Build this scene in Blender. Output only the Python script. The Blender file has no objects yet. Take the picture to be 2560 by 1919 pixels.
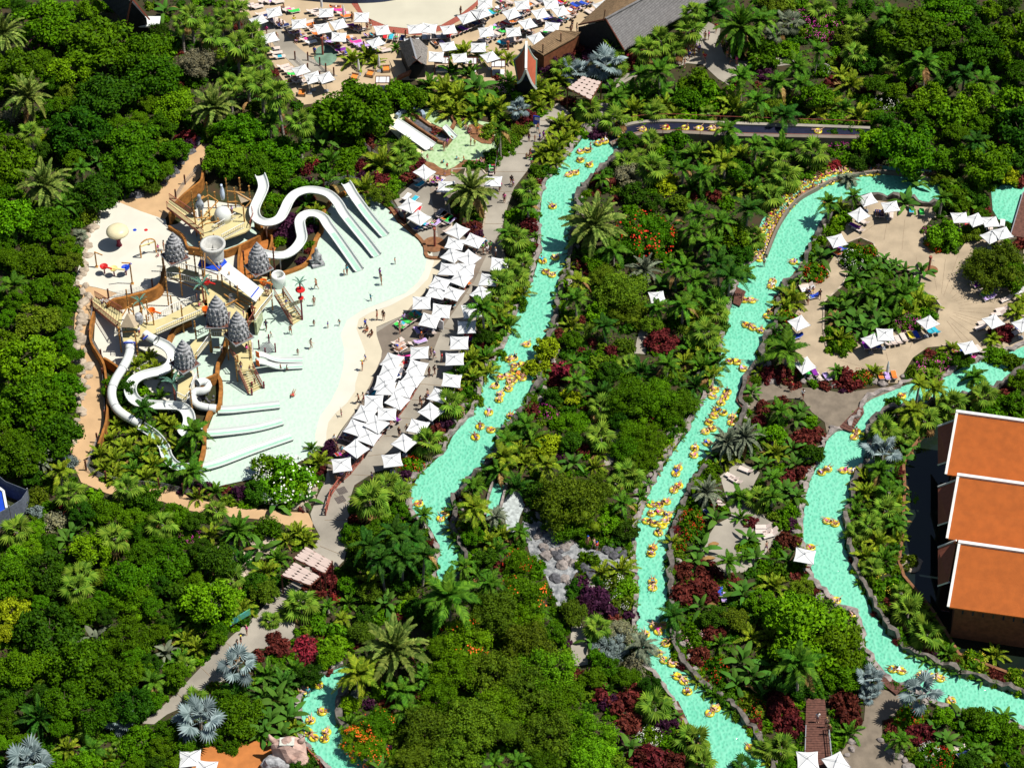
import bpy, math, random
import numpy as np
from mathutils import Vector, Matrix, noise as mnoise
random.seed(7); rng = np.random.default_rng(7)
S = bpy.context.scene; COL = S.collection
PI = math.pi; R = math.radians
# ---------------------------------------------------------------- camera, sky, sun
DEP = R(44.0); DIST = 342.0; FPX = 6840.0
cd = bpy.data.cameras.new('camera'); cam = bpy.data.objects.new('camera', cd); COL.objects.link(cam)
cam.location = (0, -DIST*math.cos(DEP), DIST*math.sin(DEP)); cam.rotation_euler = (PI/2-DEP, 0, 0)
cd.sensor_width = 36; cd.lens = 36*FPX/2560; cd.clip_start = 1; cd.clip_end = 6000; S.camera = cam
SUN_EL = R(62); SUN_AZ = R(-3)      # direction to the sun, azimuth from +x
W = bpy.data.worlds.new('World'); S.world = W; W.use_nodes = True
nt = W.node_tree; nt.nodes.clear()
sky = nt.nodes.new('ShaderNodeTexSky'); sky.sky_type = 'NISHITA'; sky.sun_disc = False
sky.sun_elevation = SUN_EL; sky.sun_rotation = PI/2 - SUN_AZ
bg = nt.nodes.new('ShaderNodeBackground'); bg.inputs[1].default_value = 0.05
wo = nt.nodes.new('ShaderNodeOutputWorld')
nt.links.new(sky.outputs[0], bg.inputs[0]); nt.links.new(bg.outputs[0], wo.inputs[0])
sd = bpy.data.lights.new('sun', 'SUN'); sd.energy = 4.6; sd.angle = R(0.5); sd.color = (1, .955, .88)
sun = bpy.data.objects.new('sun', sd); COL.objects.link(sun); sun.location = (100, 0, 200)
sdir = Vector((math.cos(SUN_EL)*math.cos(SUN_AZ), math.cos(SUN_EL)*math.sin(SUN_AZ), math.sin(SUN_EL)))
sun.rotation_euler = sdir.to_track_quat('Z', 'Y').to_euler()
S.view_settings.view_transform = 'Standard'; S.view_settings.look = 'None'
S.view_settings.exposure = 0.30; S.view_settings.gamma = 1; S.view_settings.use_curve_mapping = False
S.render.engine = 'CYCLES'; S.cycles.max_bounces = 5; S.cycles.diffuse_bounces = 1; S.cycles.glossy_bounces = 2
S.cycles.transmission_bounces = 3; S.cycles.transparent_max_bounces = 6
# ---------------------------------------------------------------- helpers
SD, CD_ = math.sin(DEP), math.cos(DEP)
def P(px, py, z=0.0):
    """the point at height z that the photograph shows at pixel (px, py) of 2560 x 1919"""
    a = (px-1280)/FPX; b = (959.5-py)/FPX
    d = Vector((a, b*SD+CD_, b*CD_-SD)); t = (z-cam.location.z)/d.z
    return Vector((d.x*t, cam.location.y+d.y*t, z))
def PX(v):
    x = v[0]; y = v[1]-cam.location.y; z = v[2]-cam.location.z
    dep = y*CD_-z*SD; up = y*SD+z*CD_
    return 1280+FPX*x/dep, 959.5-FPX*up/dep
def scl(py): return 20.0*(1+(py-959.5)/FPX*1.0355)     # pixels per metre at ground row py
def tl(i, j, pts, s=3.455):     # tile coordinates -> pixels
    return [(640*i+p[0]/s, (480 if j < 3 else 479.67)*j+p[1]/s)+tuple(p[2:]) for p in pts]
def zm(ox, oy, s, pts): return [(ox+p[0]/s, oy+p[1]/s)+tuple(p[2:]) for p in pts]
def node_mat(name):
    m = bpy.data.materials.new(name); m.use_nodes = True
    return m, m.node_tree, m.node_tree.nodes['Principled BSDF']
def mat(name, col, rough=.7, var=.18, scale=2.0, bump=0.0, bscale=None, spec=.3, metal=0, coord='Object', col2=None, detail=5, bdist=.05):
    m, t, b = node_mat(name)
    b.inputs['Roughness'].default_value = rough; b.inputs['Specular IOR Level'].default_value = spec; b.inputs['Metallic'].default_value = metal
    c = t.nodes.new('ShaderNodeTexCoord'); n = t.nodes.new('ShaderNodeTexNoise')
    n.inputs['Scale'].default_value = scale; n.inputs['Detail'].default_value = detail
    t.links.new(c.outputs[coord], n.inputs['Vector'])
    r = t.nodes.new('ShaderNodeValToRGB'); t.links.new(n.outputs['Fac'], r.inputs[0])
    c2 = col2 or tuple(min(1, x*(1+var)) for x in col); c1 = col if col2 else tuple(x*(1-var) for x in col)
    r.color_ramp.elements[0].position = .35; r.color_ramp.elements[1].position = .65
    r.color_ramp.elements[0].color = (*c1, 1); r.color_ramp.elements[1].color = (*c2, 1)
    t.links.new(r.outputs[0], b.inputs['Base Color'])
    if bump:
        n2 = t.nodes.new('ShaderNodeTexNoise'); n2.inputs['Scale'].default_value = bscale or scale*4; n2.inputs['Detail'].default_value = 4
        t.links.new(c.outputs[coord], n2.inputs['Vector'])
        bp = t.nodes.new('ShaderNodeBump'); bp.inputs['Strength'].default_value = bump; bp.inputs['Distance'].default_value = bdist
        t.links.new(n2.outputs['Fac'], bp.inputs['Height']); t.links.new(bp.outputs[0], b.inputs['Normal'])
    return m
def leafmat(name, col, col2=None, trans=.16, hv=.12):
    """leaf: base colour differs from leaf to leaf and from plant to plant, thin blades let light through"""
    m, t, b = node_mat(name); N = t.nodes; L = t.links
    g = N.new('ShaderNodeNewGeometry'); oi = N.new('ShaderNodeObjectInfo')
    mx = N.new('ShaderNodeMix'); mx.data_type = 'RGBA'
    c2 = col2 or (min(1, col[0]*2.1+.012), min(1, col[1]*1.8), col[2]*1.2)
    mx.inputs[6].default_value = (*[x*.72 for x in col], 1); mx.inputs[7].default_value = (*c2, 1)
    L.new(g.outputs['Random Per Island'], mx.inputs[0])
    hs = N.new('ShaderNodeHueSaturation')
    mr = N.new('ShaderNodeMapRange'); mr.inputs[3].default_value = .5-hv*.12; mr.inputs[4].default_value = .5+hv*.12
    L.new(oi.outputs['Random'], mr.inputs[0]); L.new(mr.outputs[0], hs.inputs['Hue'])
    mv = N.new('ShaderNodeMapRange'); mv.inputs[3].default_value = .72; mv.inputs[4].default_value = 1.28
    ad = N.new('ShaderNodeMath'); ad.operation = 'MULTIPLY'; ad.inputs[1].default_value = 7.31
    fr = N.new('ShaderNodeMath'); fr.operation = 'FRACT'
    L.new(oi.outputs['Random'], ad.inputs[0]); L.new(ad.outputs[0], fr.inputs[0]); L.new(fr.outputs[0], mv.inputs[0])
    L.new(mv.outputs[0], hs.inputs['Value']); L.new(mx.outputs[2], hs.inputs['Color'])
    L.new(hs.outputs[0], b.inputs['Base Color']); b.inputs['Roughness'].default_value = .6; b.inputs['Specular IOR Level'].default_value = .08
    tr = N.new('ShaderNodeBsdfTranslucent'); L.new(hs.outputs[0], tr.inputs[0])
    ms = N.new('ShaderNodeMixShader'); ms.inputs[0].default_value = trans
    L.new(b.outputs[0], ms.inputs[1]); L.new(tr.outputs[0], ms.inputs[2])
    L.new(ms.outputs[0], N['Material Output'].inputs['Surface'])
    return m
class MB:
    """collects shapes for ONE mesh"""
    def __init__(s): s.v = []; s.f = []
    def add(s, v, f):
        o = len(s.v); s.v += [tuple(p) for p in v]; s.f += [tuple(o+i for i in q) for q in f]; return s
    def box(s, c, d, rz=0, M=None):
        h = [x/2 for x in d]; cs, sn = math.cos(rz), math.sin(rz); v = []
        for z in (-1, 1):
            for x, y in ((-1, -1), (1, -1), (1, 1), (-1, 1)):
                X, Y = x*h[0], y*h[1]; q = Vector((c[0]+X*cs-Y*sn, c[1]+X*sn+Y*cs, c[2]+z*h[2])); v.append(M @ q if M else q)
        return s.add(v, [(0, 3, 2, 1), (4, 5, 6, 7), (0, 1, 5, 4), (1, 2, 6, 5), (2, 3, 7, 6), (3, 0, 4, 7)])
    def tube(s, pts, r, n=6, cap=True):
        pts = [Vector(p) for p in pts]; rs = r if isinstance(r, (list, tuple)) else [r]*len(pts); v = []; f = []
        for i, p in enumerate(pts):
            d = (pts[min(i+1, len(pts)-1)]-pts[max(i-1, 0)]).normalized()
            a = d.cross(Vector((0, 0, 1)) if abs(d.z) < .9 else Vector((1, 0, 0))).normalized(); b = d.cross(a)
            v += [p+(a*math.cos(2*PI*k/n)+b*math.sin(2*PI*k/n))*rs[i] for k in range(n)]
        for i in range(len(pts)-1):
            f += [(i*n+k, i*n+(k+1) % n, (i+1)*n+(k+1) % n, (i+1)*n+k) for k in range(n)]
        if cap: f += [tuple(range(n))[::-1], tuple((len(pts)-1)*n+k for k in range(n))]
        return s.add(v, f)
    def lathe(s, prof, c=(0, 0, 0), n=16, sx=1, sy=1):
        v = []; f = []; m = len(prof)
        for r, z in prof: v += [(c[0]+r*sx*math.cos(2*PI*k/n), c[1]+r*sy*math.sin(2*PI*k/n), c[2]+z) for k in range(n)]
        for i in range(m-1): f += [(i*n+k, i*n+(k+1) % n, (i+1)*n+(k+1) % n, (i+1)*n+k) for k in range(n)]
        f += [tuple(range(n))[::-1], tuple((m-1)*n+k for k in range(n))]
        return s.add(v, f)
    def prism(s, pts, z0, z1):
        """pts: (x, y) or 3-D points of one face; extruded from z0 to z1 (offsets when 3-D)"""
        n = len(pts)
        if len(pts[0]) == 2: lo = [(p[0], p[1], z0) for p in pts]; hi = [(p[0], p[1], z1) for p in pts]
        else: lo = [(p[0], p[1], p[2]+z0) for p in pts]; hi = [(p[0], p[1], p[2]+z1) for p in pts]
        ar = sum(lo[i][0]*lo[(i+1) % n][1]-lo[(i+1) % n][0]*lo[i][1] for i in range(n))
        if ar < 0: lo.reverse(); hi.reverse()
        return s.add(lo+hi, [tuple(range(n))[::-1], tuple(range(n, 2*n))]+[(i, (i+1) % n, n+(i+1) % n, n+i) for i in range(n)])
    def bar(s, a, b, w, h=None):
        a = Vector(a); b = Vector(b); d = b-a; L = d.length
        if L < 1e-6: return s
        M = Matrix.Translation((a+b)/2) @ d.to_track_quat('X', 'Z').to_matrix().to_4x4()
        return s.box((0, 0, 0), (L, w, h or w), 0, M)
    def mesh(s, name, m=None, smooth=False):
        me = bpy.data.meshes.new(name); me.from_pydata(s.v, [], s.f); me.update()
        if m: me.materials.append(m)
        if smooth: me.polygons.foreach_set('use_smooth', [True]*len(me.polygons))
        return me
    def obj(s, name, m, parent=None, loc=None, smooth=False, **props):
        return place(name, s.mesh(name, m, smooth), parent, loc, **props)
def place(name, me, parent=None, loc=None, rz=0, sc=1, **props):
    o = bpy.data.objects.new(name, me); COL.objects.link(o)
    if parent: o.parent = parent
    if loc is not None: o.location = loc
    if rz: o.rotation_euler = (0, 0, rz)
    if sc != 1: o.scale = (sc, sc, sc) if not isinstance(sc, (tuple, list)) else sc
    for k, v in props.items(): o[k] = v
    return o
THINGS = []   # (object, base label, px, py): numbered from the left at the end wherever a base label repeats
def tag(o, label, cat, px=None, py=None, group=None, share=False):
    o['label'] = label; o['category'] = cat
    if group: o['group'] = group
    if px is None:
        q = PX(o.location); px, py = q
    THINGS.append((o, label, cat, px, py, share)); return o
def root(name, loc, label, cat, rz=0, sc=1, px=None, py=None, group=None, share=False):
    o = place(name, None, None, loc, rz, sc); return tag(o, label, cat, px, py, group, share)
def omat(o, m, i=0):
    o.material_slots[i].link = 'OBJECT'; o.material_slots[i].material = m; return o
def sheet(name, px, z, m, zp=None, kind='structure'):
    pts = [P(x, y, z)[:2] for x, y in px]
    from mathutils.geometry import tessellate_polygon
    tris = tessellate_polygon([[Vector((p[0], p[1], 0)) for p in pts]])
    v = [(p[0], p[1], z) for p in pts]; f = []
    for t in tris:
        a, b, c = t
        cr = (v[b][0]-v[a][0])*(v[c][1]-v[a][1])-(v[b][1]-v[a][1])*(v[c][0]-v[a][0])
        f.append((a, b, c) if cr > 0 else (a, c, b))
    me = bpy.data.meshes.new(name); me.from_pydata(v, [], f); me.materials.append(m); me.update()
    return place(name, me, kind=kind)
def smooth_line(pts, n=4, closed=False):
    """Catmull-Rom through 2-D or 3-D points"""
    P_ = [Vector(p) for p in pts]; out = []; m = len(P_); rngs = range(m if closed else m-1)
    for i in rngs:
        g = (lambda k: P_[k % m]) if closed else (lambda k: P_[max(0, min(m-1, k))])
        a, b, c, d = g(i-1), g(i), g(i+1), g(i+2)
        for k in range(n):
            t = k/n; out.append(.5*((2*b)+(c-a)*t+(2*a-5*b+4*c-d)*t*t+(3*b-a-3*c+d)*t**3))
    if not closed: out.append(P_[-1])
    return out
def wall_mesh(pts, h, w, z0=0, jit=0, cap=True):
    """pts: world 2-D/3-D polyline; a wall of height h and width w"""
    mb = MB(); v = []; n = len(pts); pts = [Vector((p[0], p[1], 0)) for p in pts]
    for i, p in enumerate(pts):
        d = (pts[min(i+1, n-1)]-pts[max(i-1, 0)]).normalized(); nn = Vector((-d.y, d.x, 0))
        hh = h[i] if isinstance(h, (list, tuple)) else h
        j1, j2, j3 = (random.uniform(-jit, jit) for _ in range(3))
        v += [p+nn*(w/2+j1)+Vector((0, 0, z0)), p+nn*(w/2+j1*.6)*.9+Vector((0, 0, hh+j3)), p-nn*(w/2+j2)*.9+Vector((0, 0, hh+j3*.7)), p-nn*(w/2+j2)+Vector((0, 0, z0))]
    f = []
    for i in range(n-1):
        a = i*4; b = a+4; f += [(a, b, b+1, a+1), (a+1, b+1, b+2, a+2), (a+2, b+2, b+3, a+3)]
    f += [(0, 1, 2, 3), (n*4-1, n*4-2, n*4-3, n*4-4)]
    return mb.add(v, f)
def wp(px, z=0): return [P(x, y, z) for x, y in px]
def resample(pts, step):
    out = [Vector(pts[0])]; acc = 0
    for a, b in zip(pts, pts[1:]):
        a = Vector(a); b = Vector(b); L = (b-a).length; t = step-acc
        while t <= L: out.append(a+(b-a)*(t/L)); t += step
        acc = (acc+L) % step
    return out
# ---------------------------------------------------------------- materials
M = {}
M['soil'] = mat('soil', (.055, .036, .018), .95, scale=.6, col2=(.03, .04, .012), bump=.6, bscale=3)
M['sand'] = mat('sand', (.47, .36, .23), .9, .09, .35, bump=.3, bscale=6)
M['wave_floor'] = mat('wave_floor', (.54, .51, .40), .35, .05, .3, bump=.1)
M['concrete'] = mat('concrete', (.31, .28, .23), .85, .2, .22, bump=.3, bscale=4, detail=8)
M['deckgrey'] = mat('deck_concrete', (.20, .165, .13), .85, .18, .35, bump=.3, bscale=4, detail=8)
M['tanpath'] = mat('tan_path', (.52, .34, .18), .9, .08, .5, bump=.2, bscale=5)
M['cream'] = mat('cream_floor', (.62, .60, .51), .6, .04, .4)
M['beach'] = mat('beach_floor', (.56, .50, .37), .6, .04, .5)
M['white'] = mat('white_plastic', (.70, .73, .70), .3, .02, 1, spec=.5)
M['canvas'] = mat('white_canvas', (.70, .71, .71), .7, .05, .9, bump=.15, bscale=3)
M['metal'] = mat('grey_metal', (.35, .36, .38), .4, .1, 3, metal=.3)
M['darkwood'] = mat('red_brown_timber', (.14, .045, .028), .6, .25, 4, bump=.3)
M['plank'] = mat('brown_planks', (.12, .05, .035), .7, .3, 3)
M['bamboo'] = mat('bamboo', (.50, .25, .065), .5, .35, 5)
M['lavender'] = mat('grey_render', (.3, .3, .3), .8)
M['brownwall'] = mat('brown_rock_render', (.31, .125, .025), .85, .3, 1.2, bump=.7, bscale=3, bdist=.1)
M['orange_ground'] = mat('orange_ground', (.40, .14, .03), .9, .2, 1, bump=.5)
M['yellowdeck'] = mat('pale_yellow_deck', (.58, .50, .25), .7, .06, 1)
M['stone'] = mat('grey_carved_stone', (.34, .345, .355), .9, .4, 3, bump=.7, bscale=8)
M['rock'] = mat('pale_river_rock', (.27, .235, .215), .9, .35, 1.5, bump=.8, bscale=4, bdist=.08)
M['darkrock'] = mat('dark_rock', (.10, .10, .11), .9, .4, 2, bump=.8)
M['sandrock'] = mat('sandy_rock', (.40, .33, .25), .9, .3, 1.2, bump=.8)
M['shingle'] = mat('thatch', (.2, .185, .17), .9, .35, 4, bump=.6)
M['inner'] = mat('dark_interior', (.02, .02, .022), .8)
M['conveyor'] = mat('dark_blue_belt', (.012, .014, .035), .5)
M['trunk'] = mat('bark', (.16, .12, .085), .95, .3, 6, bump=.7)
M['greybark'] = mat('grey_palm_bark', (.28, .25, .21), .95, .25, 6, bump=.5)
M['blue'] = mat('blue_plastic', (.012, .06, .50), .4, .05)
M['red'] = mat('red_plastic', (.55, .02, .02), .4, .05)
M['maroonp'] = mat('maroon_plastic', (.22, .01, .04), .4, .1)
M['orange'] = mat('orange_plastic', (.75, .14, .01), .4, .05)
M['yellowp'] = mat('yellow_plastic', (.78, .66, .25), .35, .05)
M['mush'] = mat('cream_plastic', (.72, .64, .40), .35, .05)
M['tubey'] = mat('yellow_vinyl', (.66, .56, .03), .28, .06, 3, spec=.6)
M['wicker'] = mat('wicker', (.35, .25, .16), .8, .3, 12)
M['cushion'] = mat('orange_cushion', (.80, .25, .04), .8, .05)
M['sail'] = mat('pink_mesh_fabric', (.52, .41, .36), .8, .05)
M['tent'] = mat('beige_fabric', (.50, .40, .27), .8, .06)
M['sling'] = mat('pale_pink_sling', (.66, .54, .48), .7, .06)
M['frame'] = mat('white_frame', (.8, .8, .78), .4, .03)
M['rustmetal'] = mat('rust_red_metal', (.32, .09, .06), .5, .2, 5)
M['tar'] = mat('dark_grating', (.11, .09, .085), .8, .2, 6)
M['verdigris'] = mat('verdigris', (.10, .22, .16), .6, .3, 6)
M['brownrim'] = mat('brown_pool_rim', (.22, .10, .045), .8, .25, 2, bump=.4)
M['greenpatch'] = mat('green_paint', (.14, .24, .17), .8, .2, 1)
M['hair'] = mat('dark_hair', (.03, .018, .01), .7)
M['blond'] = mat('light_hair', (.30, .18, .07), .7)
M['skin0'] = mat('tanned_skin', (.42, .20, .12), .55, .08)
M['skin1'] = mat('fair_skin', (.60, .36, .26), .55, .06)
M['skin2'] = mat('dark_skin', (.22, .095, .055), .55, .08)
CL = {'red': (.6, .02, .03), 'blue': (.02, .07, .48), 'turquoise': (.03, .42, .55), 'purple': (.22, .02, .32), 'pink': (.75, .05, .32), 'white': (.8, .8, .8),
      'black': (.015, .015, .02), 'orange': (.8, .2, .03), 'green': (.05, .55, .08), 'yellow': (.8, .66, .04), 'navy': (.015, .03, .12), 'lime green': (.35, .8, .05),
      'lilac': (.5, .35, .7), 'grey': (.22, .22, .25)}
for k, c in CL.items(): M['c_'+k] = mat(k.replace(' ', '_')+'_cloth', c, .75, .12, 3)
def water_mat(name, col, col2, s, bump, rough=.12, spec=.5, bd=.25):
    """pool water: a pale floor colour seen through shallow water, ripple brightness painted into the colour, ripples also as relief"""
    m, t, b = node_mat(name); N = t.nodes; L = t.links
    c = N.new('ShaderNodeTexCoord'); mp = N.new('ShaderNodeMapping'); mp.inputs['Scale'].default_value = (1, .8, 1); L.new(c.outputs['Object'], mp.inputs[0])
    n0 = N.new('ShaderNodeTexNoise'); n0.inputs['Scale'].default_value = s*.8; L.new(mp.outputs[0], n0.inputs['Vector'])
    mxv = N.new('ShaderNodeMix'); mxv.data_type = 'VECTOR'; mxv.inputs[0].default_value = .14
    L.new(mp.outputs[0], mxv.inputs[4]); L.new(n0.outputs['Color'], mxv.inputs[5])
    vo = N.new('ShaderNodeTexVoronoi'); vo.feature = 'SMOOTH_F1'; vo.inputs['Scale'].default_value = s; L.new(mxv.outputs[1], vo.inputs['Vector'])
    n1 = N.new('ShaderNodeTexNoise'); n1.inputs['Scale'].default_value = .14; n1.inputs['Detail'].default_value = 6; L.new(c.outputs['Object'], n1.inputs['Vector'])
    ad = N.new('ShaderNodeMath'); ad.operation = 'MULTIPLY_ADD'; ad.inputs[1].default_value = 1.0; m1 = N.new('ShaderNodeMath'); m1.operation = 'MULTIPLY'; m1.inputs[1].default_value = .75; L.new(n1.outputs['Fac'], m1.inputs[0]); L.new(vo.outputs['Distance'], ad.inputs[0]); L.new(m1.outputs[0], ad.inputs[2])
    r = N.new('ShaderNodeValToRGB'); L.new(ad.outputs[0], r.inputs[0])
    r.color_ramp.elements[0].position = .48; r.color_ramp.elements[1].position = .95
    r.color_ramp.elements[0].color = (*col, 1); r.color_ramp.elements[1].color = (*col2, 1)  # lighter end paints mild caustic brightness along the ripples
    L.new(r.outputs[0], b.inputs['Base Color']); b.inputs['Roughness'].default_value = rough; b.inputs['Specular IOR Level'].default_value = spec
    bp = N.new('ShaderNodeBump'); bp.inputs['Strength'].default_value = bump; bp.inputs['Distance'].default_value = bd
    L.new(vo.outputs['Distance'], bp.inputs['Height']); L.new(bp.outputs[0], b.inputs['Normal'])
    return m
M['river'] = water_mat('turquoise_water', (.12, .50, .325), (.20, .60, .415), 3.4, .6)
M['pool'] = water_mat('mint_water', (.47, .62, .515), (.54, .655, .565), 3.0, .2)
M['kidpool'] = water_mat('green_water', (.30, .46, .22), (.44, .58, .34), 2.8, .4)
M['pond'] = mat('dark_pond_water', (.006, .010, .012), .04, .3, .1, spec=.5, col2=(.010, .018, .01))
# ================================================================ ground and setting
GAR = []          # visible polygons that no crown may cover (pixels)
def surf(name, px, z, m, **k): GAR.append(px); return sheet(name, px, z, m, **k)
_c = [P(-500, -700), P(3060, -700), P(3060, 2500), P(-500, 2500)]
gm = MB().add([(-900, -450, 0), (900, -450, 0), (900, 1100, 0), (-900, 1100, 0)], [(0, 1, 2, 3)]); gm.obj('ground', M['soil'], kind='structure')
A_L = [(1465,334),(1442,365),(1419,388),(1396,420),(1367,452),(1355,489),(1349,552),(1354,619),(1342,665),(1328,709),(1309,740),(1294,775),(1280,801),(1271,836),(1248,885),(1225,914),(1207,955),(1196,1000),(1182,1035),(1161,1055),(1132,1090),(1115,1125),(1074,1163),(1045,1192),(1029,1220),(1028,1249),(1033,1290),(1075,1318),(1100,1365),(1090,1423),(1100,1460)]
A_R = [(1561,372),(1546,382),(1512,411),(1483,440),(1454,475),(1439,500),(1431,560),(1425,602),(1422,645),(1407,683),(1391,740),(1387,793),(1373,833),(1362,880),(1345,940),(1341,969),(1318,1003),(1297,1038),(1277,1056),(1236,1099),(1242,1116),(1216,1157),(1190,1186),(1164,1206),(1152,1232),(1129,1249),(1129,1287),(1126,1322),(1141,1359),(1158,1394),(1150,1440),(1130,1470)]
B_L = [(2355,462),(2311,451),(2253,440),(2195,436),(2137,443),(2082,457),(2036,480),(2001,500),(1972,529),(1949,564),(1934,596),(1915,645),(1865,665),(1855,690),(1844,715),(1830,760),(1821,787),(1815,821),(1805,856),(1801,891),(1784,960),(1755,1009),(1731,1047),(1723,1076),(1700,1105),(1676,1139),(1650,1180),(1627,1220),(1610,1264),(1594,1307),(1588,1351),(1590,1394),(1594,1440),(1598,1482),(1593,1526),(1591,1561),(1600,1610),(1615,1660),(1656,1705),(1690,1750),(1723,1809),(1745,1840),(1766,1870),(1780,1900),(1795,1960)]
B_R = [(2360,510),(2343,505),(2319,512),(2276,500),(2200,492),(2140,500),(2082,520),(2073,541),(2050,567),(2042,590),(2018,625),(2007,659),(1992,694),(1960,706),(1945,750),(1938,790),(1930,821),(1908,850),(1902,865),(1899,908),(1862,934),(1856,960),(1841,1000),(1856,1024),(1847,1041),(1839,1067),(1801,1099),(1781,1125),(1755,1171),(1726,1206),(1708,1249),(1691,1293),(1676,1336),(1669,1380),(1669,1423),(1671,1497),(1674,1555),(1676,1601),(1685,1636),(1708,1670),(1731,1694),(1766,1728),(1801,1752),(1830,1780),(1865,1815),(1891,1850),(1905,1880),(1940,1960)]
C_U = [(2660,830),(2560,865),(2528,879),(2470,897),(2427,908),(2398,923),(2363,943),(2300,950),(2238,972),(2180,995),(2157,1012),(2160,1032),(2134,1058),(2128,1078),(2094,1076),(2068,1099),(2059,1128),(2044,1163),(2027,1197),(2015,1235),(2010,1278),(2007,1322),(2010,1365),(2027,1412),(2033,1448),(2056,1471),(2079,1491),(2099,1514),(2137,1523),(2160,1566),(2165,1620),(2189,1653),(2204,1679),(2238,1705),(2267,1714),(2330,1745),(2392,1775),(2487,1790),(2560,1815),(2660,1850)]
C_D = [(2660,890),(2560,914),(2484,974),(2426,986),(2337,1009),(2221,1024),(2180,1047),(2172,1067),(2160,1084),(2169,1110),(2157,1160),(2134,1191),(2125,1220),(2123,1249),(2108,1293),(2111,1322),(2114,1365),(2123,1400),(2137,1440),(2146,1462),(2166,1491),(2183,1534),(2212,1569),(2238,1607),(2267,1633),(2305,1653),(2371,1679),(2426,1697),(2484,1717),(2560,1746),(2660,1785)]
D_L = [(860,1665),(831,1676),(802,1691),(776,1714),(764,1731),(753,1772),(756,1815),(747,1838),(770,1859),(796,1890),(828,1919),(860,1970)]
D_R = [(880,1668),(868,1695),(860,1717),(848,1728),(840,1757),(837,1786),(845,1815),(880,1860),(915,1919),(960,1970)]
ZW = 0.05
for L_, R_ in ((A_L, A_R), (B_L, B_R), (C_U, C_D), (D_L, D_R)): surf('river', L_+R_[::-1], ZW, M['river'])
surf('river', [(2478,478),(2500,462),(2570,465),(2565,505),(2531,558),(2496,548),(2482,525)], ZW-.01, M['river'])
LANE_O = [(2330,425),(2253,420),(2195,412),(2137,420),(2075,430),(2020,445),(1975,470),(1940,510),(1905,550),(1888,598),(1876,636),(1865,665)]
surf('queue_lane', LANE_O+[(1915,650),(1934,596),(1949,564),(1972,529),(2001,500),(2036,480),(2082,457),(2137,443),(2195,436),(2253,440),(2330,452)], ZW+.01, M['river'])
SAND = [(560,-140),(1560,-140),(1550,0),(1470,75),(1440,100),(1340,130),(1300,160),(1290,200),(1200,205),(1000,200),(990,230),(940,240),(850,250),(760,262),(735,240),(700,190),(660,120),(640,60),(600,30)]
surf('sand', SAND, .03, M['sand'])
ARC_O = [(870,-140),(866,-60),(872,0),(900,38),(929,64),(973,80),(1045,89),(1103,77),(1161,45),(1199,8),(1240,-60),(1300,-140)]
ARC_I = [(890,-140),(886,-60),(895,9),(906,30),(924,47),(970,66),(1045,74),(1103,63),(1155,33),(1190,5),(1228,-60),(1285,-140)]
sheet('pool_rim', ARC_O, .06, M['rustmetal']); sheet('pool_floor', ARC_I, .09, M['wave_floor'])
surf('path', [(648,55),(692,62),(745,118),(815,175),(845,190),(790,200),(735,165),(690,120)], .06, M['concrete'])
gp = [(814+28*math.cos(a)*1.05, 139+26*math.sin(a)) for a in np.linspace(0, 2*PI, 28)[:-1]]; sheet('painted_floor', gp, .055, M['greenpatch'])
PROM = [(1396,255),(1355,289),(1332,315),(1303,347),(1280,373),(1250,399),(1205,425),(1150,432),(1090,425),(1060,432),(985,500),(1020,560),(1050,595),(1068,620),(1083,640),(1120,640),(1100,660),(1075,700),(1040,750),(1005,790),(941,818),(941,836),(955,877),(952,897),(932,943),(925,965),(886,1029),(854,1076),(842,1099),(831,1126),(819,1163),(814,1200),(796,1235),(776,1284),(782,1307),(800,1340),(785,1365),(762,1420),(725,1460),(692,1474),(646,1532),(579,1589),(521,1647),(463,1708),(405,1766),(353,1807),(385,1809),(417,1785),(470,1760),(520,1720),(560,1700),(600,1650),(640,1620),(700,1620),(735,1590),(740,1530),(790,1480),(830,1430),(860,1400),(870,1360),(872,1300),(874,1249),(886,1212),(935,1180),(982,1168),(1005,1125),(1045,1082),(1074,1041),(1086,989),(1115,960),(1132,937),(1132,908),(1155,871),(1175,842),(1190,827),(1190,790),(1219,726),(1225,677),(1265,645),(1250,596),(1262,538),(1285,470),(1323,420),(1341,376),(1370,333),(1375,304),(1425,284)]
surf('promenade', PROM, .04, M['concrete'])
sheet('deck_patch', [(1075,470),(1120,470),(1215,640),(1187,700),(1161,740),(1106,820),(1048,965),(1025,1003),(996,1044),(958,1084),(918,1134),(876,1186),(831,1226),(819,1163),(842,1099),(886,1029),(932,943),(955,890),(942,830),(1005,790),(1075,700),(1105,645)], .06, M['deckgrey'])
surf('beach', [(1060,622),(1085,645),(1120,645),(1105,668),(1070,722),(1034,758),(1010,787),(941,817),(941,836),(955,877),(952,897),(932,943),(925,962),(886,1029),(850,1078),(830,1112),(780,1120),(760,1060),(820,980),(860,880),(860,800),(940,740),(1030,690)], .08, M['beach'])
POOL = [(871,486),(900,484),(929,494),(955,512),(976,529),(993,555),(1016,575),(1045,601),(1060,622),(1068,642),(1062,675),(1045,705),(1015,732),(965,752),(905,775),(868,800),(852,835),(862,880),(858,920),(846,965),(826,1005),(800,1040),(788,1085),(790,1130),(700,1180),(545,1215),(500,1215),(500,1160),(509,1119),(512,1093),(533,1038),(550,1012),(553,960),(541,934),(520,950),(496,951),(470,900),(425,870),(418,860),(438,818),(476,798),(560,770),(640,710),(698,691),(727,680),(762,665),(779,642),(788,604),(802,581),(802,564),(814,523),(848,497)]
WET = [(1080,630),(1085,655),(1070,697),(1035,732),(975,764),(926,781),(897,798),(891,821),(902,850),(913,879),(908,900),(897,929),(888,960),(888,977),(868,1006),(839,1032),(821,1055),(816,1081),(816,1110),(700,1180),(800,1000),(850,800),(1000,700)]
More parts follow.
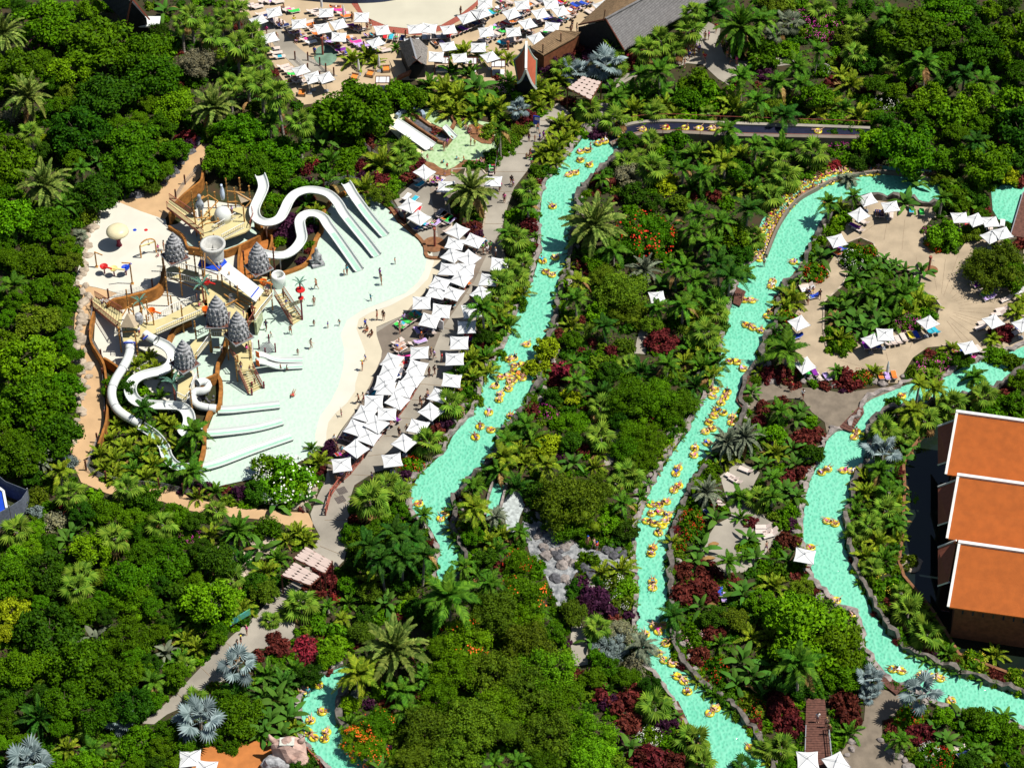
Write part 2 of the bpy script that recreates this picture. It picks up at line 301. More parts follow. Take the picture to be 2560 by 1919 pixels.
sheet('pool_edge', smooth_line(WET[:15], 4)[:57]+WET[15:] if False else WET, .10, M['cream'])
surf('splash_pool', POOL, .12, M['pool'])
surf('pool_floor', [(240,760),(300,730),(410,700),(417,640),(419,564),(443,560),(520,500),(640,520),(660,560),(655,600),(600,700),(640,720),(560,775),(476,800),(438,820),(418,862),(425,900),(500,900),(505,1010),(430,1030),(330,930),(262,900),(235,850)], .11, M['cream'])
sheet('pool_floor', [(443,570),(480,590),(640,545),(652,568),(640,590),(598,614),(556,627),(469,617)], .13, M['pool'])
surf('splash_pad', [(292,503),(352,528),(414,549),(417,564),(463,587),(469,619),(420,660),(411,665),(405,700),(376,720),(327,735),(304,735),(240,718),(188,709),(197,665),(214,625),(226,567),(234,532),(260,512)], .14, M['cream'])
TP = [(521,345),(475,385),(449,420),(417,457),(376,478),(330,495),(290,503),(352,528),(411,549),(440,510),(463,480),(504,440),(512,395),(530,360)]
surf('path', TP, .09, M['tanpath'])
surf('path', [(188,709),(240,718),(304,735),(272,750),(250,765),(233,781),(224,819),(228,850),(252,890),(256,940),(262,1000),(264,1050),(246,1105),(216,1163),(226,1180),(269,1212),(330,1222),(362,1220),(405,1216),(449,1228),(478,1245),(560,1262),(657,1273),(700,1278),(770,1281),(782,1307),(779,1330),(727,1318),(683,1300),(560,1290),(452,1272),(405,1252),(330,1250),(266,1232),(203,1205),(185,1165),(174,1122),(185,1084),(203,1032),(205,960),(203,943),(214,900),(203,871),(185,821),(188,784),(208,740),(200,715)], .09, M['tanpath'])
surf('rock_terrace', [(600,616),(655,578),(690,565),(705,590),(680,640),(650,700),(600,712),(596,660)], .15, M['orange_ground'])
KID = [(1045,275),(1072,270),(1104,279),(1129,295),(1142,304),(1180,299),(1224,307),(1243,335),(1250,355),(1239,372),(1217,388),(1192,401),(1161,399),(1135,418),(1116,425),(1098,418),(1085,408),(1063,402),(1050,385),(1082,370),(1091,350),(1113,335),(1128,320),(1100,318),(1075,305)]
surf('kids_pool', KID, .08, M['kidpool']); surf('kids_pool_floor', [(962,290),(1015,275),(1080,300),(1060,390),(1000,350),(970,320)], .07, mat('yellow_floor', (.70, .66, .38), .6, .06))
sheet('pool_rim', [(1050,395),(1063,402),(1085,408),(1098,418),(1116,425),(1135,418),(1161,399),(1192,401),(1220,386),(1212,402),(1190,412),(1160,418),(1140,434),(1116,440),(1090,436),(1070,420)], .10, M['brownrim'])
surf('path', [(1679,148),(1714,133),(1749,81),(1772,55),(1801,72),(1798,95),(1808,130),(1830,148),(1859,153),(1902,150),(1985,140),(1990,160),(1945,166),(1880,170),(1845,185),(1824,214),(1795,197),(1758,162),(1717,158),(1700,166)], .05, M['concrete'])
surf('path', [(1505,212),(1545,192),(1592,175),(1600,186),(1560,208),(1530,226)], .05, M['concrete'])
surf('path', [(1601,815),(1620,815),(1617,850),(1614,885),(1586,883),(1592,850)], .05, M['concrete'])
surf('path', [(1540,1070),(1556,1065),(1550,1100),(1530,1160),(1508,1165),(1518,1120)], .05, M['concrete'])
surf('path', [(1430,1555),(1452,1553),(1468,1600),(1470,1660),(1432,1665),(1426,1600)], .05, M['concrete'])
surf('plaza', [(2105,575),(2125,548),(2160,515),(2190,500),(2260,512),(2290,516),(2335,518),(2345,545),(2330,560),(2306,600),(2340,635),(2400,625),(2425,590),(2470,600),(2535,600),(2545,550),(2640,540),(2640,960),(2560,880),(2500,870),(2455,885),(2400,860),(2319,868),(2282,894),(2259,932),(2247,958),(2180,955),(2140,950),(2082,945),(2036,949),(2007,932),(1990,890),(1984,839),(1975,807),(1998,769),(2015,758),(2001,709),(2050,700),(2070,665),(2094,625)], .04, mat('stamped_plaza', (.39, .31, .21), .85, .16, .35, bump=.5, bscale=2.5, detail=9))
surf('deck', [(1891,937),(1963,965),(2042,970),(2099,981),(2152,975),(2233,964),(2238,974),(2180,997),(2155,1014),(2097,1067),(2070,1098),(2062,1055),(2030,1030),(2007,998),(1972,995),(1920,1000),(1888,1018),(1859,1032),(1845,1005),(1885,960)], .06, mat('stamped_boards', (.19, .155, .115), .85, .18, .8, bump=.7, bscale=3, detail=9))
surf('deck', [(2195,1717),(2241,1734),(2262,1748),(2240,1790),(2205,1800),(2205,1850),(2240,1880),(2290,1919),(2300,1980),(2075,1980),(2095,1890),(2125,1850),(2160,1800),(2165,1740)], .06, bpy.data.materials['stamped_boards'])
surf('patio', [(1800,1190),(1850,1150),(1900,1180),(1870,1240),(1920,1300),(1960,1320),(1900,1400),(1860,1430),(1790,1430),(1750,1370),(1790,1310),(1830,1290)], .05, M['concrete'])
surf('terrace', [(470,1880),(540,1860),(640,1850),(700,1860),(740,1980),(460,1980)], .05, mat('orange_tiles', (.45, .16, .04), .8, .15, .8))
POND = [(2345,1050),(2330,1075),(2273,1134),(2259,1163),(2261,1220),(2258,1336),(2247,1409),(2259,1445),(2293,1485),(2325,1506),(2371,1578),(2397,1636),(2493,1675),(2528,1683),(2700,1720),(2700,1050)]
surf('pond', POND, .05, M['pond'])
surf('rocky_ground', [(1318,1262),(1345,1300),(1400,1335),(1460,1365),(1540,1390),(1585,1400),(1585,1425),(1500,1430),(1440,1430),(1418,1470),(1418,1520),(1395,1520),(1365,1440),(1325,1385),(1305,1310)], .04, mat('white_rapid_ground', (.13, .14, .15), .8, .6, 1.6, col2=(.36, .37, .37), bump=.9, bscale=3, bdist=.2))
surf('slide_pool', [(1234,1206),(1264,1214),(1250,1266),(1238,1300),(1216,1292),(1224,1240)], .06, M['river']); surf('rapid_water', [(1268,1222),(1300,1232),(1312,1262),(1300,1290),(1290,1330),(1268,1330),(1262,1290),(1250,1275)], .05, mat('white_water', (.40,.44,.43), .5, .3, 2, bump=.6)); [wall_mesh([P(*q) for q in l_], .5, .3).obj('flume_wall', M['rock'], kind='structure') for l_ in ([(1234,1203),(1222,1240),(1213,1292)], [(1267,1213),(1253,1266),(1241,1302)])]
sheet('rocky_ground', [(640,1330),(700,1350),(690,1390),(640,1400),(600,1430),(520,1420),(530,1370)], .03, M['sandrock'])
# joints cut into the plaza: thin dark recesses radiating from one point
jm = MB(); ctr = P(2345, 770)
for k in range(17):
    a = -1.25+k*.17+random.uniform(-.05, .05); L0, L1 = random.uniform(2, 3.5), random.uniform(7, 13)
    p0 = ctr+Vector((math.cos(a), math.sin(a), 0))*L0; p1 = ctr+Vector((math.cos(a+.05), math.sin(a+.05), 0))*L1
    jm.bar((p0.x, p0.y, .045), (p1.x, p1.y, .045), .05, .008)
for x0, y0, x1, y1 in ((2222,530,2210,600),(2262,550,2255,625),(2235,640,2195,800),(2290,640,2300,700),(2215,880,2230,945),(2100,900,2180,925),(2290,830,2275,870),(2080,640,2190,560)):
    a = P(x0, y0); b = P(x1, y1); jm.bar((a.x, a.y, .045), (b.x, b.y, .045), .05, .008)
for x0, y0, x1, y1 in ((836,1235,868,1262),(812,1300,870,1300),(880,1186,938,1190),(920,1140,1000,1130),(960,1090,1040,1092),(1000,1045,1072,1050),(1030,1000,1090,1000),(1050,960,1115,965),(1085,900,1135,915),(1110,820,1180,835),(1165,735,1215,745),(1190,680,1225,690),(1160,560,1258,560),(1225,480,1285,480),(1240,430,1318,430),(1270,385,1338,385),(1310,340,1368,345),(1340,300,1380,305),(800,1365,850,1385),(560,1602,590,1625),(500,1665,525,1690),(440,1730,462,1750)):
    a = P(x0, y0); b = P(x1, y1); jm.bar((a.x, a.y, .062), (b.x, b.y, .062), .06, .01)
jm.obj('plaza_joints', mat('joint', (.28, .21, .14), .9), kind='structure')
# raised river banks of rough rock
M['bankdark'] = mat('painted_shade_bank_rock', (.13, .115, .10), .9, .4, 1.5, bump=.8)  # shade of the right-hand banks is put into this darker rock colour
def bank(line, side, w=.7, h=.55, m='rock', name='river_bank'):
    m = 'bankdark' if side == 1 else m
    pts = resample([Vector(P(x, y)[:2]+(0,)) if False else P(x, y) for x, y in line], .7); out = []
    for i, p in enumerate(pts):
        d = (pts[min(i+1, len(pts)-1)]-pts[max(0, i-1)]).normalized(); n = Vector((-d.y, d.x, 0))*side
        out.append(p+n*(w*.45+random.uniform(-.18, .22)))
    return wall_mesh(out, [h*random.uniform(.55, 1.25) for _ in out], w, 0, .22).obj(name, M[m], kind='structure')
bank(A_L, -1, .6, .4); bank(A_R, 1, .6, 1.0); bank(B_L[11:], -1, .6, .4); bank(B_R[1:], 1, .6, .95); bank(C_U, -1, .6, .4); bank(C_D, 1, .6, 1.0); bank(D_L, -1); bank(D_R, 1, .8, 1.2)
wall_mesh(smooth_line([P(x, y) for x, y in B_L[:12]], 4), .7, .35).obj('lane_wall', M['deckgrey'], kind='structure')
wall_mesh([P(x, y) for x, y in [(2330,1060),(2273,1134),(2258,1163),(2261,1220),(2256,1336),(2247,1409),(2259,1445),(2293,1485),(2330,1530),(2397,1640),(2528,1690)]], .5, .4).obj('pond_kerb', M['brownrim'], kind='structure')
rim = smooth_line([P(x, y) for x, y in [(871,482),(900,480),(929,490),(955,508),(978,525),(996,552),(1018,572),(1048,598),(1063,620),(1068,645),(1105,648)]], 3)
wall_mesh(rim, .35, .5).obj('pool_rim', M['brownrim'], kind='structure')
wall_mesh(smooth_line([P(x, y) for x, y in [(698,691),(727,682),(762,667),(781,642),(790,604),(804,581),(804,560),(816,522),(848,495),(873,482)]], 3), .5, .6).obj('pool_rim', M['brownwall'], kind='structure')
for pl, h in (([(300,488),(352,512),(414,535)],.05),):
    pass
sheet('kids_rock', [(1172,312),(1195,308),(1225,322),(1240,345),(1228,360),(1205,358),(1182,345),(1168,330)], .16, M['brownrim'])
sheet('gravel_bed', [(1022,300),(1045,300),(1070,318),(1100,330),(1128,345),(1108,358),(1080,352),(1050,332),(1020,312)], .17, M['darkrock'])
wall_mesh([P(*p) for p in [(1012,300),(1045,325),(1075,345),(1095,356)]], .6, .3).obj('retaining_wall', M['brownrim'], kind='structure'); wall_mesh([P(*p) for p in [(1020,285),(1050,300),(1075,318),(1105,330),(1130,350),(1118,365),(1095,358)]], .5, .45).obj('retaining_wall', M['brownrim'], kind='structure'); wall_mesh([P(*p) for p in [(1129,295),(1138,310),(1130,325),(1120,330)]], .5, .5).obj('retaining_wall', M['brownrim'], kind='structure')
# water cascade strip by the rocky rapid
# ================================================================ plant meshes
def np_mesh(name, v, f, mats, mi=None):
    me = bpy.data.meshes.new(name); v = np.asarray(v, np.float32); f = np.asarray(f, np.int32)
    me.vertices.add(len(v)); me.vertices.foreach_set('co', v.ravel()); k = f.shape[1]
    me.loops.add(f.size); me.loops.foreach_set('vertex_index', f.ravel())
    me.polygons.add(len(f)); me.polygons.foreach_set('loop_start', np.arange(0, f.size, k, dtype=np.int32)); me.polygons.foreach_set('loop_total', np.full(len(f), k, np.int32))
    for m in mats: me.materials.append(m)
    if mi is not None: me.polygons.foreach_set('material_index', np.asarray(mi, np.int32))
    me.update(calc_edges=True); return me
def unit(a): return a/np.maximum(np.linalg.norm(a, axis=-1, keepdims=True), 1e-6)
def leaf_quads(c, nrm, L, Wd, g):
    """diamond leaves centred at c, facing nrm, random twist"""
    n = len(c); t = unit(np.cross(nrm, unit(g.normal(size=(n, 3))))); b = np.cross(nrm, t)
    L = L*g.uniform(.7, 1.3, (n, 1)); Wd = Wd*g.uniform(.7, 1.3, (n, 1)); dr = nrm*L*-.12
    v = np.stack([c-t*L*.5+dr, c+b*Wd*.5, c+t*L*.5+dr, c-b*Wd*.5], 1).reshape(-1, 3)
    return v, np.arange(n*4).reshape(n, 4)
_ico = None
def ico():
    global _ico
    if _ico is None:
        import bmesh
        b = bmesh.new(); bmesh.ops.create_icosphere(b, subdivisions=1, radius=1); b.verts.ensure_lookup_table()
        _ico = (np.array([v.co[:] for v in b.verts]), np.array([[v.index for v in f.verts]+[f.verts[0].index] for f in b.faces])); b.free()
    return _ico
def crown_mesh(name, seed, npuff, nleaf, LL, LW, pr, flat=.75, spread=.34, airy=0.0):
    g = np.random.default_rng(seed)
    d = unit(g.normal(size=(npuff, 3))); d[:, 2] = np.abs(d[:, 2])*1.0-.12; d = unit(d)
    out = g.uniform(.55, 1-pr*.75, (npuff, 1)); out[: npuff//5] *= .5
    pc = d*out*np.array([1, 1, flat]); pc[:, :2] *= 1+g.uniform(-.1, .14, (npuff, 1)); prd = pr*g.uniform(.5, 1.25, npuff)
    k = g.integers(0, npuff, nleaf); dd = unit(g.normal(size=(nleaf, 3))); dd[:, 2] = np.where(dd[:, 2] < -.3, -dd[:, 2], dd[:, 2])
    c = pc[k]+dd*(prd[k]*g.uniform(.62, 1.12+airy, nleaf))[:, None]
    nr = unit(dd*.75+g.normal(size=(nleaf, 3))*.55+np.array([0, 0, .35]))
    v, f = leaf_quads(c, nr, LL, LW, g)
    iv, _f = ico(); cv = (iv[None]*(prd*.66)[:, None, None]*np.array([1, 1, .85])+pc[:, None]).reshape(-1, 3)
    tri = _f[:, :3]; core = (tri[None]+(np.arange(npuff)*len(iv))[:, None, None]).reshape(-1, 3)
    # cores as degenerate-free quads: split into separate mesh arrays
    vv = np.concatenate([v, cv]); q = f; t3 = core+len(v)
    me = bpy.data.meshes.new(name); nv = len(vv)
    me.vertices.add(nv); me.vertices.foreach_set('co', vv.astype(np.float32).ravel())
    loops = np.concatenate([q.ravel(), t3.ravel()]).astype(np.int32); me.loops.add(len(loops)); me.loops.foreach_set('vertex_index', loops)
    tot = np.concatenate([np.full(len(q), 4), np.full(len(t3), 3)]).astype(np.int32); st = np.concatenate([[0], np.cumsum(tot)[:-1]]).astype(np.int32)
    me.polygons.add(len(tot)); me.polygons.foreach_set('loop_start', st); me.polygons.foreach_set('loop_total', tot)
    me.materials.append(M['leaf']); me.update(calc_edges=True); return me
LC = dict(leaf=(.040, .122, .001), bright=(.066, .178, .002), dark=(.017, .072, .002), olive=(.065, .130, .006), yellow=(.17, .25, .006), lime=(.075, .21, .004),
          maroon=(.115, .014, .014), purple=(.045, .012, .035), crimson=(.22, .02, .03), silver=(.18, .24, .20), grey=(.17, .19, .14), grass=(.07, .16, .015))
for k, c in LC.items(): M[k] = leafmat(k+'_foliage', c)
M['maroon'] = leafmat('maroon_foliage', (.075, .012, .012), (.18, .034, .026)); M['purple'] = leafmat('purple_foliage', (.03, .008, .028), (.085, .022, .055))
M['crimson'] = leafmat('crimson_foliage', (.10, .02, .02), (.55, .045, .06)); M['silver'] = leafmat('silver_foliage', (.16, .22, .20), (.30, .38, .36), .1)
M['yellowpalm'] = leafmat('yellow_green_frond', (.10, .20, .006), (.28, .35, .02)); M['palm'] = leafmat('green_frond', (.035, .125, .006), (.11, .25, .015))
M['datepalm'] = leafmat('grey_green_frond', (.075, .15, .018), (.27, .34, .065)); M['fan'] = leafmat('fan_leaf', (.06, .17, .008), (.21, .34, .03)); M['banana'] = leafmat('broad_leaf', (.03, .12, .008), (.11, .25, .03))
M['dry'] = leafmat('dry_brown_frond', (.20, .10, .03), (.42, .27, .10)); M['bluepalm'] = leafmat('blue_grey_leaf', (.17, .25, .25), (.33, .42, .42), .08); M['dusty'] = leafmat('dusty_frond', (.12, .16, .10), (.26, .29, .19)); M['darkpalm'] = leafmat('dark_green_frond', (.014, .07, .006), (.05, .15, .012))
for k, c in dict(f_white=(.8, .8, .72), f_red=(.62, .03, .008), f_orange=(.80, .13, .01), f_magenta=(.62, .04, .36), f_pink=(.75, .4, .45), f_yellow=(.75, .65, .05), f_blue=(.25, .25, .7), f_fruit=(.75, .28, .02)).items():
    M[k] = mat(k[2:]+'_petals', c, .6, .15, 6)
CR = [crown_mesh('crown', 11+i, 46, 5200, .105, .062, .235) for i in range(3)]
CRF = [crown_mesh('crown', 31+i, 60, 6500, .075, .032, .20, .8, airy=.35) for i in range(2)]       # fine feathery
CRB = [crown_mesh('crown', 51+i, 30, 2400, .15, .085, .27, .8) for i in range(2)]                  # coarser leaves
SH = [crown_mesh('crown', 71+i, 14, 800, .27, .16, .36, .75) for i in range(3)]                    # shrubs
SHF = [crown_mesh('crown', 81+i, 18, 1500, .20, .075, .32, .8, airy=.4) for i in range(2)]
def flowers(name, seed, n, s=.07, half=None, flat=.78):
    g = np.random.default_rng(seed); k = max(3, n//9); cl = unit(g.normal(size=(k, 3))); cl[:, 2] = np.abs(cl[:, 2])
    d = unit(cl[g.integers(0, k, n)]+g.normal(size=(n, 3))*.13); d[:, 2] = np.abs(d[:, 2])
    c = d*g.uniform(.93, 1.05, (n, 1))*np.array([1, 1, flat]); v, f = leaf_quads(c, unit(d+g.normal(size=(n, 3))*.4), s, s*.9, g); return np_mesh(name, v, f, [M['f_white']])
FL = [flowers('flowers', 5, 90), flowers('flowers', 6, 220), flowers('flowers', 9, 160, .11)]
# trunk
def trunk_mesh(h=1, r0=.06, r1=.04, bend=.04, branches=True):
    mb = MB(); mb.tube([(0, 0, -.02), (bend, 0, h*.35), (bend*.4, bend, h*.7), (0, 0, h)], [r0*1.2, r0, (r0+r1)/2, r1], 7)
    if branches:
        for k in range(5):
            a = k*1.257+.3; mb.tube([(0, 0, h*.55), (math.cos(a)*.22, math.sin(a)*.22, h*.85), (math.cos(a)*.45, math.sin(a)*.45, h*1.12)], [r1*.8, r1*.55, r1*.2], 5)
    return mb
TRK = trunk_mesh().mesh('trunk', M['trunk']); 
PTR = {}
def palm_trunk(kind):
    if kind not in PTR:
        mb = MB(); prof = []
        rr = dict(date=.30, fan=.19, queen=.14, thin=.09)[kind]; n = 14
        for i in range(n): prof += [(rr*(1.25-.25*i/n)*(1.0 if i else 1.25), i/n), (rr*(1.12-.25*i/n), (i+.75)/n)]
        prof.append((rr*1.1, 1.0)); mb.lathe(prof, n=9); PTR[kind] = mb.mesh('trunk', M['greybark' if kind != 'date' else 'trunk'])
    return PTR[kind]
def feather(seed, n=24, ll=.25, droop=.55, rise=.35, w=.020, vee=.35):
    """unit-long pinnate frond lying along +x"""
    g = random.Random(seed); mb = MB(); rc = []
    for i in range(9):
        t = i/8; rc.append(Vector((t*(1-.12*droop*t), g.uniform(-.01, .01), rise*t-droop*t*t*(1+.1*g.random()))))
    mb.tube(rc, [.012*(1-t/10) for t in range(9)], 3, False)
    for i in range(n):
        t = .12+.86*i/(n-1); k = t*8; a = int(min(k, 7)); p = rc[a].lerp(rc[a+1], k-a); dx = (rc[a+1]-rc[a]).normalized()
        up = Vector((-dx.z, 0, dx.x)); L = ll*(math.sin(PI*min(1, .18+.80*t))**.7)*g.uniform(.85, 1.1)
        for s in (-1, 1):
            d = (dx*.62+Vector((0, s, 0))*.78+up*vee*g.uniform(.5, 1.2)).normalized(); mid = p+d*L*.55; tip = p+d*L+Vector((0, 0, -L*.28)); wv = dx*w
            mb.add([p-wv*.5, p+wv*.7, mid+wv, tip, mid-wv], [(0, 1, 2, 4), (4, 2, 3)])
    return mb.mesh('frond', M['palm'])
def fanleaf(seed, nseg=15, pet=.45, rad=.58, droop=.2, ang=125, fold=.02):
    g = random.Random(seed); mb = MB(); hub = Vector((pet, 0, .06)); mb.tube([(0, 0, 0), (pet*.5, 0, .05), hub], [.014, .011, .009], 4, False)
    for i in range(nseg):
        a = R(-ang+2*ang*i/(nseg-1)); r = rad*(1-.22*abs(a)/R(ang))*g.uniform(.92, 1.06); h = R(ang)/(nseg-1)*1.05
        e = lambda q, rr, z: hub+Vector((math.cos(q)*rr, math.sin(q)*rr, z))
        zz = -droop*.25; mb.add([hub, e(a-h, r*.6, zz-fold), e(a, r*.62, zz+fold), e(a+h, r*.6, zz-fold), e(a-h*.25, r, -droop*g.uniform(.8, 1.3)), e(a, r*.98, -droop*.95)], [(0, 1, 2), (0, 2, 3), (1, 4, 2), (2, 4, 3)])
    return mb.mesh('leaf', M['fan'])
def paddle(seed, w=.15, droop=.5, pet=.28):
    g = random.Random(seed); mb = MB(); mb.tube([(0, 0, 0), (pet, 0, .22)], [.02, .012], 4, False); v = []; f = []; n = 7
    for i in range(n+1):
        t = i/n; x = pet+(1-pet)*t; z = .22+.20*t-droop*t*t; ww = w*math.sin(PI*min(1, .12+.88*t))**.6*(1 if i < n else .05)
        j = g.uniform(.8, 1.15); v += [(x, -ww*j, z-.05*j), (x, 0, z-.02), (x, ww*j, z-.05*j)]
    for i in range(n): a = i*3; f += [(a, a+3, a+4, a+1), (a+1, a+4, a+5, a+2)]
    mb.add(v, f); return mb.mesh('leaf', M['banana'])
def spikes(seed, n=44, w=.05):
    g = random.Random(seed); mb = MB()
    for i in range(n):
        a = i*2.4; el = R(85-75*(i/n)); L = g.uniform(.8, 1.05); d = Vector((math.cos(a)*math.cos(el), math.sin(a)*math.cos(el), math.sin(el))); s = Vector((-math.sin(a), math.cos(a), 0))*w
        m = d*L*.55+Vector((0, 0, .04)); t = d*L+Vector((0, 0, -.12*math.cos(el))); mb.add([s*.6, -s*.6, m-s, t, m+s], [(0, 1, 2, 4), (4, 2, 3)])
    return mb.mesh('leaf_rosette', M['grass'])
FEA = {'date': [feather(i, 26, .17, [.30, .5, .75][i], .35, .028, .45) for i in range(3)], 'queen': [feather(10+i, 20, .26, [.7, .95, 1.2][i], .55, .036, .15) for i in range(3)],
       'areca': [feather(20+i, 15, .24, [.45, .7, .95][i], .45, .046, .5) for i in range(3)]}
FAN = {'fan': [fanleaf(i, 15, .48, .52, [.10, .25, .42][i]) for i in range(3)], 'blue': [fanleaf(10+i, 17, .56, .50, [.04, .10, .2][i], 135, .035) for i in range(3)]}
PAD = [paddle(i, [.15, .17, .13][i], [.35, .6, .85][i]) for i in range(3)]; SPK = [spikes(1), spikes(2, 54, .035)]
SPEC = dict(  # kind: meshes, count, elevation from-to, trunk kind, material, group noun
  date=(FEA['date'], 36, 82, -32, 'date', 'datepalm'), fan=(FAN['fan'], 17, 78, -40, 'fan', 'fan'), blue=(FAN['blue'], 14, 82, -30, 'fan', 'bluepalm'),
  queen=(FEA['queen'], 15, 80, 2, 'queen', 'palm'), areca=(FEA['areca'], 15, 84, 18, None, 'yellowpalm'), banana=(PAD, 10, 80, 15, None, 'banana'))
NOUN = dict(date='date palm', fan='fan palm', blue='blue-grey fan palm', queen='feather palm', areca='bushy palm', banana='broad-leaved banana plant')
NAME = dict(date='date_palm', fan='fan_palm', blue='blue_fan_palm', queen='feather_palm', areca='bushy_palm', banana='banana_plant')
# coverage grids in the photograph's pixels (quarter size)
GW, GH = 640, 480
gx, gy = np.meshgrid((np.arange(GW)+.5)*4, (np.arange(GH)+.5)*4)
def raster(poly):
    x, y = gx, gy; ins = np.zeros((GH, GW), bool); n = len(poly)
    for i in range(n):
        x1, y1 = poly[i][:2]; x2, y2 = poly[(i+1) % n][:2]
        if y1 == y2: continue
        c = ((y1 > y) != (y2 > y)) & (x < (x2-x1)*(y-y1)/(y2-y1)+x1); ins ^= c
    return ins
COV = np.zeros((GH, GW), bool)
def cover(px, py, r, ry=None):
    COV[((gx-px)/r)**2+((gy-py)/(ry or r*.85))**2 < 1] = True
FORB = np.zeros((GH, GW), bool)
def forb(px, py):
    i, j = int(py/4), int(px/4)
    return 0 <= i < GH and 0 <= j < GW and FORB[i, j]
def stand(px, py, zc, zmin):
    """ground point under what is seen at height zc; lowered while that point would fall on a path or in water"""
    z = zc
    while z > zmin:
        g = P(px, py, z); q = PX((g.x, g.y, 0))
        if not forb(*q): break
        z -= .6
    z = max(z, zmin); return P(px, py, z), z
def where(px, py):
    if py < 300 and px < 620: return 'on the upper left hillside'
    if px < 260 and py < 1160: return 'on the hillside left of the play pool'
    if px < 700 and 1180 <= py < 1500: return 'in the garden below the play pool'
    if px < 700 and py >= 1500: return 'in the lower left garden'
    if 260 <= px < 620 and py < 560: return 'above the splash play structure'
    if 200 <= px < 620 and py < 1240: return 'among the slides of the play pool'
    if py < 240 and px > 1700: return 'in the upper right grove'
    if py < 330 and px < 1340: return 'between the sand beach and the small pool'
    if px < 1000 and py < 640: return 'between the beach and the play pool'
    if px < 1240 and py < 620: return 'beside the small pool'
    if px > 1900 and 330 <= py < 1000: return 'around the stone plaza on the right'
    if py < 340: return 'above the black conveyor'
    if px < 1340 and py < 1240 and px < 1420-(py-500)*.55: return 'along the umbrella promenade'
    if px < 1260 and py < 1700 and py > 1180 and px < 1130: return 'at the end of the left river'
    if px < 1850-max(0, (py-900)*.35) and py < 1250: return 'on the island between the two rivers'
    if px < 1560: return 'in the lower middle garden'
    if px < 2050 and py > 960 and py < 1480: return 'between the middle and right rivers'
    if px > 2050 and py < 1700: return 'between the right river and the pond'
    return 'in the lower right garden'
def padj(kind, m, r):
    c = dict(palm='green', yellowpalm='yellow-green', darkpalm='dark green', dusty='dusty grey-green').get(m or SPEC[kind][5], 'glossy' if kind == 'banana' else 'bright' if kind == 'fan' else 'pale')
    return ('small ' if r < 30 else 'big ' if r > 42 else '')+c
def palm(kind, px, py, r, h=None, m=None, n=None, adj='', share=False, scale_r=None):
    """px, py: crown centre in the photograph; r: crown radius in photograph pixels; h: trunk height in metres"""
    spec = SPEC[kind]; hh = h if h is not None else dict(date=4.5, fan=5.0, blue=2.2, queen=5.0, areca=.15, banana=.3)[kind]
    L = r/scl(py); zc = hh+(L*.25 if spec[4] else L*.55); g, z = stand(px, py, zc, .4+(L*.25)); hh = max(.12, z-(L*.25 if spec[4] else L*.55))
    rt = root(NAME[kind], (g.x, g.y, 0), (adj or padj(kind, m, r))+' '+NOUN[kind]+' '+where(px, py), 'palm' if kind != 'banana' else 'banana plant', px=px, py=py, share=share, group=NOUN[kind]+'s '+where(px, py))
    if spec[4]:
        t = place('trunk', palm_trunk(spec[4]), rt, (0, 0, -.02)); t.scale = (1, 1, hh+.02)
    N_ = n or max(6, spec[1]+random.randint(-3, 2)); dryn = random.choice([0, 1, 2, 3]) if kind in ('date', 'fan') else random.choice([0, 0, 1]); rt.rotation_euler = (random.uniform(-.07, .07), random.uniform(-.07, .07), 0); rz = random.uniform(0, 6); mm = M[m or spec[5]]
    for i in range(N_):
        t = (i+.5)/N_; el = R(spec[2]+(spec[3]-spec[2])*t**.85+random.uniform(-7, 7)); az = rz+i*2.39996
        o = place('frond' if kind in FEA or kind in ('date', 'queen', 'areca') else 'leaf', spec[0][min(2, int(t*3))], rt, (0, 0, hh-.02))
        if not spec[4]: o.location = (math.cos(az)*.10*L*t*2, math.sin(az)*.10*L*t*2, .05)
        s = L*random.uniform(.92, 1.12)*(1.0 if t > .2 else .8)
        if not spec[4]: s *= 1.15
        o.rotation_euler = (random.uniform(-.3, .3), -el, az+random.uniform(-.15, .15)); o.scale = (s, s*random.uniform(.85, 1.15), s); omat(o, mm)
        if dryn and i >= N_-dryn: omat(o, M['dry']); o['label'] = 'dry brown hanging leaf'
    cover(px, py, r*.85); return rt
def tree(px, py, r, m='leaf', kind='CR', h=None, adj='dense green', noun='tree', flower=None, share=False, fidx=0, flat=1, name=None, fscale=1):
    """px, py: crown centre as seen; r crown radius in pixels"""
    L = r/scl(py); lib = dict(CR=CR, CRF=CRF, CRB=CRB, SH=SH, SHF=SHF)[kind]; shrub = noun in ('shrub', 'bush')
    zc = h if h is not None else (L*.45 if shrub else L*.75+1.0)
    g, z = stand(px, py, zc, L*.3); cz = max(0.02, z-L*.35)
    nm = name or ('flowering_shrub' if shrub and flower else 'maroon_shrub' if shrub and m in ('maroon', 'crimson') else 'purple_shrub' if shrub and m == 'purple' else 'shrub' if shrub else 'feathery_tree' if kind == 'CRF' else 'broadleaf_tree'); lab = ('' if 'large' in adj or 'small' in adj or 'wide' in adj else 'small ' if r < 26 else 'large ' if r > 58 else '')+adj+' '+noun+' '+where(px, py); rz = random.uniform(0, 6.28)
    sc = (L*random.uniform(.94, 1.06), L*random.uniform(.94, 1.06), L*flat*random.uniform(.9, 1.1))
    me = random.choice(lib); rt = root(nm, (g.x, g.y, 0), lab, noun, px=px, py=py, group=noun+'s '+where(px, py), share=share)
    c = place('crown' if not shrub else 'foliage', me, rt, (0, 0, cz-(0 if not shrub else L*.05)), rz, sc); omat(c, M[m])
    if not shrub:
        t = place('trunk', TRK, rt, (0, 0, 0)); t.scale = (L*.55, L*.55, cz+L*.35)
    if flower:
        f = place('flowers', FL[fidx], rt, (0, 0, cz), rz, tuple(x*fscale for x in sc)); omat(f, M[flower]); f['kind'] = 'stuff'
    cover(px, py, r*.8); return rt
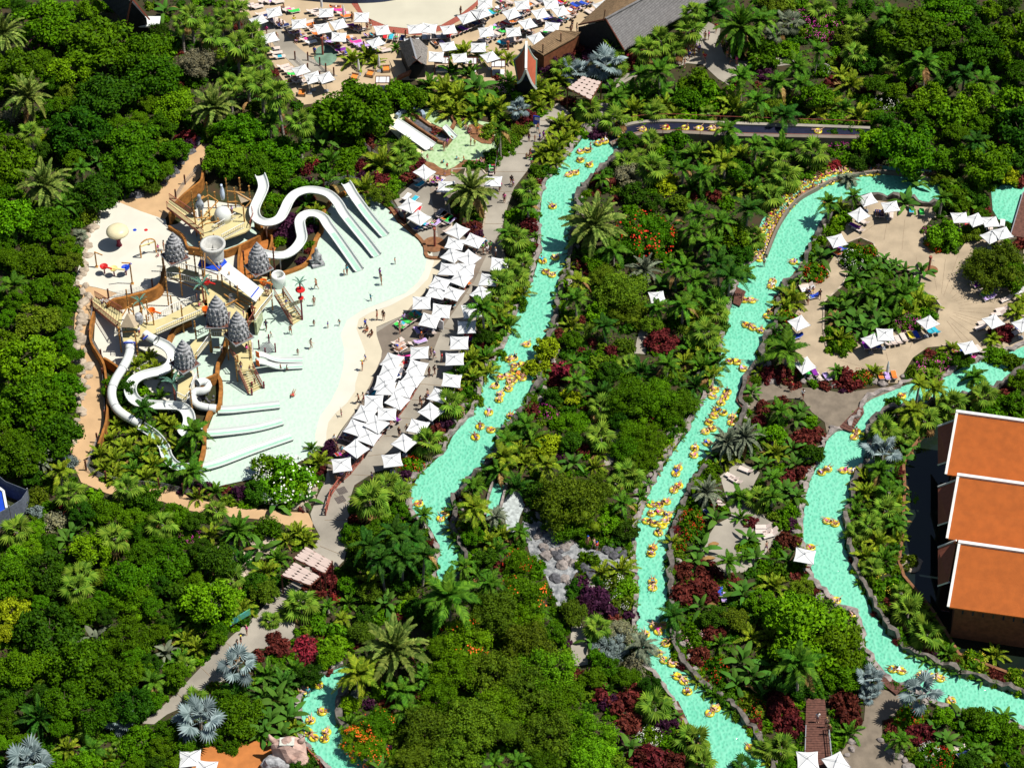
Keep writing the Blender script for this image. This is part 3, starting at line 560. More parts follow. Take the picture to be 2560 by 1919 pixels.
def spiky(px, py, r, m='grass', adj='spiky green', i=0):
    L = r/scl(py); g, z = stand(px, py, .4, .1)
    rt = root('yucca', (g.x, g.y, 0), adj+' rosette plant '+where(px, py), 'plant', px=px, py=py, group='rosette plants '+where(px, py)); o = place('leaf_rosette', SPK[i], rt, (0, 0, 0), random.uniform(0, 6), L); omat(o, M[m]); cover(px, py, r*.6)
    return rt
for q in GAR: FORB |= raster(q)
BEDS = [[(2060,755),(2105,715),(2122,680),(2100,665),(2095,630),(2110,610),(2150,595),(2185,610),(2190,640),(2215,655),(2250,665),(2285,685),(2292,725),(2335,742),(2352,765),(2345,790),(2300,822),(2235,824),(2190,835),(2140,845),(2120,875),(2085,885),(2065,865),(2058,820)],
        [(2308,570),(2330,545),(2390,540),(2405,580),(2395,612),(2350,622),(2315,605)], [(2000,660),(2030,645),(2065,660),(2072,690),(2045,706),(2008,700)],
        [(1120,500),(1150,485),(1205,490),(1216,520),(1210,560),(1200,585),(1165,590),(1130,570)], [(1205,424),(1250,399),(1237,432),(1215,436)], [(2430,640),(2480,610),(2560,590),(2560,730),(2500,722),(2450,700)], [(1130,425),(1165,422),(1160,440),(1130,440)]]
for q in BEDS: FORB &= ~raster(q); sheet('planting_bed', q, .09, M['soil']); wall_mesh([P(*p) for p in q+q[:1]], .18, .25).obj('bed_kerb', M['sandrock'], kind='structure')
# ================================================================ buildings
RT = mat('terracotta_tiles', (.53, .135, .022), .8, .09, 1.0, bump=.5, bscale=9)
def tile_bump(m, sx, sy, strength=.6):
    """rows of small tiles as fine relief (each under 3 px in the photograph)"""
    t = m.node_tree; N = t.nodes; L = t.links; b = N['Principled BSDF']
    c = N.new('ShaderNodeTexCoord'); mp = N.new('ShaderNodeMapping'); mp.inputs['Scale'].default_value = (sx, sy, sy); L.new(c.outputs['Object'], mp.inputs[0])
    br = N.new('ShaderNodeTexBrick'); br.inputs['Scale'].default_value = 1; br.inputs['Mortar Size'].default_value = .06; br.inputs['Color1'].default_value = (1, 1, 1, 1); br.inputs['Color2'].default_value = (.8, .8, .8, 1); br.inputs['Mortar'].default_value = (.25, .25, .25, 1)
    L.new(mp.outputs[0], br.inputs['Vector'])
    src = b.inputs['Base Color'].links[0].from_socket; mx = N.new('ShaderNodeMix'); mx.data_type = 'RGBA'; mx.blend_type = 'MULTIPLY'; mx.inputs[0].default_value = strength
    L.new(src, mx.inputs[6]); L.new(br.outputs['Color'], mx.inputs[7]); L.new(mx.outputs[2], b.inputs['Base Color'])
    bp = N.new('ShaderNodeBump'); bp.inputs['Strength'].default_value = .8; bp.inputs['Distance'].default_value = .05; L.new(br.outputs['Fac'], bp.inputs['Height']); bp.invert = True
    L.new(bp.outputs[0], b.inputs['Normal'])
tile_bump(RT, 3.0, 4.0, .22)
SG = mat('grey_shingles', (.30, .29, .29), .85, .12, 2); tile_bump(SG, 2.0, 1.9, .75)
SB = mat('brown_shingles', (.33, .215, .115), .85, .15, 2); tile_bump(SB, 1.8, 1.8, .8)
RR = mat('red_brown_roof', (.26, .075, .045), .8, .1, 2)
PR = mat('terracotta_panel', (.42, .10, .05), .8, .08, 2); GRN = mat('green_border', (.09, .20, .13), .7, .2, 8)
WT = mat('white_ridge', (.72, .72, .68), .6, .08, 2); WALLM = mat('brown_wall', (.20, .07, .03), .8, .2, 2)
hall = root('restaurant_hall', P(2640, 1320, 0), 'orange tiled hall with three long gabled roofs above the dark pond', 'building', px=2480, py=1280)
H0 = hall.location.copy(); lc = lambda v: Vector(v)-H0
ZR, ZE = 9.5, 6.2
for k, (rl, rr_, el, er) in enumerate((((2395, 1031), (2560, 1054), (2367, 1186), (2560, 1210)), ((2398, 1189), (2560, 1212), (2370, 1346), (2560, 1374)), ((2401, 1357), (2560, 1380), (2373, 1517), (2560, 1543)))):
    def ext(a, b, f): return (a[0]+(b[0]-a[0])*f, a[1]+(b[1]-a[1])*f)
    r0, r1 = lc(P(*rl, ZR)), lc(P(*ext(rl, rr_, 2.6), ZR)); e0, e1 = lc(P(*el, ZE)), lc(P(*ext(el, er, 2.4), ZE))
    mid0, mid1 = r0.lerp(e0, .5)+Vector((0, 0, -.25)), r1.lerp(e1, .5)+Vector((0, 0, -.25)); up = Vector((0, 0, .18))
    b0, b1 = r0+Vector((-.1, 3.3, -3.4)), r1+Vector((0, 3.3, -3.4))
    mb = MB(); mb.add([r0, r1, mid1, mid0, e0, e1, b0, b1]+[p-up for p in (r0, r1, mid1, mid0, e0, e1, b0, b1)], [(0, 3, 2, 1), (3, 4, 5, 2), (0, 1, 7, 6), (8, 9, 10, 11), (11, 10, 13, 12), (8, 14, 15, 9), (4, 12, 13, 5), (6, 7, 15, 14), (0, 8, 11, 3), (3, 11, 12, 4), (0, 6, 14, 8)])
    ro = mb.obj('roof', RT, hall)
    m2 = MB(); m2.bar(r0+Vector((-.25, .1, .1)), r1+Vector((0, .1, .1)), .42, .25); m2.obj('ridge_cap', WT, ro)
    m3 = MB(); m3.bar(r0+Vector((-.12, 0, .06)), mid0+Vector((-.12, 0, .06)), .3, .22).bar(mid0+Vector((-.12, 0, .06)), e0+Vector((-.12, 0, .06)), .3, .22); m3.obj('verge_board', WT, ro)
    # walls: gable end and long sides
    wl = MB(); g0 = r0+Vector((.9, 0, -.5)); w0 = e0+Vector((.9, .9, -.4)); w1 = b0+Vector((.9, -.4, -.3)); dz = -H0.z
    wl.add([g0, w0, (w0.x, w0.y, dz), (w1.x, w1.y, dz), w1], [(0, 1, 2, 3, 4)])
    wE = e1+Vector((0, .9, -.4)); wl.add([w0+Vector((0, -.003, 0)), wE, (wE.x, wE.y, dz), (w0.x, w0.y-.003, dz)], [(0, 3, 2, 1)]); wl.obj('wall', WALLM, hall)
    if k == 2:
        for j in range(9):
            p = w0.lerp(wE, .03+j*.06); MB().box((p.x+.8, p.y-.05, p.z-1.1), (1.1, .08, 1.0)).obj('window', mat('dark_glass', (.02, .03, .05), .15, .1) if j == 0 and 'dark_glass' not in bpy.data.materials else bpy.data.materials['dark_glass'], hall)
    # lower lean-to roof on the gable side
    dy = (k*151.0)
    q = [lc(P(x, y+dy*(1.0), z)) for x, y, z in ((2345, 1067, 4.2), (2391, 1050, 6.6), (2372, 1152, 6.6), (2345, 1161, 4.2))]
    lt = MB().prism(q, -.14, 0).obj('side_roof', RR, hall)
    MB().bar(q[0]+Vector((0, .08, .05)), q[1]+Vector((0, .08, .05)), .2, .16).bar(q[3]+Vector((0, -.08, .05)), q[2]+Vector((0, -.08, .05)), .2, .16).obj('edge_trim', WT, lt)
# grey and brown shingled restaurant, top
rest = root('thatched_restaurant', P(1600, 60, 0), 'large building with grey shingled roof and brown far slope beside the sand beach', 'building', px=1600, py=40); H1 = rest.location.copy(); l1 = lambda v: Vector(v)-H1
rg0, rg1 = l1(P(1514, 48, 7)), l1(P(1680, -42, 7)); ee0, ee1 = l1(P(1560, 125, 2.6)), l1(P(1790, -10, 2.6)); bb0, bb1 = l1(P(1446, 62, 4.2)), l1(P(1590, -70, 4.2))
tk = Vector((0, 0, .2))
MB().add([rg0, ee0, ee1, rg1, rg0-tk, ee0-tk, ee1-tk, rg1-tk], [(0, 1, 2, 3), (4, 7, 6, 5), (0, 4, 5, 1), (1, 5, 6, 2)]).obj('roof', SG, rest)
MB().add([rg0, rg1, bb1, bb0, rg0-tk, rg1-tk, bb1-tk, bb0-tk], [(0, 1, 2, 3), (4, 7, 6, 5), (0, 3, 7, 4), (3, 2, 6, 7)]).obj('roof', SB, rest)
MB().add([rg0-tk*2, bb0-tk*2, (bb0.x, bb0.y, 0), (ee0.x-.4, ee0.y+.4, 0), ee0-tk*2+Vector((-.4, .4, 0))], [(0, 1, 2, 3, 4)]).obj('gable_wall', M['inner'], rest)
MB().bar(rg0, ee0, .18).bar(rg0, bb0, .16).bar(rg0+Vector((-.3, 0, -.3)), rg0+Vector((-.1, 0, 1.6)), .12).obj('barge_board', M['darkwood'], rest)
MB().bar(rg0+Vector((0, 0, .08)), rg1+Vector((0, 0, .08)), .3, .15).obj('ridge_cap', SG, rest)
kio = root('shingle_kiosk', P(1390, 130, 0), 'small low building with tan shingled roof next to the grey restaurant', 'building', px=1390, py=105); H2 = kio.location.copy(); l2 = lambda v: Vector(v)-H2
k = [l2(P(*a)) for a in ((1326, 118, 4.2), (1390, 75, 4.2), (1452, 80, 3.6), (1440, 92, 3.1), (1358, 138, 3.1))]
MB().prism(k, -.15, 0).obj('roof', SB, kio); kk = [(p.x*.94, p.y*.94) for p in k]; MB().prism(kk, 0, 2.9).obj('wall', WALLM, kio)
for a in ((1357, 135), (1402, 108)): p = l2(P(*a, 3.1)); MB().bar(p, p+Vector((0, 0, 1.7)), .16).obj('post', M['darkwood'], kio)
# hillside house top left: dark roof, red-brown gable boards
hs = root('hillside_house', P(325, 40, 0), 'dark shingled house with red-brown gable boards at the upper left corner', 'building', px=320, py=25); H3 = hs.location.copy(); l3 = lambda v: Vector(v)-H3
DS = mat('dark_shingles', (.06, .06, .065), .85, .2, 2); tile_bump(DS, 1.7, 1.7, .6)
a0, a1 = l3(P(331, 8, 7)), l3(P(262, -45, 7)); b0, b1 = l3(P(316, 60, 3)), l3(P(235, -20, 3)); c0, c1 = l3(P(366, 46, 3.4)), l3(P(310, -30, 3.4))
MB().add([a0, a1, b1, b0], [(0, 1, 2, 3)]).add([a0+Vector((0, 0, -.01)), c0, c1, a1+Vector((0, 0, -.01))], [(0, 1, 2, 3)]).obj('roof', DS, hs)
rg = M['rustmetal']; MB().bar(a0+Vector((0, 0, .8)), b0, .3, .22).bar(a0+Vector((0, 0, .8)), c0+Vector((.4, 0, -.2)), .3, .22).obj('barge_board', rg, hs)
MB().add([a0, b0, (b0.x, b0.y+.5, 0), (c0.x, c0.y+.5, 0), c0], [(0, 1, 2, 3, 4)]).obj('gable_wall', M['inner'], hs)
MB().box(tuple(l3(P(372, 55, 2))), (3.2, 2.4, .2)).obj('balcony', M['white'], hs)
# blue tent structure at the left edge
bl = root('fenced_pool_house', P(10, 1250, 0), 'blue covered structure behind a grey mesh screen at the left edge', 'building', px=20, py=1240); H4 = bl.location.copy(); l4 = lambda v: Vector(v)-H4
q = [l4(P(*a)) for a in ((-30, 1200, 2.2), (9, 1229, 2.2), (17, 1271, 2.2), (-40, 1300, 2.2))]; MB().prism(q, -2.2, 0).obj('cover', M['blue'], bl)
MB().bar(q[1]+Vector((0, 0, .05)), q[2]+Vector((0, 0, .05)), .3).bar(q[0]+Vector((0, 0, .05)), q[1]+Vector((0, 0, .05)), .3).obj('edge_trim', M['white'], bl)
scr = mat('grey_screen', (.13, .15, .19), .9, .2, 3)
wall_mesh([l4(P(*a, 0)) for a in ((-60, 1190), (-10, 1215), (20, 1240), (75, 1262), (60, 1285), (30, 1305), (-50, 1345))], 2.6, .06).obj('screen', scr, bl)
for a in ((-10, 1215), (75, 1262), (30, 1305)): p = l4(P(*a)); MB().bar(p, p+Vector((0, 0, 2.9)), .12).obj('post', M['metal'], bl)
cover(20, 1240, 60)
# thatched hut
hut = root('thatched_hut', P(1040, 175, 0), 'thatched hut with crossed ridge poles by the beach bar terrace', 'hut', px=1035, py=130); H5 = hut.location.copy(); l5 = lambda v: Vector(v)-H5
tb, tf = l5(P(1026, 96, 5.4)), l5(P(1042, 152, 5.0)); L0, L1 = l5(P(996, 110, 2.8)), l5(P(1021, 168, 2.6)); R0, R1 = l5(P(1070, 119, 2.8)), l5(P(1066, 163, 2.6)); hb = l5(P(1048, 98, 3.2))
MB().add([tb, tf, L1, L0, R1, R0, hb], [(0, 3, 2, 1), (0, 1, 4, 5), (0, 5, 6)]).obj('roof', M['shingle'], hut)
MB().bar(tf+Vector((-.7, -.1, -.5)), tf+Vector((.6, -.1, .8)), .09).bar(tf+Vector((.7, -.1, -.5)), tf+Vector((-.6, -.1, .8)), .09).bar(tb+Vector((-.7, 0, -.1)), tb+Vector((.7, 0, .5)), .09).bar(tb+Vector((.7, 0, -.1)), tb+Vector((-.7, 0, .5)), .09).obj('ridge_pole', M['darkwood'], hut)
MB().bar(tb+Vector((0, 0, .1)), tf+Vector((0, 0, .1)), .22).obj('ridge_cap', M['metal'], hut)
MB().prism([(p.x*.85, p.y*.85+.2) for p in (L0, L1, R1, R0)], 0, 2.4).obj('wall', M['inner'], hut)
bx = l5(P(1046, 188, 0)); MB().box((bx.x, bx.y, 1.2), (1.7, .9, 2.4)).obj('serving_hatch', mat('cream_wall', (.7, .64, .5), .8, .05), hut)
MB().bar(L1+Vector((-1.6, .3, -2.2)), L1+Vector((.2, -.2, -.8)), 1.1, .25).obj('counter', WALLM, hut)
# pagoda gable
pg = root('pagoda_roof', P(1314, 240, 0), 'tall pointed pagoda gable with red panels, green borders and white ridge', 'pagoda', px=1314, py=165); H6 = pg.location.copy(); l6 = lambda v: Vector(v)-H6
apb, apf = l6(P(1316, 105, 8.2)), l6(P(1315, 173, 6.2))
for s, pts in ((-1, ((1283, 150, 5.0), (1281, 196, 2.8), (1294, 208, 2.2))), (1, ((1343, 150, 5.0), (1344, 215, 2.2), (1341, 222, 1.8)))):
    b_, f_, g_ = [l6(P(*a)) for a in pts]
    def row(t): # from ridge (t=0) to eave (t=1), curved
        sag = Vector((0, 0, -.55*math.sin(PI*t)))
        return apb.lerp(b_, t)+sag, apf.lerp(g_, t)+sag
    rows = [row(t) for t in (0, .12, .3, .5, .7, .88, 1)]
    def strip(rs, off=0): v = [p+Vector((0, 0, off)) for r in rs for p in r]; return v, [(2*i, 2*i+1, 2*i+3, 2*i+2) if s > 0 else (2*i, 2*i+2, 2*i+3, 2*i+1) for i in range(len(rs)-1)]
    MB().add(*strip(rows)).obj('roof', GRN, pg)
    inn = [(a.lerp(b, .07), a.lerp(b, .93)) for a, b in rows[1:-1]]; MB().add(*strip(inn, .03)).obj('panel', PR, pg)
    fm = MB()
    for (a, b), (c, d) in zip(rows, rows[1:]): fm.bar(b+Vector((0, -.05, .05)), d+Vector((0, -.05, .05)), .16, .3); fm.bar(a+Vector((0, 0, .03)), c+Vector((0, 0, .03)), .12, .12)
    fm.obj('barge_board', WT, pg)
MB().bar(apb+Vector((0, 0, .1)), apf+Vector((0, 0, .1)), .34, .2).bar(apb, apb+Vector((0, .2, 1.0)), .1).obj('ridge_cap', WT, pg)
MB().box((0, 1.0, 1.2), (2.2, 1.6, 2.4)).obj('base_wall', M['inner'], pg)
# shade sails: rows of six-sided mesh panels in a dark frame on posts
def sail(quad, z, nu, nv, label, lx, ly, skip=()):
    c = P(lx, ly, 0); rt = root('shade_canopy', c, label, 'shade canopy', px=lx, py=ly); q = [P(x, y, z)-c for x, y in quad]
    at = lambda u, v: q[0].lerp(q[1], u).lerp(q[3].lerp(q[2], u), v)
    me = None
    for i in range(nu):
        for j in range(nv):
            if (i, j) in skip: continue
            u0, u1, v0, v1 = i/nu, (i+1)/nu, j/nv, (j+1)/nv; cu, cv = .24/nu, .24/nv
            cc = at((u0+u1)/2, (v0+v1)/2); pts = [(u0+cu, v0), (u1-cu, v0), (u1, v0+cv), (u1, v1-cv), (u1-cu, v1), (u0+cu, v1), (u0, v1-cv), (u0, v0+cv)]
            MB().prism([cc+(at(a, b)-cc)*1.0+Vector((0, 0, .03*math.sin(i*2.1+j*1.7))) for a, b in pts], 0, .03).obj('panel', M['sail'], rt)
    fr = MB()
    for a, b in ((0, 1), (1, 2), (2, 3), (3, 0)): fr.bar(q[a]-Vector((0, 0, .15)), q[b]-Vector((0, 0, .15)), .12)
    for j in range(1, nv): fr.bar(at(0, j/nv)-Vector((0, 0, .12)), at(1, j/nv)-Vector((0, 0, .12)), .06)
    fr.obj('frame', M['darkwood'], rt)
    for p in q: MB().bar((p.x, p.y, 0), (p.x, p.y, z), .18).obj('post', M['darkwood'], rt)
    return rt
sail([(1419, 220), (1457, 191), (1503, 205), (1477, 249)], 3.6, 5, 4, 'pinkish panelled shade canopy over the path near the conveyor', 1465, 260)
sail([(735, 1394), (765, 1366), (830, 1402), (812, 1432)], 3.4, 5, 3, 'upper pinkish panelled shade canopy at the end of the promenade', 780, 1440)
sail([(704, 1437), (736, 1405), (800, 1440), (775, 1462)], 3.1, 5, 3, 'lower pinkish panelled shade canopy at the end of the promenade', 745, 1480)
for q in ((765, 1400, 60, 32), (755, 1435, 55, 25), (1460, 222, 42, 25), (1315, 165, 32, 45), (1035, 135, 40, 40), (1600, 60, 90, 60), (2460, 1280, 100, 240), (322, 30, 45, 35)): COV[((gx-q[0])/q[2])**2+((gy-q[1])/q[3])**2 < 1] = True
GAR2 = [[(2340,1045),(2400,1030),(2560,1054),(2560,1640),(2370,1560)], [(1514,48),(1600,-10),(1700,0),(1674,58),(1600,105),(1545,104)], [(1446,62),(1514,48),(1600,0),(1535,0)], [(1326,116),(1390,77),(1451,80),(1440,95),(1355,139)],
        [(998,108),(1026,95),(1070,119),(1066,180),(1025,185)], [(1283,150),(1316,105),(1344,150),(1344,220),(1314,180),(1283,200)], [(1419,220),(1457,191),(1503,205),(1477,249)], [(735,1394),(765,1366),(830,1402),(812,1432)], [(704,1437),(736,1405),(800,1440),(775,1462)], [(290,0),(335,0),(395,45),(385,65),(318,60)], [(0,1200),(75,1262),(60,1300),(0,1340)],
        [(420,440),(500,400),(520,440),(655,455),(650,560),(700,560),(760,470),(880,460),(900,500),(780,700),(440,700)], [(200,700),(500,700),(500,930),(262,930)], [(440,800),(640,800),(640,1060),(500,1060)]]
for q in GAR2: FORB |= raster(q)
# conveyor lifting tubes back up
def chan(u, l, z0, z1, n):
    U = resample([Vector((x, y, 0)) for x, y in u], 12); Lw = []
    return U
U_ = [(1506,344),(1540,327),(1584,314),(1627,309),(1694,308),(1801,313),(1920,317),(2042,321),(2175,326)]; Lo = [(1523,358),(1555,345),(1598,331),(1656,327),(1720,328),(1815,333),(1925,336),(2042,338),(2175,341)]
zs = [.15, .35, .6, .8, 1.0, 1.2, 1.4, 1.6, 1.65]
cv = root('tube_conveyor', P(1700, 330, 0), 'long dark conveyor channel carrying yellow tubes up from the left river', 'conveyor', px=1700, py=322); H7 = cv.location.copy()
up_ = [P(x, y, z)-H7 for (x, y), z in zip(U_, zs)]; lo_ = [P(x, y, z)-H7 for (x, y), z in zip(Lo, zs)]
up_ = smooth_line(up_, 3); lo_ = smooth_line(lo_, 3); n = len(up_)
mb = MB().add(up_+lo_, [(i, n+i, n+i+1, i+1) for i in range(n-1)]); mb.obj('belt', M['conveyor'], cv)
def ribbon(line, off, w, h0, h1, name, m):
    mb = MB(); v = []
    for i, p in enumerate(line):
        d = (line[min(i+1, len(line)-1)]-line[max(0, i-1)]); d.z = 0; d.normalize(); nn = Vector((-d.y, d.x, 0)); a = p+nn*off; b = p+nn*(off+w)
        v += [(a.x, a.y, a.z+h1), (b.x, b.y, b.z+h1), (b.x, b.y, b.z+h0), (a.x, a.y, a.z+h0)]
    f = []
    for i in range(len(line)-1):
        for k in range(4): f.append((i*4+k, i*4+(k+1) % 4, i*4+4+(k+1) % 4, i*4+4+k))
    mb.add(v, f); return mb.obj(name, m, cv)
ribbon(up_, .02, .55, -2.6, .25, 'side_wall', M['concrete']); ribbon(lo_, -.8, .78, -2.6, .22, 'side_wall', M['deckgrey'])
ribbon(up_, .8, .05, 0.9, .95, 'rail', M['rustmetal']); ribbon(lo_, -1.0, .05, .9, .95, 'rail', M['rustmetal'])
for line, off in ((up_, .8), (lo_, -1.0)):
    for i in range(1, n-1, 2):
        p = line[i]; MB().bar((p.x, p.y+off, p.z-.2), (p.x, p.y+off, p.z+.95), .07).obj('post', M['rustmetal'], cv)
gl = mat('glass_panel', (.25, .33, .33), .1, .1)
COV |= raster(U_+Lo[::-1])
# timber ramps into the rivers: planks one by one
def ramp(px, label, lx, ly, z=.35, nb=0, dirv=None):
    rt = root('timber_ramp', P(lx, ly, 0), label, 'ramp', px=lx, py=ly); o = rt.location; pts = [P(x, y, z)-o for x, y in px]
    a, b, c, d = pts[:4]; nb = nb or 9
    for i in range(nb):
        u0, u1 = i/nb+.004, (i+1)/nb-.012; q = [a.lerp(b, u0), a.lerp(b, u1), d.lerp(c, u1), d.lerp(c, u0)]; MB().prism(q, -.12, 0).obj('plank', M['plank'], rt)
    return rt
ramp([(1856,935),(1862,1003),(1856,1024),(1841,1000)][:0] or [(1859,937),(1887,940),(1860,1025),(1840,1000)], 'brown timber ramp on the east bank of the middle river', 1862, 975)
ramp([(1840,715),(1865,728),(1850,765),(1833,757)], 'brown timber ramp poking out of the palms into the middle river', 1848, 741)
ramp([(2097,1067),(2155,1008),(2160,1032),(2128,1079)], 'long brown timber ramp at the upper end of the right river', 2125, 1045)
ramp([(2193,1697),(2212,1683),(2262,1716),(2241,1735)], 'brown timber ramp beside the lower right deck', 2225, 1708)
ramp([(1682,1755),(1695,1750),(1724,1810),(1708,1818)], 'brown timber ramp on the left bank near the bottom', 1703, 1784)
br = root('footbridge', P(2045, 1850, 0), 'brown plank footbridge with white railings at the bottom', 'bridge', px=2045, py=1830); o = br.location
bq = [P(x, y, .6)-o for x, y in ((2016, 1745), (2062, 1745), (2080, 1925), (2010, 1925))]
for i in range(30):
    u0, u1 = i/30, (i+1)/30-.004; MB().prism([bq[0].lerp(bq[3], u0), bq[1].lerp(bq[2], u0), bq[1].lerp(bq[2], u1), bq[0].lerp(bq[3], u1)], -.12, 0).obj('plank', M['plank'], br)
for a, b in ((bq[0].lerp(bq[3], .45), bq[3]), (bq[1].lerp(bq[2], .45), bq[2])):
    MB().bar(a+Vector((0, 0, 1)), b+Vector((0, 0, 1)), .09).bar(a+Vector((0, 0, .5)), b+Vector((0, 0, .5)), .05).obj('railing', M['metal'], br)
    for t in (0, .33, .66, 1): p = a.lerp(b, t); MB().bar(p, p+Vector((0, 0, 1.1)), .1).obj('post', M['darkwood'], br)
FORB |= raster([(2016,1745),(2062,1745),(2080,1925),(2010,1925)])
tb_ = root('terrace_edge', P(2545, 560, 0), 'brown timber deck strip at the right edge above the plaza', 'deck', px=2545, py=545); o = tb_.location
MB().prism([P(x, y, .3)-o for x, y in ((2558, 480), (2600, 470), (2600, 600), (2526, 588))], -.28, 0).obj('deck_boards', M['plank'], tb_); MB().bar(P(2558, 480, .5)-o, P(2526, 588, .5)-o, .12).obj('edge_rail', M['metal'], tb_)
FORB |= raster([(2558,480),(2560,470),(2560,590),(2526,588)])
# ================================================================ fences
def fence(px, label, kind='x', h=1.05, step=2.2, lx=None, ly=None, closed=False, name='timber_fence', cat='fence'):
    W0 = [P(x, y, 0) for x, y in px]; c = W0[len(W0)//2].copy(); rt = root(name, c, label, cat, px=lx or px[len(px)//2][0], py=ly or px[len(px)//2][1]); L = [p-c for p in W0]
    if kind == 'x':
        m = M['rustmetal']; pts = resample(L, step); pts.append(L[-1])
        for p in pts: MB().bar(p, p+Vector((0, 0, h+.25)), .17).obj('post', m, rt)
        for a, b in zip(pts, pts[1:]):
            if (b-a).length < .3: continue
            Z = Vector((0, 0, 1)); MB().bar(a+Z*h, b+Z*h, .12).obj('top_rail', m, rt); MB().bar(a+Z*.12, b+Z*.12, .09).obj('bottom_rail', m, rt)
            MB().bar(a+Z*.15, b+Z*h*.95, .07).bar(b+Z*.15, a+Z*h*.95, .07).obj('cross_brace', m, rt)
    elif kind == 'net':
        for p in L: MB().bar(p, p+Vector((0, 0, h+.7)), .2).obj('post', M['darkwood'], rt)
        mb = MB()
        for a, b in zip(L, L[1:]):
            for z in np.linspace(.1, h, 5): mb.bar(a+Vector((0, 0, z)), b+Vector((0, 0, z)), .022)
            k = max(2, int((b-a).length/.35))
            for i in range(1, k): p = a.lerp(b, i/k); mb.bar(p+Vector((0, 0, .1)), p+Vector((0, 0, h)), .018)
        mb.obj('mesh_panel', M['metal'], rt)
    return rt
fence([(1187,662),(1184,688),(1161,728),(1135,763),(1106,806)], 'upper stretch of the red-brown cross-braced promenade fence')
fence([(1048,960),(1025,1003),(996,1044),(958,1084),(918,1134),(876,1186),(831,1226),(814,1288)], 'long lower stretch of the red-brown cross-braced promenade fence')
fence([(272,747),(330,737),(382,722),(406,705),(410,668)], 'netted fence with dark posts along the curved brown wall', 'net', 1.0)
fence([(232,775),(225,848),(254,898),(258,945),(264,1050)], 'netted fence with dark posts along the left tan path', 'net', 1.0)
fence([(244,1107),(216,1176),(266,1202),(330,1215),(398,1219),(459,1233),(500,1245)], 'netted fence with dark posts at the bottom of the slide garden', 'net', 1.0)
fence([(440,498),(463,462),(504,420)], 'short netted fence beside the upper tan path', 'net', 1.0)
fence([(780,465),(810,470),(870,450),(905,462),(940,480),(970,500),(972,505),(1012,555)], 'netted fence around the top of the play pool', 'net', .9)
fence([(845,305),(880,340),(930,385),(970,415),(1025,440)], 'netted fence along the shaded path above the small pool', 'net', .9)
fence([(1240,345),(1252,365),(1243,400),(1236,436)], 'netted fence between the small pool and the promenade', 'net', .9)
fence([(770,152),(800,165),(815,180),(835,190)], 'black railing on the beach ramp', 'net', .8, name='handrail')
tf = fence([(738,150),(770,180),(800,200)], 'second black railing on the beach ramp', 'net', .8, name='handrail')
cb = root('wave_pool_wall', P(840, 0, 0), 'low dark wall with a white cap across the beach at the top edge', 'wall', px=850, py=3); o = cb.location
wl = smooth_line([P(x, y)-o for x, y in ((640, -22), (740, -2), (860, 8), (960, 5), (1050, -14))], 4)
wall_mesh(wl, .8, .3).obj('wall_face', mat('navy_wall', (.03, .05, .12), .5), cb); wall_mesh([p+Vector((0, .5, 0)) for p in wl], .95, .5).obj('cap', M['white'], cb)
for a in ((1090, 160), (1190, 160), (1165, 158)): pass
# white framed cabanas behind the palms at the beach edge
for a, (x, y) in enumerate(((1105, 164), (1175, 165), (1246, 172), (958, 212))):
    rt = root('cabana', P(x, y+14, 0), 'white framed cabana partly hidden by palms', 'cabana', px=x, py=y, group='cabanas at the beach edge')
    fr = MB(); w, d, h = 2.0, 1.5, 1.9
    for i in (-1, 1):
        for j in (-1, 1): fr.bar((i*w/2, j*d/2, 0), (i*w/2, j*d/2, h), .09)
    for i in (-1, 1): fr.bar((i*w/2, -d/2, h), (i*w/2, d/2, h), .09); fr.bar((-w/2, i*d/2, h), (w/2, i*d/2, h), .09)
    for t in (-.25, .25): fr.bar((w*t, -d/2, h), (w*t, d/2, h), .05)
    fr.obj('frame', M['darkwood'], rt); MB().box((0, 0, h-.1), (w*.94, d*.94, .05)).obj('canopy', M['canvas'], rt); MB().box((0, 0, .3), (1.7, 1.2, .25)).obj('mattress', M['canvas'], rt)
for a, (x, y) in enumerate(((966, 178), (926, 190), (887, 198), (755, 238))):
    rt = root('wicker_armchair', P(x, y, 0), 'brown wicker armchair with orange cushion on the bar terrace', 'armchair', rz=random.uniform(-.3, .3), px=x, py=y, group='armchairs on the bar terrace')
    MB().box((0, 0, .25), (1.1, 1.0, .3)).box((0, .43, .55), (1.1, .14, .5)).box((-.5, 0, .45), (.12, 1, .35)).box((.5, 0, .45), (.12, 1, .35)).obj('frame', M['wicker'], rt); MB().box((0, -.05, .46), (.84, .8, .14)).obj('cushion', M['cushion'], rt)
# shower posts on round painted bases
for x, y, h, l in ((807, 137, 2.7, 'beach by the ramp'), (1087, 616, 2.9, 'corner of the play pool'), (2321, 683, 2.6, 'middle of the stone plaza'), (1270, 125, 1.2, 'beach bar')):
    rt = root('shower_post', P(x, y, 0), 'red-brown shower post at the '+l, 'shower', px=x, py=y-15, group='shower posts')
    MB().lathe([(.16, 0), (.15, h), (.24, h+.02), (.22, h+.3), (.05, h+.35)], n=9).obj('post', M['rustmetal'], rt); MB().bar((0, 0, h*.9), (.5, -.2, h*.9), .05).obj('shower_head', M['metal'], rt)
MB().lathe([(1.55, .06), (1.55, .10), (0.01, .105)], n=20).obj('paved_circle', M['brownrim'], None, P(1085, 612), kind='structure'); MB().lathe([(.9, .06), (.9, .09), (0.01, .095)], n=16).obj('paved_circle', M['brownrim'], None, P(2328, 676), kind='structure')
for x, y in ((855, 1226), (851, 1248)):
    rt = root('floor_grating', P(x, y, .05), 'square dark floor grating in the promenade', 'grating', rz=.5, px=x, py=y, group='floor gratings'); mb = MB()
    for i in range(7): mb.box((-.5+i*.165, 0, .02), (.10, 1.1, .03))
    mb.obj('grate', M['tar'], rt)
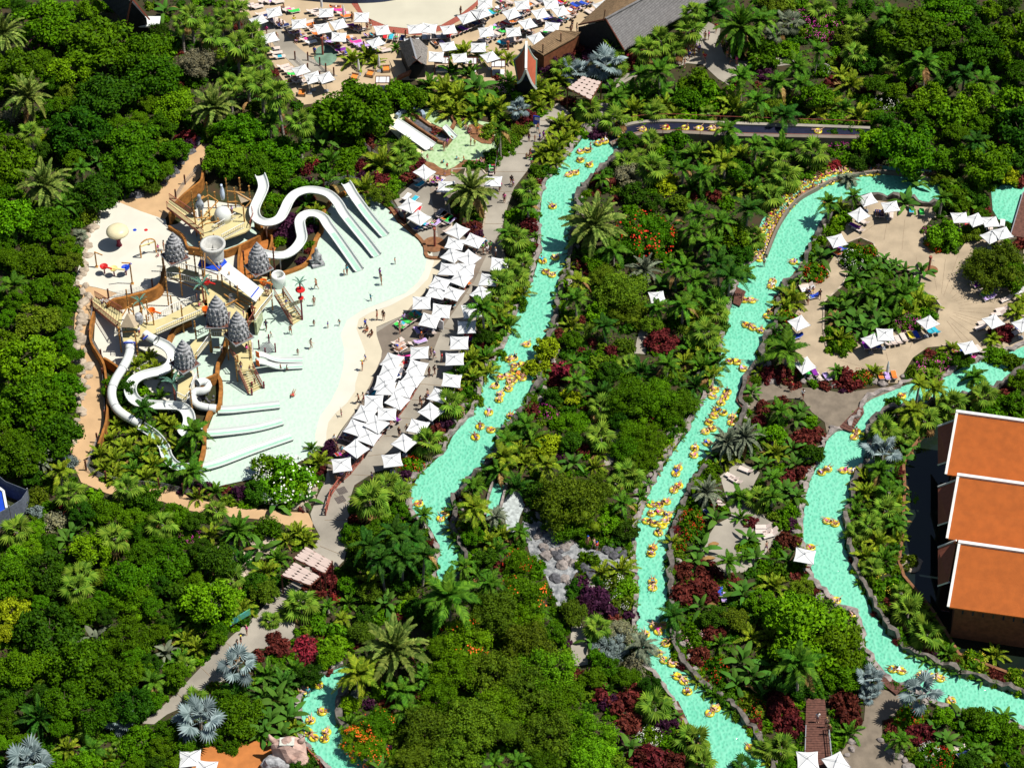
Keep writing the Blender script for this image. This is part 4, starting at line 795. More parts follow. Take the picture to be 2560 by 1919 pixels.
# rock head statue bottom left, stone guardian by the pool
def bumpy(me_fn, m, name, rt, sc, loc, seed):
    import bmesh
    b = bmesh.new(); bmesh.ops.create_icosphere(b, subdivisions=3, radius=1)
    for v in b.verts:
        n = mnoise.noise(v.co*1.6+Vector((seed, 0, 0))); v.co = v.co*(1+.28*n)
    me = bpy.data.meshes.new(name); b.to_mesh(me); b.free(); me.materials.append(m); o = place(name, me, rt, loc); o.scale = sc; return o
el = root('rock_gate', P(722, 1900, 0), 'pinkish carved rock gate with horn-like tips beside the lower left river', 'rock sculpture', px=722, py=1880)
PKR = mat('pink_rock', (.50, .34, .28), .9, .25, 1.5, bump=.8)
bumpy(0, PKR, 'rock_body', el, (2.0, 1.3, 1.9), (0, 0, 1.6), 1); bumpy(0, M['stone'], 'rock_foot', el, (1.5, 1.0, 1.2), (-1.3, -1.2, .8), 2); bumpy(0, PKR, 'rock_foot', el, (1.2, 1.0, 1.2), (1.3, -1.0, .9), 3)
MB().tube([(-1.2, .3, 2.6), (-1.8, .5, 3.2), (-2.0, .6, 3.7)], [.4, .28, .12], 8).tube([(1.2, .3, 2.6), (1.7, .4, 3.2), (1.9, .5, 3.8)], [.4, .28, .12], 8).obj('horn', PKR, el, smooth=True)
MB().box((0, -.1, 3.4), (1.6, 1.1, .12)).box((.1, -.3, 3.48), (.2, .6, .05)).obj('roof_hatch', mat('pale_slab', (.55, .57, .5), .8, .1), el); cover(722, 1870, 36)
fence([(756,1868),(775,1890),(800,1915)], 'red-brown railing beside the pink rock gate', 'x', .9, 1.1)
st = root('guardian_statue', P(793, 660, .12), 'grey stone seated guardian statue on a square base in the play pool', 'statue', px=793, py=640)
MB().box((0, 0, .2), (1.7, 1.5, .4), .4).obj('plinth', M['stone'], st)
def skinned(name, chains, mats_, sub=1):
    """grow one continuous surface over chains of (position, radius) joined by shared positions"""
    vs = []; es = []; rd = []; idx = {}
    for ch in chains:
        pr = None
        for p, r in ch:
            k = tuple(round(c, 4) for c in p)
            if k not in idx: idx[k] = len(vs); vs.append(k); rd.append(r)
            if pr is not None and pr != idx[k]: es.append((pr, idx[k]))
            pr = idx[k]
    me = bpy.data.meshes.new(name+'_skeleton'); me.from_pydata(vs, es, []); o = bpy.data.objects.new(name, me); COL.objects.link(o)
    md = o.modifiers.new('s', 'SKIN'); md.use_smooth_shade = True
    for i, v in enumerate(me.skin_vertices[0].data): v.radius = (rd[i], rd[i]) if not isinstance(rd[i], tuple) else rd[i]; v.use_root = (i == 0)
    if sub: s2 = o.modifiers.new('u', 'SUBSURF'); s2.levels = sub; s2.render_levels = sub
    dg = bpy.context.evaluated_depsgraph_get(); out = bpy.data.meshes.new_from_object(o.evaluated_get(dg)); out.name = name
    bpy.data.objects.remove(o); bpy.data.meshes.remove(me); out.materials.clear()
    for m in mats_: out.materials.append(m)
    return out
sb = skinned('statue_body', [[((0, 0, .6), .42), ((0, 0, 1.2), .45), ((0, 0, 1.7), .4), ((0, 0, 2.1), .2), ((0, 0, 2.5), .34), ((0, 0, 2.9), .12)], [((0, 0, .6), .42), ((.6, -.4, .8), .24), ((.55, -.5, .45), .2)], [((0, 0, .6), .42), ((-.6, -.4, .8), .24), ((-.55, -.5, .45), .2)],
             [((0, 0, 1.7), .4), ((.6, 0, 1.5), .18), ((.55, -.35, 1.0), .14)], [((0, 0, 1.7), .4), ((-.6, 0, 1.5), .18), ((-.5, -.35, 1.1), .14)]], [M['stone']]); place('statue_body', sb, st, (0, 0, 0))
WRUN = mat('wet_white_run', (.36, .58, .46), .15, .06, 2, spec=.5)
# ================================================================ play structure
Z3 = Vector((0, 0, 1))
def brown_wall(px, h, w=.32, z=0.1, label='', lx=None, ly=None, m='brownwall', sm=3):
    """low retaining wall of brown rock render; pixels follow its top"""
    W0 = [P(x, y, h) for x, y in px]; W0 = smooth_line(W0, sm); return wall_mesh(W0, h, w, z, .03).obj('retaining_wall', M[m], kind='structure')
brown_wall([(508,400),(504,446),(484,465),(463,482),(440,505),(424,535)], 2.0, .3)
brown_wall([(421,564),(440,575),(455,586),(463,600),(470,616),(500,622)], .7, .3)
brown_wall([(637,552),(650,560),(655,570),(648,588),(625,600),(600,612),(575,622),(556,627),(520,624),(470,617)], 1.3, .35)
brown_wall([(268,760),(285,747),(306,743),(359,729),(388,719),(401,706),(406,690),(410,668)], 2.0, .45)
brown_wall([(234,778),(225,819),(228,852),(240,875),(254,897),(262,920),(266,960),(268,1010),(266,1047),(255,1085),(246,1108)], 1.5, .3)
brown_wall([(258,893),(280,905),(296,918)], 1.6, .3)
brown_wall([(417,862),(425,840),(434,822),(445,815),(462,806),(477,800)], 1.0, .55)
brown_wall([(572,830),(566,850),(558,880),(546,905),(543,932),(551,950),(552,970),(550,1000),(546,1014),(530,1022),(519,1040),(511,1080),(510,1115),(502,1150),(500,1165)], .9, .5)
brown_wall([(543,932),(525,942),(500,951),(488,958)], 1.6, .4)
brown_wall([(600,612),(596,650),(598,700)], 1.2, .3); brown_wall([(655,572),(680,590),(670,630),(650,660)], .9, .3)
for i in range(26):   # rocks of the orange terrace and the dark gravel by the curled tube
    pass
def railing(mb, a, b, h=.95, step=.28, picket=True, solid=False):
    mb.bar(a+Z3*h, b+Z3*h, .07).bar(a+Z3*.1, b+Z3*.1, .05)
    L = (b-a).length; n = max(2, int(L/step))
    for i in range(n+1): p = a.lerp(b, i/n); mb.bar(p+Z3*.1, p+Z3*h, .05)
    return mb
BAMP = []
def tower(label, lx, ly, name='play_tower'): return root(name, P(lx, ly, 0), label, 'play structure', px=lx, py=ly)
def deck(rt, px, z, m='yellowdeck', th=.22, name='deck'): o = rt.location; return MB().prism([P(x, y, z)-o for x, y in px], -th, 0).obj(name, M[m], rt)
def rails(rt, px, z, m='frame', z2=None):
    o = rt.location; L = [P(x, y, z if z2 is None else z+(z2-z)*i/(len(px)-1))-o for i, (x, y) in enumerate(px)]
    for a, b in zip(L, L[1:]): railing(MB(), a, b).obj('railing', M[m], rt)
def pole(rt, x, y, z0, z1, m='bamboo', r=.075):
    """pixel (x, y) is the foot at z0; joints of the cane stand proud"""
    o = rt.location; b = P(x, y, z0)-o; mb = MB().bar(b, b+Z3*(z1-z0), r*2)
    k = 0.5
    while k < z1-z0: mb.box((b.x, b.y, b.z+k), (r*2.7, r*2.7, .07)); k += .62
    return mb.obj('pole', M[m], rt)
def beam(rt, a, b, m='bamboo', r=.06, name='beam'): o = rt.location; return MB().bar(P(*a)-o, P(*b)-o, r*2).obj(name, M[m], rt)
def stairs(rt, tl_, tr_, br_, bl_, z0, z1, n=11, m='yellowdeck', rail='rustmetal'):
    """corner pixels: top-left.. seen; z0 at the tl/bl end, z1 at the tr/br end"""
    o = rt.location; A = P(*tl_, z0)-o; B = P(*tr_, z1)-o; C = P(*br_, z1)-o; D = P(*bl_, z0)-o
    for i in range(n):
        u0, u1 = i/n, (i+1)/n; za = z0+(z1-z0)*(i+.5)/n-0
        q = [A.lerp(B, u0), A.lerp(B, u1), D.lerp(C, u1), D.lerp(C, u0)]; q = [(p.x, p.y) for p in q]; MB().prism(q, za-.14, za).obj('step', M[m], rt)
    for a, b in ((A, B), (D, C)): MB().bar(a-Z3*.1, b-Z3*.1, .1, .28).obj('stringer', M[rail], rt); railing(MB(), a, b, 1.0, .24).obj('railing', M[rail], rt)
# carved tower domes, tiers of upright stones round a cone
def dome_mesh():
    mb = MB(); prof = []; tiers = 7; z = 0
    for t in range(tiers):
        r = 1.12*(1-(t/tiers)**1.7)+.08; h = (.62 if t < 4 else .42)*(1-.03*t); prof += [(r, z), (r*.97, z+h*.78), (r*.86, z+h)]; z += h
    prof += [(.16, z), (.13, z+.25), (.02, z+.4)]; mb.lathe(prof, n=18); z = 0
    for t in range(4):
        r = 1.12*(1-(t/tiers)**1.7)+.08; h = .62*(1-.03*t); n = 17-2*t
        for k in range(n): a = 2*PI*k/n+.15*t; j = random.uniform(.8, 1.15); mb.box((math.cos(a)*r*1.02, math.sin(a)*r*1.02, z+h*.36*j), (.2*j, .66*PI*r/n*2*.55*random.uniform(.85, 1.1), h*.72*j), a)
        z += h
    return mb.mesh('carved_dome', M['stone'])
DOME = dome_mesh()
def stupa(rt, x, y, z, s=1.0, rz=.6, half=1.35):
    o = rt.location; b = P(x, y, z)-o; c = place('roof_platform', MB().box((0, 0, -.1), (half*2, half*2, .16)).box((0, 0, -.0), (half*2-.1, half*2-.1, .02)).mesh('roof_platform', M['plank']), rt, tuple(b), rz)
    e = MB()
    for i in (-1, 1): e.box((0, i*half, -.08), (half*2+.12, .08, .22)); e.box((i*half, 0, -.08), (.08, half*2-.08, .22))
    e.obj('platform_edge', M['metal'], c); d = place('carved_dome', DOME, rt, tuple(b+Z3*.03), random.uniform(0, 3)); d.scale = (s, s, s*1.05); return d
# --- east dome tower
T = tower('east bamboo tower carrying a grey carved dome beside the orange rock terrace', 647, 700)
stupa(T, 647, 667, 4.7, 1.05, .62); deck(T, [(618,700),(640,690),(668,692),(655,722),(630,722)], 2.4); rails(T, [(618,700),(640,690),(668,692)], 2.4, 'darkwood')
for x, y in ((616,718),(678,712),(648,738),(640,700)): pole(T, x, y, .12, 4.6)
for x, y in ((614,700),(688,692)): pole(T, x, y, .12, 5.2, 'darkwood', .09)
sp = root('spiral_slide_mouth', P(697, 712, .12), 'white barrel-shaped slide mouth on the east tower', 'slide', px=697, py=703); MB().lathe([(.9, 0), (.95, 1.6), (.8, 1.9), (.7, 1.7), (.68, .6), (.02, .55)], n=18).obj('barrel', M['white'], sp, smooth=True)
# --- upper tower
T = tower('upper bamboo play tower with stairs, pale yellow decks and white railings', 545, 560)
D1 = [(492,560),(520,521),(572,521),(610,517),(632,530),(626,570),(612,580),(553,601),(510,600),(490,565)]
deck(T, D1, 2.3); deck(T, [(530,602),(622,566),(632,592),(556,614),(524,612)][:0] or [(510,596),(553,598),(550,612),(512,612)], 2.28)
rails(T, [(555,600),(611,570)], 2.3); rails(T, [(531,580),(590,545)], 2.3); rails(T, [(625,570),(634,545),(628,520)], 2.3, 'rustmetal')
stairs(T, (424,498), (492,545), (510,590), (417,518), 2.1, 2.3+.0, 12)
for x, y, z1 in ((492,590,4.6),(510,600,5.2),(528,580,4.4),(543,550,5.0),(550,600,4.0),(592,545,5.4),(614,585,5.0),(628,535,5.0),(571,520,5.3),(604,515,5.0),(485,545,4.8),(522,520,4.6)): pole(T, x, y, .15, z1)
for a, b in (((487,505,4.6),(522,488,4.6)),((522,488,4.6),(545,503,4.6)),((510,540,4.0),(545,503,4.6)),((512,560,4.2),(550,552,4.0)),((568,478,5.2),(612,482,5.0)),((590,480,5.2),(628,503,4.8)),((612,520,4.0),(628,503,4.8)),((572,505,4.2),(605,504,4.2)),((492,545,4.4),(520,543,4.0)),((510,490,4.6),(487,505,4.6)),((500,560,3.2),(530,540,3.6))): beam(T, a, b)
MB().prism([P(x, y, z)-T.location for x, y, z in ((590,478,5.2),(630,500,4.9),(603,508,4.4))], 0, .03).obj('shade_sail', M['tent'], T)
mm = MB(); b = P(558,548,2.3)-T.location; mm.lathe([(1.15,0),(1.15,.9),(.95,1.5),(.5,1.9),(.05,2.0)], tuple(b), 14); mm.obj('bell', M['white'], T, smooth=True)
bird = skinned('bird_figure', [[((0,0,0),.25),((0,0,.9),.38),((0,.1,1.7),.3),((0,0,2.3),.14),((0,-.1,2.7),.22),((0,-.4,2.65),.07)]], [mat('pale_blue_plastic', (.55,.65,.8), .4)])
place('bird_figure', bird, T, tuple(P(557,500,3.4)-T.location))
fig = skinned('figurehead', [[((0,0,0),.4),((0,0,1.2),.34),((0,0,2.2),.45),((0,0,2.9),.40),((0,0,3.3),.18),((0,0,3.75),.34),((0,0,4.1),.18)],[((0,0,2.9),.40),((.5,-.2,2.4),.14),((.35,-.4,1.9),.12)],[((0,0,2.9),.40),((-.5,-.2,2.4),.14),((-.35,-.4,1.9),.12)]], [mat('blue_grey_stone', (.33,.37,.41), .8, .15)])
place('figurehead', fig, T, tuple(P(503,545,1.9)-T.location))
# --- tower under the west dome
T = tower('west bamboo tower carrying a grey carved dome beside the splash pad', 438, 700)
deck(T, [(415,672),(430,664),(497,682),(500,708),(449,697),(417,690)], 2.6); rails(T, [(419,694),(449,698),(500,710)], 2.6); rails(T, [(430,665),(470,676),(497,683)], 2.6)
stupa(T, 438, 640, 5.2)
for x, y in ((412,700),(456,740),(422,765),(470,700),(430,680)): pole(T, x, y, .1, 5.1)
beam(T, (418,692,1.6), (500,725,1.6)); beam(T, (412,640,4.6), (470,645,4.6))
# --- central tower: decks, two domes, giant head bucket, sloping white roof
T = tower('central bamboo play tower with tipping head bucket and sloping white roof', 560, 740)
deck(T, [(500,745),(500,704),(560,700),(590,722),(640,735),(620,760),(640,800),(610,806),(560,792),(523,780)], 2.5)
deck(T, [(642,745),(655,722),(681,724),(681,742),(652,778),(637,800),(612,802),(618,775)], 2.5)
rails(T, [(683,744),(654,779),(637,803)], 2.5); rails(T, [(500,700),(530,703)], 2.5, 'rustmetal'); rails(T, [(617,822),(636,792)], 2.5, 'rustmetal')
deck(T, [(525,812),(566,812),(568,840),(528,836)], 2.4); rails(T, [(531,842),(566,842)], 2.4)
stupa(T, 545, 800, 4.9, 1.05, .02, 1.45); stupa(T, 597, 838, 4.4, 1.02, .65)
for x, y, z1 in ((514,745,6.6),(494,720,6.4),(520,790,5),(560,750,6),(580,760,5.6),(600,790,5.4),(615,765,4.2),(640,790,4.2),(652,785,4.5),(682,775,4.8),(530,880,4.9),(568,880,4.9),(573,862,4.4),(623,845,4.4),(635,815,4.2),(513,700,8.2),(507,690,6.0),(545,700,8.0)): pole(T, x, y, .12, z1)
for a, b in (((512,632,8),(512,700,5)),((518,642,7.8),(552,680,5.2)),((560,690,3.8),(640,735,3.6)),((555,712,3.4),(632,758,3.4)),((645,690,4.6),(678,672,4.6)),((633,700,4.4),(678,706,4.2)),((560,735,3.0),(610,770,3.0)),((555,768,2.9),(600,745,3.4)),((588,745,3.2),(640,770,2.6)),((535,868,2.0),(571,867,2.0))): beam(T, a, b)
# head bucket: carved face below a wide ring, with hollow tank
hb = P(537, 662, 4.6)-T.location; prof = [(.95,0),(1.25,.7),(1.32,1.5),(1.30,2.1),(1.35,2.5),(1.62,2.7),(1.66,2.95),(1.42,3.0),(1.25,2.9),(1.2,.9),(.02,.85)]; prof = [(r_, z_*1.22) for r_, z_ in prof]
hd = MB().lathe(prof, tuple(hb), 26).obj('head_bucket', mat('pale_grey_stone', (.50,.50,.47), .75, .12, 2, bump=.4), T, smooth=True)
fc = MB(); F = hb+Vector((.60, -1.17, .25))
fc.bar(F+Vector((.1,-.12,.55)), F+Vector((.05,-.02,1.25)), .22).bar(F+Vector((-.45,.08,1.3)), F+Vector((-.08,-.05,1.25)), .16, .12).bar(F+Vector((.22,.02,1.25)), F+Vector((.58,.25,1.3)), .16, .12).bar(F+Vector((-.2,-.02,.28)), F+Vector((.35,.1,.28)), .16, .14)
fc.obj('face', bpy.data.materials['pale_grey_stone'], hd)
MB().bar(hb+Vector((-1.1,0,2.2)), hb+Vector((1.1,.1,2.2)), .08).bar(hb+Vector((-.9,.5,2.2)), hb+Vector((.9,.6,2.2)), .07).obj('tank_bar', M['frame'], hd)
rf = [P(*a)-T.location for a in ((568,655,5.4),(660,726,4.5),(639,754,4.5),(544,677,5.4))]; r_ = MB().prism(rf, -.08, 0).obj('sloping_roof', M['white'], T)
u = lambda s, t: rf[0].lerp(rf[1], s).lerp(rf[3].lerp(rf[2], s), t)
MB().prism([u(.86,.03), u(.885,.03), u(.885,.97), u(.86,.97)], .01, .03).obj('blue_stripe', M['blue'], r_)
bp_ = [P(*a)-T.location for a in ((558,643,5.6),(568,655,5.45),(544,677,5.45),(494,664,5.6),(500,648,5.6),(545,662,5.7))]; MB().prism(bp_, -.06, 0).obj('blue_splash_board', M['blue'], T)
MB().bar(P(497,668,5.2)-T.location, P(545,684,5.2)-T.location, .35, .25).obj('edge_trim', M['white'], T)
stairs(T, (686,736), (732,812), (756,797), (710,730), 2.5, .15, 10)
# wall mural panel under the east deck
MB().bar(P(641,838,.1)-T.location+Z3*1.1, P(655,800,.1)-T.location+Z3*1.1, .3, 2.2).obj('painted_panel', mat('pale_green_panel', (.38,.42,.25), .7, .4, 2), T)
# nets
nm = MB(); na = [P(*a)-T.location for a in ((573,735,3.6),(588,732,3.6),(585,775,2.4),(572,770,2.4))]
for i in range(7):
    t = i/6; nm.bar(na[0].lerp(na[1], t), na[3].lerp(na[2], t), .03); nm.bar(na[0].lerp(na[3], t), na[1].lerp(na[2], t), .03)
nm.obj('climbing_net', M['metal'], T)
for x, y, r in ((668,728,.75),(632,775,.75)):
    c = P(x, y, 3.1)-T.location; wh = MB(); pr = [c+Vector((.35*r*math.cos(a), -.25*r*math.cos(a), r*math.sin(a)*.95)) for a in np.linspace(0, 2*PI, 17)]; wh.tube(pr, .05, 5, False)
    for a in np.linspace(0, PI, 4)[:-1]: d = Vector((.35*r*math.cos(a), -.25*r*math.cos(a), r*math.sin(a)*.95)); wh.bar(c-d, c+d, .05)
    wh.obj('play_wheel', M['maroonp'], T)
# long walkway to the west
T2 = tower('long pale yellow walkway on bamboo poles between the western and central towers', 440, 800, 'play_walkway')
deck(T2, [(365,832),(368,806),(405,795),(490,754),(518,748),(520,778),(470,800),(392,834)], 2.5); rails(T2, [(392,836),(455,808),(520,780)], 2.5); rails(T2, [(366,806),(400,794),(432,774),(488,752)], 2.5)
for x, y, z1 in ((389,846,4.6),(460,831,4.8),(432,790,3.6),(372,800,3.6)): pole(T2, x, y, .12, z1)
# --- south-west tower with tent
T3 = tower('south-western bamboo tower with beige pyramid tent and two tube slides', 335, 830)
deck(T3, [(303,812),(330,795),(366,806),(366,835),(354,850),(338,857),(309,856),(306,835)], 2.5); deck(T3, [(318,832),(345,832),(338,858),(309,857)], 2.52); rails(T3, [(305,820),(307,855)], 2.5)
stairs(T3, (238,742), (306,782), (301,824), (226,762), .3, 2.5, 12)
ap = P(318,783,6.0)-T3.location; cs = [P(*a)-T3.location for a in ((300,818,4.3),(337,819,4.3),(362,797,4.3),(322,790,4.3))]
for i in range(4): MB().prism([ap, cs[i], cs[(i+1) % 4]], 0, .03).obj('tent_side', M['tent'], T3)
for x, y, z1 in ((304,880,4.4),(345,892,4.4),(362,840,5.2),(325,800,5.4),(340,830,5.0),(372,843,4.0)): pole(T3, x, y, .12, z1)
for a, b in (((305,790,4.6),(319,767,5.2)),((319,767,5.2),(332,780,4.6)),((345,785,4.6),(361,765,5.2)),((361,765,5.2),(382,792,4.4)),((303,830,3.3),(338,827,3.3))): beam(T3, a, b)
MB().bar(P(310,856,3.5)-T3.location, P(337,856,3.5)-T3.location, .14).bar(P(310,856,3.5)-T3.location, P(311,866,2.3)-T3.location, .14).bar(P(337,856,3.5)-T3.location, P(338,868,2.3)-T3.location, .14).bar(P(358,848,3.2)-T3.location, P(370,838,3.6)-T3.location, .14).obj('slide_gate', M['blue'], T3)
MB().lathe([(.5,0),(.62,.9),(.4,1.4),(.05,1.5)], tuple(P(348,806,4.0)-T3.location), 10).obj('hanging_drum', M['stone'], T3)
# --- south tower (dome with curled tube)
T4 = tower('southern bamboo tower carrying a grey carved dome beside the slide garden', 462, 960)
deck(T4, [(487,850),(526,832),(529,845),(490,893),(474,915),(478,925),(482,941),(464,1002),(443,992),(446,951),(470,905),(463,875)], 2.5); stupa(T4, 462, 908, 4.5, 1.0, .75)
rails(T4, [(527,846),(494,892)], 2.5); rails(T4, [(443,993),(464,1004),(476,990)], 2.5); rails(T4, [(492,842),(524,826)], 2.5, 'darkwood')
for x, y, z1 in ((434,960,4.4),(482,1035,4.4),(497,955,4.6),(493,870,4.8),(492,860,3.5),(527,880,3.4)): pole(T4, x, y, .12, z1)
MB().bar(P(478,965,2.7)-T4.location, P(492,935,2.7)-T4.location, .06, .8).obj('side_panel', M['frame'], T4)
# --- east tower (ends in steps into the pool)
T5 = tower('south-eastern bamboo tower with steps down into the play pool', 610, 900)
deck(T5, [(574,850),(600,838),(628,850),(632,905),(640,925),(594,925),(594,900),(575,878)], 2.2); rails(T5, [(574,850),(574,880),(594,905)], 2.2, 'rustmetal')
stairs(T5, (596,926), (622,985), (656,968), (632,922), 2.2, .15, 10); rails(T5, [(630,850),(634,900)], 2.2, 'frame')
for x, y, z1 in ((572,900,4.4),(594,953,4.2),(630,925,4.4),(598,935,3.4)): pole(T5, x, y, .12, z1)
for x, y in ((631,970),(660,970),(630,987)): pole(T5, x, y, .12, 1.2, 'maroonp', .1)
MB().bar(P(640,884,3.0)-T5.location, P(648,888,3.0)-T5.location, .08, .9).bar(P(640,905,3.0)-T5.location, P(648,909,3.0)-T5.location, .08, .9).obj('gate_board', M['orange'], T5)
# floating net bridge posts
nb = root('net_bridge', P(665, 880, .12), 'low net bridge on maroon posts in the play pool', 'net', px=665, py=878); ps = [P(x, y, .12)-nb.location for x, y in ((648,872),(673,858),(689,880),(664,892),(632,878))]
for p in ps: MB().bar(p, p+Z3*1.5, .17).obj('post', M['maroonp'], nb)
n_ = MB()
for i in range(9):
    t = i/8; n_.bar(ps[0].lerp(ps[1], t)+Z3*.5, ps[3].lerp(ps[2], t)+Z3*.5, .05); n_.bar(ps[0].lerp(ps[3], t)+Z3*.5, ps[1].lerp(ps[2], t)+Z3*.5, .05)
n_.obj('net', M['metal'], nb)
# ================================================================ slides
def sweep(rt, pts, r, mode, m='white', name='trough', flat=.62):
    r = r*.73 if flat == .62 else r
    """pts: (px, py, z) centreline; mode 'tube' or 'trough' (open half pipe with rolled rims)"""
    L = smooth_line([P(*p)-rt.location for p in pts], 5); L = resample(L, .45); n = len(L); prof = []
    if mode == 'tube': prof = [(math.cos(2*PI*k/14)*r, math.sin(2*PI*k/14)*r) for k in range(14)]; closed = True
    else:
        th = .07; a0, a1 = PI*.97, PI*2.03; K = 9; inn = [(math.cos(a0+(a1-a0)*k/K)*r, math.sin(a0+(a1-a0)*k/K)*r*flat) for k in range(K+1)]; out = [(x*(1+th/r*1.6), y*(1+th/r)-th*.4) for x, y in inn]
        prof = inn+[(inn[-1][0]+.02, inn[-1][1]+.06), (out[-1][0]+.05, out[-1][1])]+out[::-1]+[(out[0][0]-.05, out[0][1]), (inn[0][0]-.02, inn[0][1]+.06)]; closed = True
    v = []; k_ = len(prof)
    for i, p in enumerate(L):
        d = (L[min(i+1, n-1)]-L[max(i-1, 0)]).normalized(); s = d.cross(Z3).normalized(); u_ = s.cross(d)
        v += [p+s*x+u_*(y+(r*flat if mode != 'tube' else r)) for x, y in prof]
    f = [(i*k_+j, (i+1)*k_+j, (i+1)*k_+(j+1) % k_, i*k_+(j+1) % k_) for i in range(n-1) for j in range(k_)]
    o = MB().add(v, f).obj(name, M[m], rt, smooth=True)
    if mode == 'tube':
        for i in range(3, n-2, 7):
            d = (L[i+1]-L[i-1]).normalized(); s = d.cross(Z3).normalized(); u_ = s.cross(d); MB().tube([L[i]+u_*r-d*.05, L[i]+u_*r+d*.05], r*1.05, 14, False).obj('joint_ring', M['metal'], o)
    return L
def legs(rt, pts):
    for x, y, z in pts:
        p = P(x, y, z)-rt.location
        if z > .7: MB().bar((p.x, p.y, -rt.location.z), p, .16).obj('support_post', M['metal'], rt)
def slide(label, lx, ly, parts, lg=()):
    rt = root('water_slide', P(lx, ly, 0), label, 'slide', px=lx, py=ly)
    for part_ in parts:
        mode, r, pts = part_[:3]; fl = part_[3] if len(part_) > 3 else .62; L = sweep(rt, pts, r, mode, name='tube' if mode == 'tube' else 'trough', flat=fl)
        if mode == 'trough' and fl == .62 and pts[-1][2] < .2:
            k = [i for i, p in enumerate(L) if p.z < .95]
            if len(k) > 3:
                L = L[k[0]:]; mb = MB(); v = []
                for i, p in enumerate(L):
                    d = (L[min(i+1, len(L)-1)]-L[max(i-1, 0)]).normalized(); s = d.cross(Z3).normalized(); v += [p+s*r*.36+Z3*.06, p-s*r*.36+Z3*.06]
                mb.add(v, [(2*i, 2*i+2, 2*i+3, 2*i+1) for i in range(len(L)-1)]).obj('water_film', WRUN, rt)
    legs(rt, lg); return rt
def run_floor(rt, pts, w):
    L = [P(*p)-rt.location for p in pts]; a, b = L[0], L[-1]; s = (b-a).cross(Z3).normalized()
    MB().prism([(p.x, p.y) for p in (a+s*w, b+s*w, b-s*w, a-s*w)], a.z-.02, a.z+.01).obj('wet_run', M['river'] if False else WRUN, rt)
slide('long winding white slide curling round the rock planter and running into the pool', 700, 545, [('trough', .82, [(650,440,4.0),(656,455,3.9),(659,472,3.7),(652,492,3.4),(641,515,3.1),(636,533,2.9),(642,550,2.7),(660,560,2.6),(680,560,2.5),(700,550,2.4),(712,530,2.3),(722,508,2.2),(738,490,2.1),(765,480,2.0),(795,481,1.9),(822,490,1.7),(843,510,1.4),(860,538,1.0),(885,570,.6),(915,607,.25),(942,642,.12)])], [(645,515,3),(665,560,2.5),(712,530,2.2),(765,480,2),(830,495,1.5)])
slide('winding white slide leaving the dome tower and running into the pool', 770, 560, [('trough', .8, [(655,636,3.0),(675,641,2.9),(700,643,2.8),(722,638,2.6),(742,622,2.5),(755,600,2.3),(752,578,2.2),(750,556,2.1),(762,541,2.0),(785,538,1.8),(806,547,1.6),(820,568,1.2),(838,592,.8),(865,630,.35),(898,678,.12)])], [(700,643,2.7),(755,600,2.2),(785,538,1.7)])
slide('straight white slide at the top of the play pool', 915, 530, [('trough', .8, [(864,460,2.1),(870,468,2.0),(880,486,1.5),(893,505,1.0),(925,548,.4),(963,592,.12)])], [(872,470,1.8)])
slide('closed white tube slide descending the west edge of the slide garden', 300, 950, [('tube', .78, [(324,864,2.3),(326,883,2.2),(320,905,2.1),(306,931,2.0),(290,957,1.8),(281,982,1.6),(282,1005,1.4),(292,1028,1.2),(308,1043,1.0),(330,1056,.9),(352,1068,.7)]), ('trough', .8, [(352,1068,.7),(385,1090,.6),(410,1120,.5),(418,1145,.45),(440,1168,.4),(480,1172,.3),(540,1162,.2),(640,1125,.12),(735,1092,.12)])], [(320,905,2),(290,957,1.7)])
slide('wide winding open white slide through the slide garden', 400, 1000, [('tube', .78, [(362,842,2.4),(374,850,2.3),(392,859,2.2)]), ('trough', .9, [(392,858,2.2),(415,869,2.1),(430,884,2.0),(434,902,1.9),(425,920,1.9),(403,932,1.8),(375,938,1.7),(350,946,1.6),(332,960,1.5),(326,980,1.4),(334,1000,1.35),(352,1012,1.3),(385,1017,1.2),(420,1018,1.1),(450,1020,1.0),(468,1034,.9),(474,1056,.8),(466,1078,.7),(452,1090,.6)]), ('tube', .7, [(470,1088,.5),(490,1087,.4),(510,1086,.35)]), ('trough', .75, [(508,1086,.35),(550,1084,.25),(640,1073,.12),(712,1054,.12)])], [(430,884,2),(332,960,1.5),(420,1018,1.1),(474,1056,.8)])
cz = [(493,965,1.9),(505,960,1.8),(518,964,1.6),(521,975,1.4),(510,984,1.2),(494,984,1.1),(484,990,.95),(483,1004,.8),(492,1018,.6),(515,1025,.45),(545,1028,.3)]
slide('short white tube slide curling out of the southern tower into the pool', 560, 1015, [('tube', .68, cz), ('trough', .75, [(545,1028,.3),(580,1027,.2),(640,1021,.12),(703,1014,.12)])], [(518,966,1.5)])
slide('twin-lane short white slide at the foot of the south-eastern tower', 700, 905, [('trough', .55, [(640,888,2.0),(655,889,1.7),(675,897,.9),(700,902,.3),(758,902,.12)]), ('trough', .55, [(640,906,2.0),(655,907,1.7),(675,914,.9),(700,919,.3),(758,917,.12)])])
slide('wide white family slide in the small pool', 1030, 345, [('trough', .95, [(985,308,1.9),(1010,324,1.3),(1035,341,.7),(1060,358,.25),(1078,371,.1)], .25)], [(1000,318,1.5)])
slide('narrow white slide in the middle of the small pool', 1124, 333, [('trough', .6, [(1108,318,1.4),(1118,328,.9),(1130,341,.35),(1140,350,.1)])])
bs = root('curved_screen', P(1032, 290, 0), 'pale blue curved splash screen on the far side of the small pool', 'screen', px=1032, py=285); wall_mesh(smooth_line([P(*a)-bs.location for a in ((992,298),(1008,285),(1032,280),(1055,288),(1060,298))], 3), .8, .5).obj('screen', mat('pale_blue_screen', (.30,.38,.48), .4), bs)
